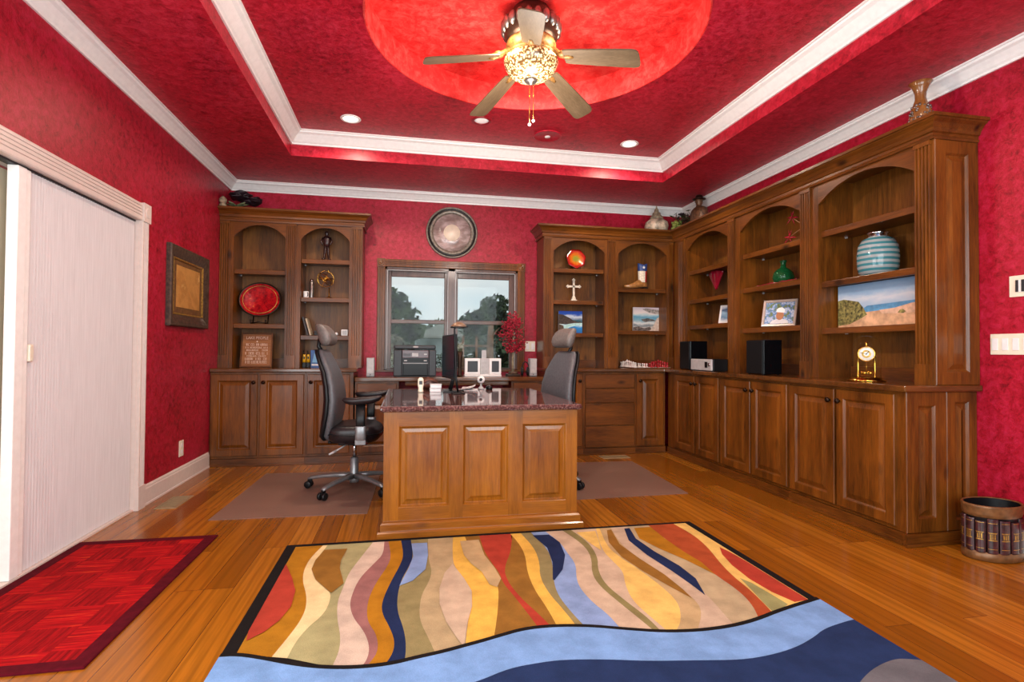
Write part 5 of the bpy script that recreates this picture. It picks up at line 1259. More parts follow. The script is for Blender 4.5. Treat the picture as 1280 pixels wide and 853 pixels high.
def canvas(name, label, u0, u1, z0, z1, F, d, mats, lean=0, cat='painting'):
    t_ = thing(name, label, cat, F((u0 + u1) / 2, d, z0)); mb = MB(); mb.box(u0, u1, d - 0.018, d, z0 + 0.001, z1, F); mb.build('stretcher', M['paper'], t_)
    mb = MB(); mb.box(u0, u1, d, d + 0.0012, z0 + 0.001, z1, F); c = F((u0 + u1) / 2, d, (z0 + z1) / 2); mb.build('painted_face', mats, t_, base=c); return t_
M['oceanpic'] = grad_pic('blue_cove_picture', [(0.0, '1d5fa8'), (0.28, '2a86c4'), (0.40, 'cfe6e4'), (0.47, '1d78b8'), (0.56, '3a5a48'), (0.62, '6a86a0'), (0.75, 'dfe8f0'), (0.84, '2a5ab8'), (1.0, '1d44a8')], nscale=7, amt=0.16)
canvas('canvas_print', 'small vivid blue sea cove canvas behind the right chair headrest', 1.690, 1.968, 1.301, 1.553, FB, 0.15, M['oceanpic'])
M['shorepic'] = grad_pic('grey_shore_picture', [(0.0, '8a7a74'), (0.14, 'c8c0b8'), (0.24, '6e7a80'), (0.34, 'd8d8d4'), (0.46, '7fa6b4'), (0.58, '5a96b2'), (0.68, 'a8c4cc'), (0.74, 'd8ccc8'), (1.0, 'd6cad0')], nscale=8, amt=0.14)
canvas('canvas_print', 'wide pale seashore canvas in the back corner bay', 2.600, 2.921, 1.338, 1.618, FB, 0.12, M['shorepic'])
def spatch(par, nm, u0, z0, w, h_, d, pts, mt, lvl):
    mb = MB(); mb.add([FB(u0 + w * a, d + 0.0012 + 0.0004 * lvl, z0 + h_ * b) for a, b in pts], [tuple(range(len(pts)))]); mb.build(nm, mt, par, fix=False)
cov, sho = [o_ for o_ in COL.objects if o_.get('category') == 'painting'][-2:]
a_ = (1.690, 1.302, 0.278, 0.251, 0.15)
spatch(cov, 'painted_headland', *a_, [(0.0, 0.86), (0.18, 0.84), (0.45, 0.70), (0.62, 0.58), (0.80, 0.53), (1.0, 0.50), (1.0, 0.46), (0.6, 0.45), (0.3, 0.40), (0.0, 0.42)], plain('painted_dark_cliff', '4a3a30', 0.6, var=0.25, scale=50), 1)
spatch(cov, 'painted_surf', *a_, [(0.18, 0.30), (0.40, 0.42), (0.70, 0.47), (1.0, 0.48), (1.0, 0.40), (0.75, 0.36), (0.50, 0.28), (0.34, 0.20), (0.20, 0.22)], plain('painted_pale_surf', 'b4dcd8', 0.5, var=0.1), 2)
spatch(cov, 'painted_shore', *a_, [(0.0, 0.42), (0.2, 0.34), (0.22, 0.2), (0.4, 0.1), (0.5, 0.0), (0.0, 0.0)], plain('painted_brown_shore', '5a4632', 0.6, var=0.25, scale=50), 3)
a_ = (2.600, 1.339, 0.321, 0.279, 0.12)
spatch(sho, 'painted_cliff', *a_, [(0.36, 0.92), (0.50, 0.97), (0.74, 0.93), (1.0, 0.90), (1.0, 0.72), (0.80, 0.74), (0.62, 0.78), (0.46, 0.86)], plain('painted_far_cliff', 'a49a94', 0.6, var=0.25, scale=40), 1)
spatch(sho, 'painted_rocks', *a_, [(0.30, 0.50), (0.55, 0.55), (0.78, 0.50), (0.90, 0.44), (0.62, 0.42), (0.48, 0.38), (0.36, 0.43)], plain('painted_rocks', '6a625e', 0.6, var=0.35, scale=50), 2)
spatch(sho, 'painted_sand', *a_, [(0.62, 0.0), (0.74, 0.16), (0.84, 0.36), (0.92, 0.55), (1.0, 0.60), (1.0, 0.0)], plain('painted_wet_sand', 'cbb6a6', 0.6, var=0.12), 3)
spatch(sho, 'painted_foreground_rocks', *a_, [(0.0, 0.16), (0.2, 0.20), (0.42, 0.13), (0.66, 0.20), (0.70, 0.08), (0.5, 0.02), (0.0, 0.03)], plain('painted_dark_rocks', '6e5f58', 0.6, var=0.35, scale=50), 4)
# boot
bo = thing('cowboy_boot', 'small cowboy boot painted red, white and blue on the second-bay shelf', 'boot', (2.64, YS, 1.817))
S_ = 1.817; rings = []
for x, z, hx, hz, hy in ((2.468, 0.040, 0.004, 0.006, 0.006), (2.485, 0.034, 0.01, 0.018, 0.020), (2.53, 0.036, 0.01, 0.026, 0.034), (2.58, 0.046, 0.01, 0.036, 0.038), (2.625, 0.062, 0.01, 0.046, 0.036), (2.665, 0.075, 0.01, 0.052, 0.034), (2.705, 0.070, 0.01, 0.05, 0.032), (2.735, 0.060, 0.01, 0.038, 0.026), (2.745, 0.058, 0.01, 0.02, 0.014)):
    rings.append([(x, YS + q, S_ + z + p) for p, q in rrect(0, 0, hz, hy, 18, 2.2)])
mb = MB().loft(rings); M['bootleather'] = plain('tan_boot_leather', 'a8713c', 0.35, var=0.2, coat=0.3); mb.build('foot', M['bootleather'], bo)
mb = MB(); mb.prism([(2.475, 0.012), (2.52, 0.003), (2.60, 0.003), (2.66, 0.022), (2.695, 0.022), (2.70, 0.0005), (2.742, 0.0005), (2.745, 0.03), (2.70, 0.036), (2.62, 0.020), (2.53, 0.014)], YS - 0.03, YS + 0.03, lambda p, q, t_: (p, t_, S_ + q)); mb.build('sole', M['bronze'], bo)
def shaft(z0, z1, a0, a1, nm, mat):
    mb = MB(); vs = []; fs = []; n = 16; zz = (z0, (z0 + z1) / 2, z1)
    def pt_(a, z, k): 
        w = 0.050 + 0.008 * (z - 0.10) / 0.2; return (2.690 + w * k * math.cos(a), YS + 0.038 * k * math.sin(a), S_ + z + (0.02 * abs(math.cos(a)) ** 2 - 0.012 if z > 0.27 else 0))
    for z in zz:
        for i in range(n + 1): vs.append(pt_(a0 + (a1 - a0) * i / n, z, 1.0))
    for z in zz:
        for i in range(n + 1): vs.append(pt_(a0 + (a1 - a0) * i / n, z, 0.93))
    m_ = n + 1
    for r_ in range(2):
        for i in range(n):
            fs.append((r_ * m_ + i, r_ * m_ + i + 1, (r_ + 1) * m_ + i + 1, (r_ + 1) * m_ + i)); o_ = 3 * m_; fs.append((o_ + r_ * m_ + i, o_ + (r_ + 1) * m_ + i, o_ + (r_ + 1) * m_ + i + 1, o_ + r_ * m_ + i + 1))
    for i in range(n): fs.append((2 * m_ + i, 2 * m_ + i + 1, 5 * m_ + i + 1, 5 * m_ + i))
    mb.add(vs, fs, 0, True); return mb.build(nm, mat, bo)
shaft(0.085, 0.215, PI * 0.5, PI * 1.62, 'white_shaft', M['ivoryc']); shaft(0.085, 0.215, PI * 1.62, PI * 2.5, 'red_shaft', plain('red_leather', 'a8141c', 0.4)); shaft(0.215, 0.30, 0, 2 * PI, 'blue_shaft', plain('blue_leather', '27407c', 0.4))
mb = MB(); sr = [(0.020 if i % 2 == 0 else 0.008) for i in range(10)]
mb.prism([(2.690 + sr[i] * math.cos(PI / 2 + i * PI / 5), S_ + 0.255 + sr[i] * math.sin(PI / 2 + i * PI / 5)) for i in range(10)], YS - 0.043, YS - 0.034, lambda p, q, t_: (p, t_, q)); mb.build('white_star', M['white'], bo)
# chess set
bd = thing('chess_board', 'flat chess board set out on the worktop in the back corner bay', 'chess board', (2.655, 5.70, ZW))
sq = 0.054; ox, oy = 2.655 - 4 * sq, 5.702 - 4 * sq
def chk(s):
    ck = s.n('ShaderNodeTexChecker'); ck.inputs['Scale'].default_value = 1 / sq; s.l(s.coord(), ck.inputs['Vector']); s.base(s.mix(ck.outputs['Fac'], lin('d8d0c4'), lin('6a1c1c')))
M['chess'] = picture('chess_squares', chk)
mb = MB(); mb.box(ox - 0.008, ox + 8 * sq + 0.008, oy - 0.008, oy + 8 * sq + 0.008, ZW + 0.0005, ZW + 0.008); mb.build('board_base', M['woodtop'], bd)
mb = MB(); mb.box(0, 8 * sq, 0, 8 * sq, 0, 0.0015); mb.v = [p + Vector((ox, oy, ZW + 0.008)) for p in mb.v]; mb.build('squares', M['chess'], bd, base=(ox, oy, ZW + 0.0091))
prf = dict(pawn=[(0.014, 0), (0.014, 0.006), (0.007, 0.012), (0.005, 0.026), (0.009, 0.029), (0.0085, 0.038), (1e-6, 0.045)], rook=[(0.016, 0), (0.016, 0.008), (0.009, 0.014), (0.009, 0.038), (0.013, 0.042), (0.013, 0.054), (1e-6, 0.054)],
           bishop=[(0.016, 0), (0.016, 0.008), (0.008, 0.014), (0.006, 0.042), (0.011, 0.046), (0.010, 0.058), (1e-6, 0.070)], knight=[(0.016, 0), (0.016, 0.008), (0.010, 0.014), (0.010, 0.03), (0.015, 0.042), (0.008, 0.060), (1e-6, 0.064)],
           queen=[(0.017, 0), (0.017, 0.008), (0.009, 0.016), (0.007, 0.050), (0.013, 0.060), (0.012, 0.068), (1e-6, 0.076)], king=[(0.017, 0), (0.017, 0.008), (0.009, 0.016), (0.008, 0.055), (0.014, 0.064), (0.012, 0.072), (0.004, 0.074), (0.004, 0.086), (1e-6, 0.086)])
order = ['rook', 'knight', 'bishop', 'queen', 'king', 'bishop', 'knight', 'rook']
M['chesswhite'] = plain('white_chess_resin', 'e6dcd6', 0.3); M['chessred'] = plain('red_chess_resin', 'a8101e', 0.25, coat=0.3)
cache = {}
for side, colname, m_, cols in (('white', 'white', M['chesswhite'], (0, 1)), ('red', 'red', M['chessred'], (7, 6))):
    for rnk, colx in enumerate(cols):
        for j in range(8):
            kind = order[j] if rnk == 0 else 'pawn'; key = (side, kind)
            colx_ = colx if rnk == 0 else (2 + j % 2 if side == 'white' else 5 - j % 2)
            p = (ox + (colx_ + 0.5) * sq, oy + (j + 0.5) * sq, ZW + 0.0097)
            if key not in cache:
                mb = MB(); mb.lathe([(1e-6, 0)] + prf[kind], (p[0], p[1], p[2]), 14); o = mb.build('chess_piece', m_, base=p); cache[key] = o
            else:
                o = cache[key].copy(); COL.objects.link(o); o.location = p
            tag(o, f'small {side} chess {kind} standing on the chess board', 'chess piece', f'{side} chess {kind}s')

# ================================================================== RIGHT WALL THINGS
def speaker(label, x0, x1, y0, y1, h_):
    s_ = thing('loudspeaker', label, 'loudspeaker', ((x0 + x1) / 2, (y0 + y1) / 2, ZW), group='black loudspeakers on the right worktop')
    mb = MB(); mb.box(x0 + 0.012, x1, y0, y1, ZW + 0.004, ZW + h_); mb.build('cabinet', M['blackgloss'], s_, bevel=0.004)
    mb = MB(); mb.box(x0, x0 + 0.012, y0 + 0.004, y1 - 0.004, ZW + 0.008, ZW + h_ - 0.004); mb.build('grille', M['black'], s_, bevel=0.004)
    for a in (x0 + 0.02, x1 - 0.02):
        for b in (y0 + 0.02, y1 - 0.02):
            mb = MB(); mb.lathe([(0.008, ZW + 0.0003), (0.008, ZW + 0.005), (1e-6, ZW + 0.005)], (a, b, 0), 10); mb.build('rubber_foot', M['black'], s_)
    return s_
speaker('black loudspeaker behind the small silver stereo near the corner', 2.84, 3.04, 5.03, 5.23, 0.295)
speaker('black loudspeaker below the framed portrait on the right worktop', 2.85, 3.03, 3.90, 4.115, 0.287)
st = thing('stereo_receiver', 'compact stereo with a silver front on the right worktop near the corner', 'stereo', (2.90, 4.78, ZW))
mb = MB(); mb.box(2.835, 2.985, 4.585, 4.965, ZW + 0.006, ZW + 0.117); mb.build('case', M['black'], st, bevel=0.004)
mb = MB(); mb.box(2.815, 2.835, 4.590, 4.962, ZW + 0.006, ZW + 0.115); mb.build('front_panel', M['lightgrey'], st, bevel=0.008)
mb = MB(); mb.box(2.812, 2.816, 4.655, 4.70, ZW + 0.035, ZW + 0.09); mb.build('display', M['blackgloss'], st)
mb = MB(); mb.lathe([(0.018, 0), (0.017, 0.008), (1e-6, 0.009)], (0, 0, 0), 18, axis='x'); mb.v = [Vector((2.816 - p.x, 4.625 + p.y, ZW + 0.065 + p.z)) for p in mb.v]; mb.build('volume_dial', M['chrome'], st)
for y in (4.62, 4.93):
    mb = MB(); mb.box(2.84, 2.98, y - 0.01, y + 0.01, ZW + 0.0003, ZW + 0.007); mb.build('foot', M['black'], st)
def easel_frame(name, label, c, w, h_, rz, frame_mat, pic_mat, fw=0.022, tilt=14):
    t_ = thing(name, label, 'photo frame', c); T = Matrix.Translation(c) @ Matrix.Rotation(rz, 4, 'Z') @ Matrix.Rotation(math.radians(-tilt), 4, 'X')
    F = lambda u, d, z: T @ Vector((u, -d, z + 0.003))
    frame_ring(F, -w / 2, w / 2, 0, h_, [(0, 0), (0, 0.014), (0.004, 0.016), (fw - 0.004, 0.012), (fw, 0.008), (fw, 0)]).build('frame', frame_mat, t_)
    mb = MB(); mb.box(-w / 2 + fw, w / 2 - fw, 0.002, 0.006, fw, h_ - fw, F); mb.build('photograph', pic_mat, t_, base=T @ Vector((0, 0, h_ / 2)))
    mb = MB(); p0 = T @ Vector((0, 0.002, h_ * 0.75)); p1 = Vector(c) + Matrix.Rotation(rz, 3, 'Z') @ Vector((0, 0.11 * h_ / 0.22, 0.002))
    mb.tube([p0, p1 + Vector((0, 0, 0.003))], 0.005, 6); mb.build('easel_leg', M['black'], t_)
    return t_
def portrait(s):
    """generic snapshot: soft foliage, sky and a person in a white shirt, all as broad patches"""
    c = s.n('ShaderNodeTexCoord'); n = s.noise(s.coord(), 26, 3, 0.6)
    s.base(s.ramp(n, [(0.30, '2f4a26'), (0.42, '6a7c3c'), (0.50, '4a7ab4'), (0.58, 'b9c4d4'), (0.68, '6c86b0'), (0.78, '37502c')]))
M['snap'] = picture('snapshot_background', portrait)
M['silverframe'] = plain('champagne_frame', 'b9aaa0', 0.3, metal=0.3)
ef = easel_frame('photo_frame', 'large silver framed snapshot of a person in a white cap on the right bookcase', (3.10, 4.035, 1.318), 0.285, 0.235, math.radians(-62), M['silverframe'], M['snap'])
T = Matrix.Translation((3.10, 4.035, 1.318)) @ Matrix.Rotation(math.radians(-62), 4, 'Z') @ Matrix.Rotation(math.radians(-14), 4, 'X')
M['skin'] = plain('printed_skin', 'b07048', 0.5); 
for nm, pts, mt, y in (('printed_face', [(0.006 + 0.032 * math.cos(a), 0.098 + 0.042 * math.sin(a)) for a in [2 * PI * i / 20 for i in range(20)]], M['skin'], -0.0070),
                    ('printed_cap', [(-0.028, 0.128), (0.042, 0.118), (0.044, 0.148), (0.018, 0.168), (-0.010, 0.164), (-0.026, 0.148)], M['white'], -0.0075),
                    ('printed_shirt', [(-0.075, 0.026), (0.085, 0.026), (0.070, 0.052), (0.030, 0.066), (-0.020, 0.066), (-0.062, 0.050)], M['paper'], -0.0066)):
    mb = MB(); mb.add([T @ Vector((p, y, q + 0.003)) for p, q in pts], [tuple(range(len(pts)))]); mb.build(nm, mt, ef, fix=False)
M['bluesnap'] = grad_pic('blue_snapshot', [(0.0, 'd8dce0'), (0.3, '5a7ea0'), (0.6, '8fb0c8'), (0.8, '3a5a80'), (1.0, 'c8d4e0')], nscale=14, amt=0.2)
easel_frame('photo_frame', 'small white framed blue snapshot half behind the pilaster near the corner', (3.13, 4.80, 1.385), 0.20, 0.185, math.radians(-62), M['white'], M['bluesnap'], 0.016)
# red fan vase
rv = thing('fan_vase', 'fan-shaped ruby glass vase in the right bookcase bay nearest the corner', 'vase', (3.16, 5.06, 1.664))
S_ = 1.664; rings = []
for z, a, b in ((0.085, 0.014, 0.014), (0.11, 0.030, 0.022), (0.16, 0.062, 0.035), (0.21, 0.098, 0.045), (0.25, 0.125, 0.052), (0.262, 0.130, 0.053)):
    rings.append([(3.16 + q * 0.6 - p * 0.0, 5.06 + p, S_ + z + (0.02 * (1 - (p / max(a, 1e-6)) ** 2) if z > 0.22 else 0)) for p, q in [(a * math.cos(t), b * math.sin(t) * (1 + 0.15 * math.sin(9 * t) * (z > 0.15))) for t in [2 * PI * i / 36 for i in range(36)]]])
mb = MB().loft(rings); mb.build('bowl', M['glassred'], rv)
mb = MB(); mb.lathe([(1e-6, S_ + 0.0005), (0.036, S_ + 0.0005), (0.036, S_ + 0.006), (0.012, S_ + 0.014), (0.009, S_ + 0.03), (0.016, S_ + 0.045), (0.009, S_ + 0.06), (0.014, S_ + 0.088), (1e-6, S_ + 0.09)], (3.16, 5.06, 0), 20); mb.build('foot', M['clearglass'], rv)
# green bottle vase and red glass coil
t_ = lathe_thing('glass_bottle', 'round green glass bottle in the middle bay of the right bookcase', 'bottle', (3.15, 4.035, 1.683), [(1e-6, 0.0005), (0.055, 0.0005), (0.075, 0.02), (0.086, 0.055), (0.078, 0.095), (0.05, 0.125), (0.024, 0.14), (0.020, 0.17), (0.024, 0.185), (0.026, 0.193), (0.020, 0.193), (0.015, 0.165), (1e-6, 0.15)], M['greenglass'], 'bottle_body', 36)
mb = MB(); mb.lathe([(0.024, 1.683 + 0.186), (0.031, 1.683 + 0.194), (0.024, 1.683 + 0.202), (0.016, 1.683 + 0.20)], (3.15, 4.035, 0), 24, ring=True); mb.build('lip', M['greenglass'], t_)
t_ = thing('glass_swirl', 'thin red glass swirl lying under the round green bottle', 'ornament', (3.07, 4.0, 1.683))
mb = MB(); mb.tube([(3.062 + 0.012 * math.sin(i * 0.7), 4.22 - 0.46 * i / 24, 1.6875 + 0.006 * abs(math.sin(i * 0.55))) for i in range(25)], [0.004] * 25, 8); mb.build('rod', M['glassred'], t_)
mb = MB(); mb.lathe([(1e-6, 1.6835), (0.016, 1.6835), (0.014, 1.690), (1e-6, 1.692)], (3.055, 4.235, 0), 14); mb.build('end_knob', M['glassred'], t_)
# wire flowers
wf = thing('wire_flowers', 'two red star flowers on bent wires on the top shelf of the right bookcase', 'ornament', (3.19, 3.82, 1.995))
def starflower(c, r_):
    mb = MB()
    for k in range(6):
        a = PI * k / 3 + 0.2; d_ = Vector((0.25 * math.sin(a * 2), math.cos(a), math.sin(a))).normalized(); s_ = d_.orthogonal().normalized()
        C0 = Vector(c); mb.loft([[C0 + d_ * l_ + s_ * w * math.cos(q) + d_.cross(s_) * w * 0.4 * math.sin(q) for q in [2 * PI * j / 6 for j in range(6)]] for l_, w in ((0, 0.004), (r_ * 0.4, 0.013), (r_, 0.001))])
    return mb.build('star_bloom', M['redberry'], wf)
starflower((3.17, 3.955, 2.235), 0.075); starflower((3.17, 3.985, 2.075), 0.075)
M['wire'] = plain('tan_wire', 'a87850', 0.4)
for path in ([(3.20, 3.84, 2.0), (3.20, 3.80, 2.12), (3.18, 3.90, 2.19), (3.17, 3.955, 2.235)], [(3.20, 3.84, 2.0), (3.19, 3.78, 2.15), (3.18, 3.93, 2.10), (3.17, 3.985, 2.075)], [(3.19, 3.80, 2.12), (3.18, 3.79, 2.22), (3.17, 3.83, 2.27)]):
    mb = MB(); mb.tube(path, 0.004, 6); mb.build('wire_stem', M['wire'], wf)
mb = MB(); mb.lathe([(1e-6, 1.9955), (0.035, 1.9955), (0.033, 2.003), (1e-6, 2.004)], (3.20, 3.84, 0), 18); mb.build('base', M['bronze'], wf)
# beach painting with dunes
bp = thing('canvas_print', 'long beach dunes canvas on the lowest shelf of the right bookcase', 'painting', (3.16, 3.08, 1.283))
d0 = XR - 3.16; mb = MB(); mb.box(2.703, 3.455, d0 - 0.02, d0, 1.2845, 1.592, FRR); mb.build('stretcher', M['paper'], bp)
M['duneSky'] = grad_pic('painted_sky', [(0.0, '8fb8d8'), (0.25, 'b8cee0'), (0.45, 'd8dee6'), (0.65, 'a8c2dc'), (1.0, '8aaed4')], nscale=7, amt=0.22)
mb = MB(); mb.box(2.703, 3.455, d0, d0 + 0.001, 1.40, 1.592, FRR); mb.build('painted_sky', M['duneSky'], bp, base=FRR(3.08, d0, 1.49))
M['dunesand'] = plain('painted_sand', 'd8ab84', 0.6, var=0.16, scale=14); M['dunesea'] = plain('painted_sea', '5d9ac4', 0.6, var=0.1); M['dunegrass'] = plain('painted_dune_grass', '8a8248', 0.7, var=0.4, scale=45)
def patch(nm, pts, mt, lvl):
    mb = MB(); mb.add([FRR(u, d0 + 0.001 + 0.0004 * lvl, z) for u, z in pts], [tuple(range(len(pts)))]); mb.build(nm, mt, bp, fix=False)
mb = MB(); mb.box(2.703, 3.455, d0, d0 + 0.001, 1.2845, 1.40, FRR); mb.build('painted_sand', M['dunesand'], bp)
patch('painted_sea', [(3.28, 1.385), (3.20, 1.432), (3.00, 1.437), (2.80, 1.444), (2.703, 1.448), (2.703, 1.425), (2.85, 1.41), (3.05, 1.395)], M['dunesea'], 1)
patch('painted_dune', [(3.455, 1.30), (3.455, 1.485), (3.40, 1.492), (3.33, 1.478), (3.27, 1.465), (3.23, 1.42), (3.20, 1.37), (3.25, 1.345), (3.35, 1.31)], M['dunegrass'], 2)
patch('painted_path', [(3.10, 1.395), (2.98, 1.402), (2.86, 1.425), (2.703, 1.432), (2.703, 1.375), (2.90, 1.36), (3.08, 1.37)], plain('painted_pale_sand', 'dcb496', 0.6, var=0.1), 3)
patch('painted_bush', [(2.84, 1.352), (2.83, 1.392), (2.79, 1.415), (2.74, 1.422), (2.703, 1.418), (2.703, 1.335), (2.77, 1.337)], M['dunegrass'], 4)
patch('painted_shrub', [(2.96, 1.367), (2.945, 1.385), (2.92, 1.388), (2.90, 1.372), (2.92, 1.362)], M['dunegrass'], 5)
# turquoise vase
t_ = lathe_thing('glass_vase', 'turquoise glass vase in the nearest bay of the right bookcase', 'vase', (3.15, 3.10, 1.627), [(1e-6, 0.0005), (0.085, 0.0005), (0.112, 0.02), (0.122, 0.06), (0.124, 0.14), (0.118, 0.20), (0.095, 0.245), (0.062, 0.262), (0.055, 0.268), (0.050, 0.262), (0.085, 0.235), (0.112, 0.19), (0.116, 0.06), (0.09, 0.012), (1e-6, 0.012)], M['turqglass'], 'vase_body', 40)
mb = MB(); mb.lathe([(0.055, 1.627 + 0.266), (0.060, 1.627 + 0.285), (0.068, 1.627 + 0.292), (0.060, 1.627 + 0.294), (0.050, 1.627 + 0.284)], (3.15, 3.10, 0), 32, ring=True); mb.build('neck', M['chrome'], t_)
# dome clock
dc = thing('anniversary_clock', 'brass anniversary clock under a glass dome on the right worktop', 'clock', (2.965, 3.01, ZW))
cx, cy = 2.965, 3.01
mb = MB(); mb.lathe([(1e-6, ZW + 0.0005), (0.108, ZW + 0.0005), (0.110, ZW + 0.010), (0.096, ZW + 0.014), (0.092, ZW + 0.024), (0.070, ZW + 0.028), (1e-6, ZW + 0.028)], (cx, cy, 0), 48); mb.build('base', M['brass'], dc)
# dial faces the room, turned towards the middle
ua = math.radians(225); fd = Vector((math.cos(ua), math.sin(ua), 0)); sd = Vector((-fd.y, fd.x, 0)); cc = Vector((cx, cy, 0))
for s_ in (-1, 1):
    p = cc + sd * 0.046 * s_; mb = MB(); mb.lathe([(0.010, ZW + 0.028), (0.006, ZW + 0.034), (0.006, ZW + 0.175), (0.009, ZW + 0.18), (1e-6, ZW + 0.182)], (p.x, p.y, 0), 14); mb.build('pillar', M['brass'], dc)
mb = MB(); q = cc + fd * 0.012; dr = Vector((0, 0, 1)).rotation_difference(fd).to_matrix().to_4x4(); TT = Matrix.Translation(q + Vector((0, 0, ZW + 0.178))) @ dr
mb.lathe([(0.046, -0.018), (0.050, -0.004), (0.050, 0.003), (0.044, 0.005), (0.043, 0.0)], (0, 0, 0), 36, ring=True).xform(TT); mb.build('dial_bezel', M['brass'], dc)
mb = MB(); mb.lathe([(1e-6, -0.018), (0.046, -0.018), (0.044, 0.001), (1e-6, 0.001)], (0, 0, 0), 36).xform(TT); dl = mb.build('dial', M['white'], dc)
mb = MB(); mb.lathe([(0.014, 0.0012), (0.020, 0.0018), (0.026, 0.0012)], (0, 0, 0), 30, cap=False).xform(TT); mb.build('chapter_ring', M['goldtool'], dl, fix=False)
mb = MB(); mb.box(-0.0015, 0.0015, -0.005, 0.034, 0.002, 0.003).xform(TT @ Matrix.Rotation(math.radians(30), 4, 'Z')); mb.box(-0.002, 0.002, -0.005, 0.024, 0.003, 0.004).xform(Matrix.Identity(4)); mb.v[8:] = [TT @ Matrix.Rotation(math.radians(-80), 4, 'Z') @ p for p in mb.v[8:]]; mb.build('hands', M['black'], dl)
mb = MB(); mb.tube([(cx, cy, ZW + 0.130), (cx, cy, ZW + 0.055)], 0.002, 6); 
for k in range(4):
    a = PI / 2 * k + 0.4; mb.sphere((cx + 0.024 * math.cos(a), cy + 0.024 * math.sin(a), ZW + 0.055), 0.013, 12, 8)
mb.lathe([(1e-6, ZW + 0.05), (0.026, ZW + 0.05), (0.026, ZW + 0.056), (1e-6, ZW + 0.056)], (cx, cy, 0), 24); mb.build('torsion_pendulum', M['brass'], dc)
mb = MB(); mb.lathe([(1e-6, ZW + 0.225), (0.010, ZW + 0.23), (0.005, ZW + 0.24), (0.009, ZW + 0.25), (1e-6, ZW + 0.258)], (cx, cy, 0), 14); mb.lathe([(0.012, ZW + 0.20), (0.014, ZW + 0.226), (1e-6, ZW + 0.228)], (cx, cy, 0), 14); mb.build('crest', M['brass'], dc)
mb = MB(); mb.lathe([(0.081, ZW + 0.026), (0.082, ZW + 0.20), (0.078, ZW + 0.245), (0.064, ZW + 0.275), (0.040, ZW + 0.293), (0.015, ZW + 0.30), (1e-6, ZW + 0.301)], (cx, cy, 0), 48); mb.build('glass_dome', M['clearglass'], dc, fix=False)

# ================================================================== LOWER WORKTOP THINGS
ZL = 0.83
def pcspeaker(x, label):
    s_ = thing('computer_speaker', label, 'speaker', (x, 5.60, ZL), group='silver computer speakers')
    mb = MB(); mb.box(x - 0.039, x + 0.039, 5.56, 5.65, ZL + 0.003, ZL + 0.190); mb.build('cabinet', M['grey'], s_, bevel=0.006)
    mb = MB(); mb.box(x - 0.034, x + 0.034, 5.555, 5.560, ZL + 0.035, ZL + 0.184); mb.build('grille', M['lightgrey'], s_, bevel=0.003)
    mb = MB(); mb.lathe([(0.006, 0), (0.005, 0.005), (1e-6, 0.005)], (0, 0, 0), 12, axis='y'); mb.v = [Vector((x + p.x, 5.560 + p.y, ZL + 0.020 + p.z)) for p in mb.v]; mb.build('dial', M['charcoal'], s_)
    mb = MB(); mb.box(x - 0.036, x + 0.036, 5.562, 5.648, ZL + 0.0003, ZL + 0.003); mb.build('foot', M['black'], s_)
pcspeaker(-0.342, 'slim silver computer speaker left of the printer'); pcspeaker(1.335, 'slim silver computer speaker right of the red berry tree')
pr = thing('printer', 'black multifunction printer on the low worktop before the window', 'printer', (0.097, 5.70, ZL))
px0, px1, py0 = -0.117, 0.311, 5.55
mb = MB(); mb.box(px0, px1, py0 + 0.02, 5.90, ZL + 0.004, ZL + 0.275); mb.build('body', M['charcoal'], pr, bevel=0.012)
mb = MB(); mb.box(px0 + 0.004, px1 - 0.004, py0 + 0.01, 5.895, ZL + 0.278, ZL + 0.322); mb.build('scanner_lid', M['charcoal'], pr, bevel=0.012)
mb = MB(); mb.box(px0, px0 + 0.085, py0, py0 + 0.03, ZL + 0.006, ZL + 0.272); mb.build('left_cheek', M['charcoal'], pr, bevel=0.008)
mb = MB(); mb.box(px1 - 0.075, px1, py0, py0 + 0.03, ZL + 0.006, ZL + 0.272); mb.build('right_cheek', M['charcoal'], pr, bevel=0.008)
M['ctrl'] = plain('maroon_control_panel', '4c2426', 0.25)
mb = MB(); mb.box(px0 + 0.088, px1 - 0.078, py0 + 0.004, py0 + 0.025, ZL + 0.190, ZL + 0.268); cp = mb.build('control_panel', M['ctrl'], pr, bevel=0.003)
mb = MB(); mb.box(px0 + 0.185, px0 + 0.245, py0 + 0.001, py0 + 0.005, ZL + 0.205, ZL + 0.240); mb.build('display', M['lightgrey'], cp)
for i in range(5):
    mb = MB(); mb.box(px0 + 0.10 + i * 0.015, px0 + 0.108 + i * 0.015, py0 + 0.002, py0 + 0.005, ZL + 0.205, ZL + 0.235); mb.build('button', M['charcoal'], cp)
mb = MB(); mb.box(px1 - 0.125, px1 - 0.095, py0 + 0.002, py0 + 0.005, ZL + 0.222, ZL + 0.234); mb.build('button', M['lightgrey'], cp)
mb = MB(); mb.box(px0 + 0.088, px1 - 0.078, py0 + 0.012, py0 + 0.03, ZL + 0.150, ZL + 0.186); mb.build('output_slot', M['black'], pr)
for x in (px0 + 0.105, px1 - 0.125):
    mb = MB(); mb.box(x, x + 0.03, py0 + 0.008, py0 + 0.013, ZL + 0.158, ZL + 0.168); mb.build('card_slot', M['lightgrey'], pr)
mb = MB(); mb.box(px0 + 0.095, px1 - 0.085, py0 + 0.002, py0 + 0.03, ZL + 0.010, ZL + 0.142); mb.build('paper_tray', M['black'], pr, bevel=0.006)
mb = MB(); mb.box(px0 + 0.095, px1 - 0.085, py0 - 0.004, py0 + 0.004, ZL + 0.132, ZL + 0.140); mb.build('tray_handle', M['grey'], pr)
mb = MB(); mb.box(px0 + 0.01, px1 - 0.01, py0 + 0.02, 5.89, ZL + 0.0003, ZL + 0.005); mb.build('foot', M['black'], pr)
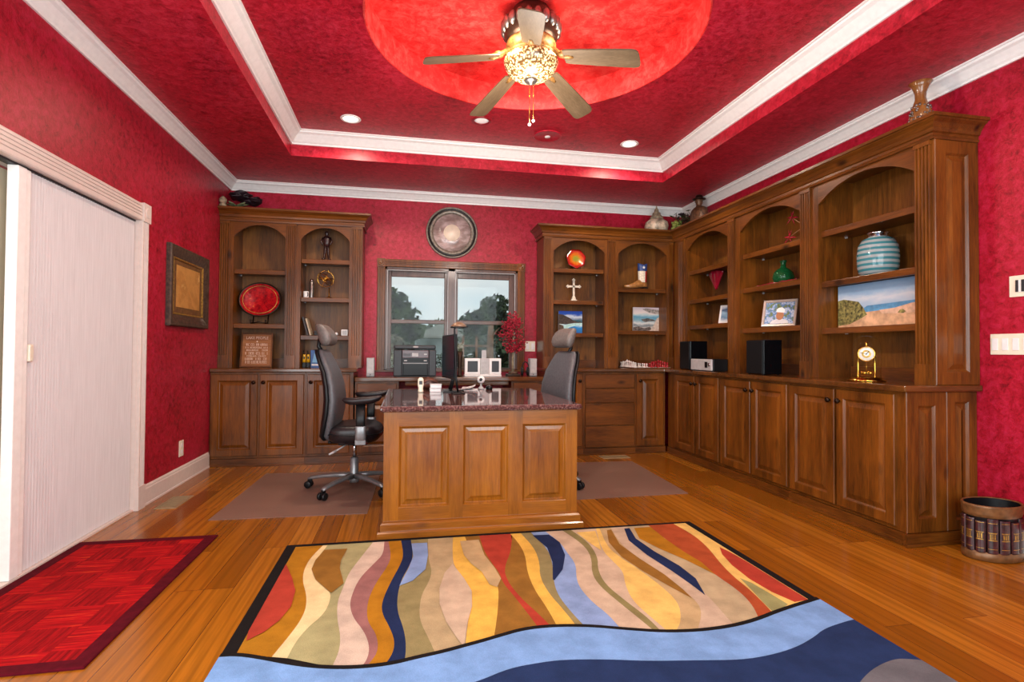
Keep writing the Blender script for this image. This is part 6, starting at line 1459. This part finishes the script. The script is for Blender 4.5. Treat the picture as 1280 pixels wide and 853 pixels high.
mb = MB(); mb.lathe([(0.028, 0), (0.026, 0.002), (1e-6, 0.002)], (0, 0, 0), 20, axis='y'); mb.v = [Vector((px0 + 0.22 + p.x, py0 + 0.010 + p.y, ZL + 0.302 + p.z * 0.35)) for p in mb.v]; mb.build('badge', M['lightgrey'], pr)
ds = thing('desktop_stereo', 'white desktop stereo with two dark square grilles and a silver centre', 'stereo', (0.807, 5.65, ZL))
for x0, x1 in ((0.614, 0.775), (0.871, 1.000)):
    mb = MB(); mb.box(x0, x1, 5.63, 5.72, ZL + 0.02, ZL + 0.188); w = mb.build('speaker_box', M['white'], ds, bevel=0.005)
    mb = MB(); mb.box(x0 + 0.028, x1 - 0.025, 5.626, 5.631, ZL + 0.045, ZL + 0.160); mb.build('grille', M['charcoal'], w)
mb = MB(); mb.box(0.776, 0.870, 5.635, 5.72, ZL + 0.006, ZL + 0.188); mb.build('centre_unit', M['lightgrey'], ds, bevel=0.005)
mb = MB(); mb.box(0.610, 1.002, 5.62, 5.72, ZL + 0.0003, ZL + 0.018); mb.build('base', M['white'], ds, bevel=0.004)
mb = MB(); mb.box(0.795, 0.845, 5.665, 5.672, ZL + 0.186, ZL + 0.275); mb.build('docked_player', M['lightgrey'], ds, bevel=0.004)
# red berry tree
bt = thing('berry_tree', 'small artificial red berry tree on a dark square base right of the printer window', 'artificial tree', (1.142, 5.70, ZL))
mb = MB(); mb.box(1.070, 1.214, 5.64, 5.76, ZL + 0.0003, ZL + 0.022); mb.build('base', M['bronze'], bt, bevel=0.004)
mb = MB(); mb.lathe([(0.05, ZL + 0.022), (0.046, ZL + 0.045), (1e-6, ZL + 0.046)], (1.142, 5.70, 0), 20); mb.build('moss_mound', M['ivy2'], bt)
mb = MB(); mb.tube([(1.142, 5.70, ZL + 0.04), (1.138, 5.70, ZL + 0.15), (1.145, 5.70, ZL + 0.29), (1.142, 5.70, ZL + 0.55)], [0.014, 0.012, 0.011, 0.004], 10); mb.build('trunk', M['stone'], bt)
rnd = random.Random(31); mbl = MB(); mbt = MB()
for k in range(100):
    z = rnd.uniform(0.27, 0.68); t_ = (z - 0.27) / 0.41; R_ = 0.165 * (math.sin(PI * min(1, 0.18 + t_ * 0.62)) ** 0.8) * (1 - max(0, t_ - 0.45) * 1.25)
    a = rnd.uniform(0, 2 * PI); rad = R_ * rnd.uniform(0.5, 1.12); tip = Vector((1.142 + rad * math.cos(a), 5.70 + rad * 0.85 * math.sin(a), ZL + z)); root_ = Vector((1.142, 5.70, ZL + max(0.27, z - 0.10)))
    mbt.tube([root_, (root_ + tip) / 2 + Vector((0, 0, 0.012)), tip], 0.0022, 5)
    for j in range(11):
        p = root_.lerp(tip, rnd.uniform(0.3, 1.05)) + Vector((rnd.gauss(0, .012), rnd.gauss(0, .012), rnd.gauss(0.004, .012)))
        mbl.sphere(p, rnd.uniform(0.006, 0.0105), 6, 4)
q = mbt.build('twigs', M['ivy2'], bt); q['kind'] = 'stuff'; q = mbl.build('berries', M['redberry'], bt); q['kind'] = 'stuff'
# headset on a stand
hs = thing('headset', 'black headset standing between the berry tree and the right computer speaker', 'headset', (1.254, 5.62, ZL))
mb = MB(); mb.tube([(1.225 + 0.036 - 0.036 * math.cos(a), 5.62, ZL + 0.085 + 0.068 * math.sin(a)) for a in [PI * i / 14 for i in range(15)]], 0.006, 8); mb.build('headband', M['black'], hs)
for x in (1.225, 1.297 - 0.01):
    mb = MB(); mb.loft([[(x + d_, 5.62 + p, ZL + 0.050 + q) for p, q in rrect(0, 0, 0.030 * k, 0.048 * k, 18, 2.2)] for d_, k in ((-0.012, 0.8), (-0.008, 1), (0.008, 1), (0.012, 0.8))]); mb.build('ear_cup', M['black'], hs)
# brown vase of dried flowers
bv = thing('dried_flower_vase', 'slender brown vase of pale dried flowers by the window mullion', 'vase', (0.562, 5.64, ZL))
mb = MB(); mb.lathe([(1e-6, ZL + 0.0005), (0.030, ZL + 0.0005), (0.022, ZL + 0.02), (0.017, ZL + 0.08), (0.024, ZL + 0.18), (0.034, ZL + 0.26), (0.031, ZL + 0.26), (0.015, ZL + 0.10), (1e-6, ZL + 0.09)], (0.562, 5.64, 0), 22); mb.build('vase_body', M['bronze'], bv)
rnd = random.Random(8); mb = MB(); mb2 = MB()
for k in range(36):
    a = rnd.uniform(0, 2 * PI); r_ = rnd.uniform(0.0, 0.07); p = Vector((0.565 + r_ * 0.7 * math.cos(a), 5.64 + r_ * math.sin(a) * .6, ZL + 0.29 + rnd.uniform(0, .055))); mb.sphere(p, rnd.uniform(.006, .011), 6, 5); mb2.tube([(0.562, 5.64, ZL + 0.22), p], 0.0012, 4)
M['driedflower'] = plain('pale_dried_flower', 'b4b8a8', 0.8, var=0.2); q = mb.build('flower_heads', M['driedflower'], bv); q['kind'] = 'stuff'; q = mb2.build('stems', M['leafgreen'], bv); q['kind'] = 'stuff'

# ================================================================== ON THE DESK
ZK = 0.772
mo = thing('computer_monitor', 'flat black computer monitor seen edge on at the back of the desk', 'monitor', (0.335, 4.32, ZK))
TM = Matrix.Translation((0.332, 4.30, 0)) @ Matrix.Rotation(math.atan2(0.06, -0.47) - PI / 2 - PI, 4, 'Z')
# panel runs along local y; screen faces local -x
A = Vector((0.368, 4.09, 0)); B_ = Vector((0.303, 4.54, 0)); dv = (B_ - A).normalized(); nv = Vector((-dv.y, dv.x, 0))
if nv.x > 0: nv = -nv
FM = lambda u, d, z: A + dv * u + nv * d + Vector((0, 0, z))
Lm = (B_ - A).length
mb = MB(); mb.box(0, Lm, -0.022, 0.0, 0.875, 1.225, FM); mb.build('housing', M['black'], mo, bevel=0.006)
M['screen'] = plain('dark_glass_screen', '183038', 0.10, spec=0.04)
mb = MB(); mb.box(0.012, Lm - 0.012, 0.0, 0.003, 0.890, 1.212, FM); mb.build('screen', M['screen'], mo)
mb = MB(); mb.tube([FM(Lm * .5, -0.03, 1.0), FM(Lm * .5, -0.045, 0.88), FM(Lm * .5, -0.02, ZK + 0.012)], 0.016, 8); mb.build('stand_neck', M['black'], mo)
mb = MB(); mb.prism([(0.292, 4.215), (0.43, 4.20), (0.40, 4.27), (0.36, 4.46), (0.31, 4.47)], ZK + 0.0005, ZK + 0.010, lambda p, q, t_: (p, q, t_)); mb.build('stand_base', M['blackgloss'], mo, bevel=0.003)
dl_ = thing('desk_lamp', 'slim black desk lamp with a small oval bronze hood beside the monitor', 'lamp', (0.383, 4.06, ZK))
mb = MB(); mb.lathe([(1e-6, ZK + 0.0005), (0.055, ZK + 0.0005), (0.055, ZK + 0.006), (0.012, ZK + 0.014), (1e-6, ZK + 0.014)], (0.392, 4.06, 0), 28, sy=0.7); mb.build('base', M['black'], dl_)
mb = MB(); mb.tube([(0.392, 4.06, ZK + 0.01), (0.378, 4.06, 0.88), (0.372, 4.06, 1.05), (0.362, 4.06, 1.24), (0.362, 4.06, 1.262), (0.378, 4.06, 1.278)], [0.008, 0.008, 0.008, 0.007, 0.006, 0.006], 8); mb.build('stem', M['black'], dl_)
mb = MB(); mb.lathe([(0.060, 1.272), (0.058, 1.284), (0.040, 1.304), (0.018, 1.312), (1e-6, 1.313)], (0.394, 4.06, 0), 32, sy=0.75, cap=False); mb.build('lamp_hood', plain('brown_lamp_hood', '7a5c44', 0.35, var=0.2), dl_)
mb = MB(); mb.lathe([(0.061, 1.268), (0.064, 1.275), (0.058, 1.281), (0.056, 1.272)], (0.394, 4.06, 0), 32, sy=0.75, ring=True); mb.build('hood_rim', M['black'], dl_)
# small clutter
g = thing('handheld_device', 'small pale handheld device standing at the left of the desk clutter', 'device', (0.120, 4.25, ZK))
mb = MB(); mb.loft([[(0.120 + p, 4.25 + q, ZK + z) for p, q in rrect(0, 0, a, b, 16, 3)] for z, a, b in ((0.0005, 0.020, 0.024), (0.010, 0.022, 0.026), (0.03, 0.018, 0.018), (0.06, 0.024, 0.016), (0.10, 0.022, 0.014), (0.115, 0.012, 0.010))]); mb.build('body', M['plate'], g)
mb = MB(); mb.box(0.108, 0.132, 4.231, 4.235, ZK + 0.062, ZK + 0.09); mb.build('screen', M['charcoal'], g)
for k, (lb, z0, z1, dx) in enumerate((('lower small white box in the desk clutter', 0.0005, 0.030, 0.0), ('upper small white box stacked in the desk clutter', 0.031, 0.062, 0.004))):
    g = thing('small_box', lb, 'box', (0.235 + dx, 4.30, ZK + z0), group='white boxes on the desk')
    mb = MB(); mb.box(0.192 + dx, 0.278 + dx, 4.27, 4.33, ZK + z0, ZK + z1 - 0.008); mb.build('tray', M['white'], g, bevel=0.002)
    mb = MB(); mb.box(0.190 + dx, 0.280 + dx, 4.268, 4.332, ZK + z1 - 0.008, ZK + z1); mb.build('lid', M['paper'], g, bevel=0.002)
g = thing('leather_pouch', 'crumpled brown leather pouch behind the white boxes on the desk', 'pouch', (0.185, 4.56, ZK))
rings = []
for i, (t_, a, b) in enumerate(((0, 0.02, 0.014), (0.15, 0.05, 0.036), (0.4, 0.06, 0.050), (0.7, 0.055, 0.044), (0.9, 0.035, 0.030), (1, 0.012, 0.012))):
    x = 0.12 + 0.17 * t_; rings.append([(x, 4.59 + p * 0.6, ZK + b + 0.001 + q * (1 + 0.2 * math.sin(3 * p / 0.02))) for p, q in rrect(0, 0, a, b * .9, 18, 2.4)])
M['pouch'] = plain('brown_pouch_leather', '6a3a2c', 0.45, var=0.35, scale=30); mb = MB().loft(rings); mb.build('pouch_body', M['pouch'], g)
mb = MB(); mb.tube([(0.13, 4.56, ZK + 0.04), (0.20, 4.552, ZK + 0.078), (0.26, 4.56, ZK + 0.05)], 0.004, 6); mb.build('drawstring', M['bookleather'], g)
rnd = random.Random(2)
for k, (x, y, rz_, lb) in enumerate(((0.505, 4.42, 0.2, 'lower loose sheet of paper by the monitor base'), (0.515, 4.43, -0.15, 'upper loose sheet of paper by the monitor base'))):
    T = Matrix.Translation((x, y, ZK + 0.001 + 0.016 * k)) @ Matrix.Rotation(rz_, 4, 'Z'); n = 8; vs = []; fs = []
    for zz in (0, 0.0006):
        for i in range(n + 1):
            for j in range(n + 1): vs.append(T @ Vector((-0.055 + 0.11 * i / n, -0.10 + 0.20 * j / n, zz + 0.012 * (i / n) ** 3 * (k + 1) + 0.004 * abs(math.sin(j)))))
    m_ = (n + 1) ** 2
    for i in range(n):
        for j in range(n): a = i * (n + 1) + j; fs += [(a, a + n + 1, a + n + 2, a + 1), (m_ + a, m_ + a + 1, m_ + a + n + 2, m_ + a + n + 1)]
    mb = MB().add(vs, fs, 0, True); o = mb.build('paper_sheet', M['paper'], base=(x, y, ZK)); tag(o, lb, 'paper', 'papers on the desk')
g = thing('webcam', 'round white webcam with a dark lens at the right of the desk clutter', 'webcam', (0.630, 4.52, ZK))
mb = MB(); mb.lathe([(1e-6, ZK + 0.0005), (0.026, ZK + 0.0005), (0.024, ZK + 0.012), (0.008, ZK + 0.03), (0.008, ZK + 0.055), (1e-6, ZK + 0.056)], (0.630, 4.52, 0), 20); mb.build('stand', M['lightgrey'], g)
mb = MB(); mb.sphere((0.630, 4.52, ZK + 0.082), 0.033, 18, 12); mb.build('head', M['white'], g)
mb = MB(); mb.lathe([(0.014, 0.028), (0.012, 0.036), (1e-6, 0.035)], (0, 0, 0), 18, axis='y'); mb.v = [Vector((0.625 + p.x, 4.52 + p.y, ZK + 0.084 + p.z)) for p in mb.v]; mb.build('lens', M['blackgloss'], g)
g = thing('computer_mouse', 'small black mouse beside the white webcam', 'mouse', (0.700, 4.52, ZK))
rings = [[(0.700 + p, 4.52 + q, ZK + z) for p, q in rrect(0, 0, a, b, 20, 2.4)] for z, a, b in ((0.0005, 0.026, 0.042), (0.012, 0.029, 0.047), (0.024, 0.025, 0.040), (0.033, 0.012, 0.020))]
mb = MB().loft(rings); mb.build('shell', M['black'], g)
mb = MB(); mb.lathe([(0.006, -0.004), (0.006, 0.004)], (0, 0, 0), 12, axis='x'); mb.v = [Vector((0.700 + p.x, 4.495 + p.y, ZK + 0.031 + p.z * .8)) for p in mb.v]; mb.build('wheel', M['grey'], g)

# ================================================================== OUTSIDE THE WINDOW
M['grass'] = plain('garden_grass', '7e8a5a', 0.9, var=0.3, scale=2)
mb = MB(); mb.box(-30, 40, YW + 0.3, 60, -1.3, -1.2); struct(mb.build('ground', M['grass']))
for i, c in enumerate(('46543a', '5c6a4c', 'a8a48c')): M[f'leaf{i}'] = plain(f'tree_leaves_{i}', c, 0.8, var=0.45, scale=3)
M['bark'] = plain('tree_bark', '8a6a50', 0.9, var=0.3, scale=12)
def tree(label, x, y, blobs, mi, n, leaf=0.11, trunk=True, cat='tree', sd=1):
    rnd = random.Random(sd); t_ = thing('tree', label, cat, (x, y, -1.2), group='trees outside the window')
    mb = MB(); tot = sum(b[3] ** 2 for b in blobs)
    for bx_, by_, bz, br in blobs:
        for k in range(int(n * br ** 2 / tot)):
            d = Vector((rnd.gauss(0, 1), rnd.gauss(0, 1), rnd.gauss(0, 1))).normalized() * br * rnd.uniform(0.55, 1.08); c = Vector((bx_, by_, bz)) + Vector((d.x, d.y, d.z * 0.8))
            a = Vector((rnd.gauss(0, 1), rnd.gauss(0, 1), rnd.gauss(0, 1))).normalized(); b = a.orthogonal().normalized(); L_ = leaf * rnd.uniform(.6, 1.3)
            mb.add([c - a * L_, c + b * L_ * .6, c + a * L_, c - b * L_ * .6], [(0, 1, 2, 3)])
    f = mb.build('crown', M[f'leaf{mi}'], t_, fix=False); f['kind'] = 'stuff'
    top = max(blobs, key=lambda b: b[2]); mb = MB(); mb.tube([(x, y, -1.2), (x, y, 0.5), (top[0], top[1], top[2])], [0.16, 0.13, 0.05], 8); mb.build('trunk', M['bark'], t_)
# placed by where they stand in the garden
tree('leafy tree left of the house, seen through the left pane', -0.46, 15, [(-0.5, 15, 2.27, 0.62), (-0.13, 15, 1.93, 0.54), (-0.75, 15, 1.52, 0.75), (0.17, 15, 1.64, 0.33)], 0, 1500, sd=1)
tree('low row of trees beyond the grey-roofed house', 0.9, 27, [(0.2, 27, 1.6, 0.8), (1.0, 27, 1.7, 0.8), (1.8, 27, 2.0, 0.8), (2.4, 27, 1.5, 0.9), (-0.5, 27, 1.3, 0.9)], 1, 2000, 0.13, sd=2)
tree('tall rounded tree in the middle of the right pane', 3.3, 20, [(3.3, 20, 2.75, 0.55), (3.1, 20, 2.2, 0.75), (2.5, 20, 2.05, 0.6), (3.7, 20, 1.9, 0.5)], 0, 2000, sd=3)
tree('wide hedge-like tree behind the brown trunk in the right pane', 3.2, 16, [(2.0, 16, 0.9, 0.8), (2.8, 16, 0.9, 0.8), (3.5, 16, 1.0, 0.8), (1.6, 16, 0.5, 0.8), (2.4, 16, 0.1, 0.9), (3.4, 16, 0.1, 0.9)], 0, 3600, sd=4)
tree('paler tree at the right edge of the right pane', 5.3, 24.5, [(5.2, 24.5, 2.3, 0.8), (5.8, 24.5, 2.0, 0.9), (4.8, 24.5, 1.6, 0.9)], 1, 1500, sd=5)
tree('leafy branch end near the top of the right pane', 2.35, 10.5, [(2.32, 10.5, 2.15, 0.16), (2.42, 10.5, 2.4, 0.16), (2.33, 10.5, 1.95, 0.10)], 1, 150, 0.06, sd=6)
tree('pale cream shrub at the left edge of the left pane', -0.28, 12, [(-0.28, 12, 1.25, 0.24), (-0.22, 12, 0.95, 0.28), (-0.3, 12, 0.6, 0.3)], 2, 700, 0.06, cat='shrub', sd=7)
M['barklight'] = plain('reddish_pine_bark', '9a745c', 0.9, var=0.3, scale=8)
pt_ = thing('pine_trunk', 'thick reddish tree trunk standing in the right pane', 'tree', (1.86, 12, -1.2))
mb = MB(); mb.tube([(1.86, 12, -1.2), (1.86, 12, 0.4), (1.88, 12, 1.45), (1.90, 12, 1.75)], [0.10, 0.085, 0.07, 0.05], 12); mb.build('trunk', M['barklight'], pt_)
mb = MB(); mb.tube([(1.88, 12, 1.40), (2.1, 12.1, 1.62)], [0.03, 0.012], 8); mb.build('branch', M['barklight'], pt_)
tl_ = thing('trellis', 'thin tan wooden trellis frame outside the right pane', 'trellis', (1.25, 9.5, -1.2))
for x in (1.00, 1.24): mb = MB(); mb.box(x - 0.018, x + 0.018, 9.48, 9.52, -1.2, 1.36); mb.build('post', M['barklight'], tl_)
mb = MB(); mb.box(0.98, 1.42, 9.485, 9.515, 1.17, 1.195); mb.build('cross_rail', M['barklight'], tl_)
hs_ = thing('house', 'pale house with a grey hipped roof beyond the left pane', 'house', (1.4, 20, -1.2))
M['roofgrey'] = plain('grey_shingles', '8a8a80', 0.9, var=0.15, scale=6); M['hwall'] = plain('pale_blue_siding', 'b4c2c4', 0.8, var=0.08)
mb = MB(); mb.box(0.35, 1.9, 18.0, 21.0, -1.2, 1.52); mb.build('walls', M['hwall'], hs_)
mb = MB(); v = [(0.1, 17.7, 1.50), (2.0, 17.7, 1.50), (2.0, 21.3, 1.50), (0.1, 21.3, 1.50), (1.2, 19.5, 2.05), (1.6, 19.5, 2.05)]; mb.add(v, [(0, 1, 5, 4), (1, 2, 5), (2, 3, 4, 5), (3, 0, 4), (3, 2, 1, 0)]); mb.build('roof', M['roofgrey'], hs_)
for x in (0.7, 1.25): mb = MB(); mb.box(x, x + 0.28, 17.97, 18.0, 0.55, 1.05); mb.build('window', M['charcoal'], hs_)
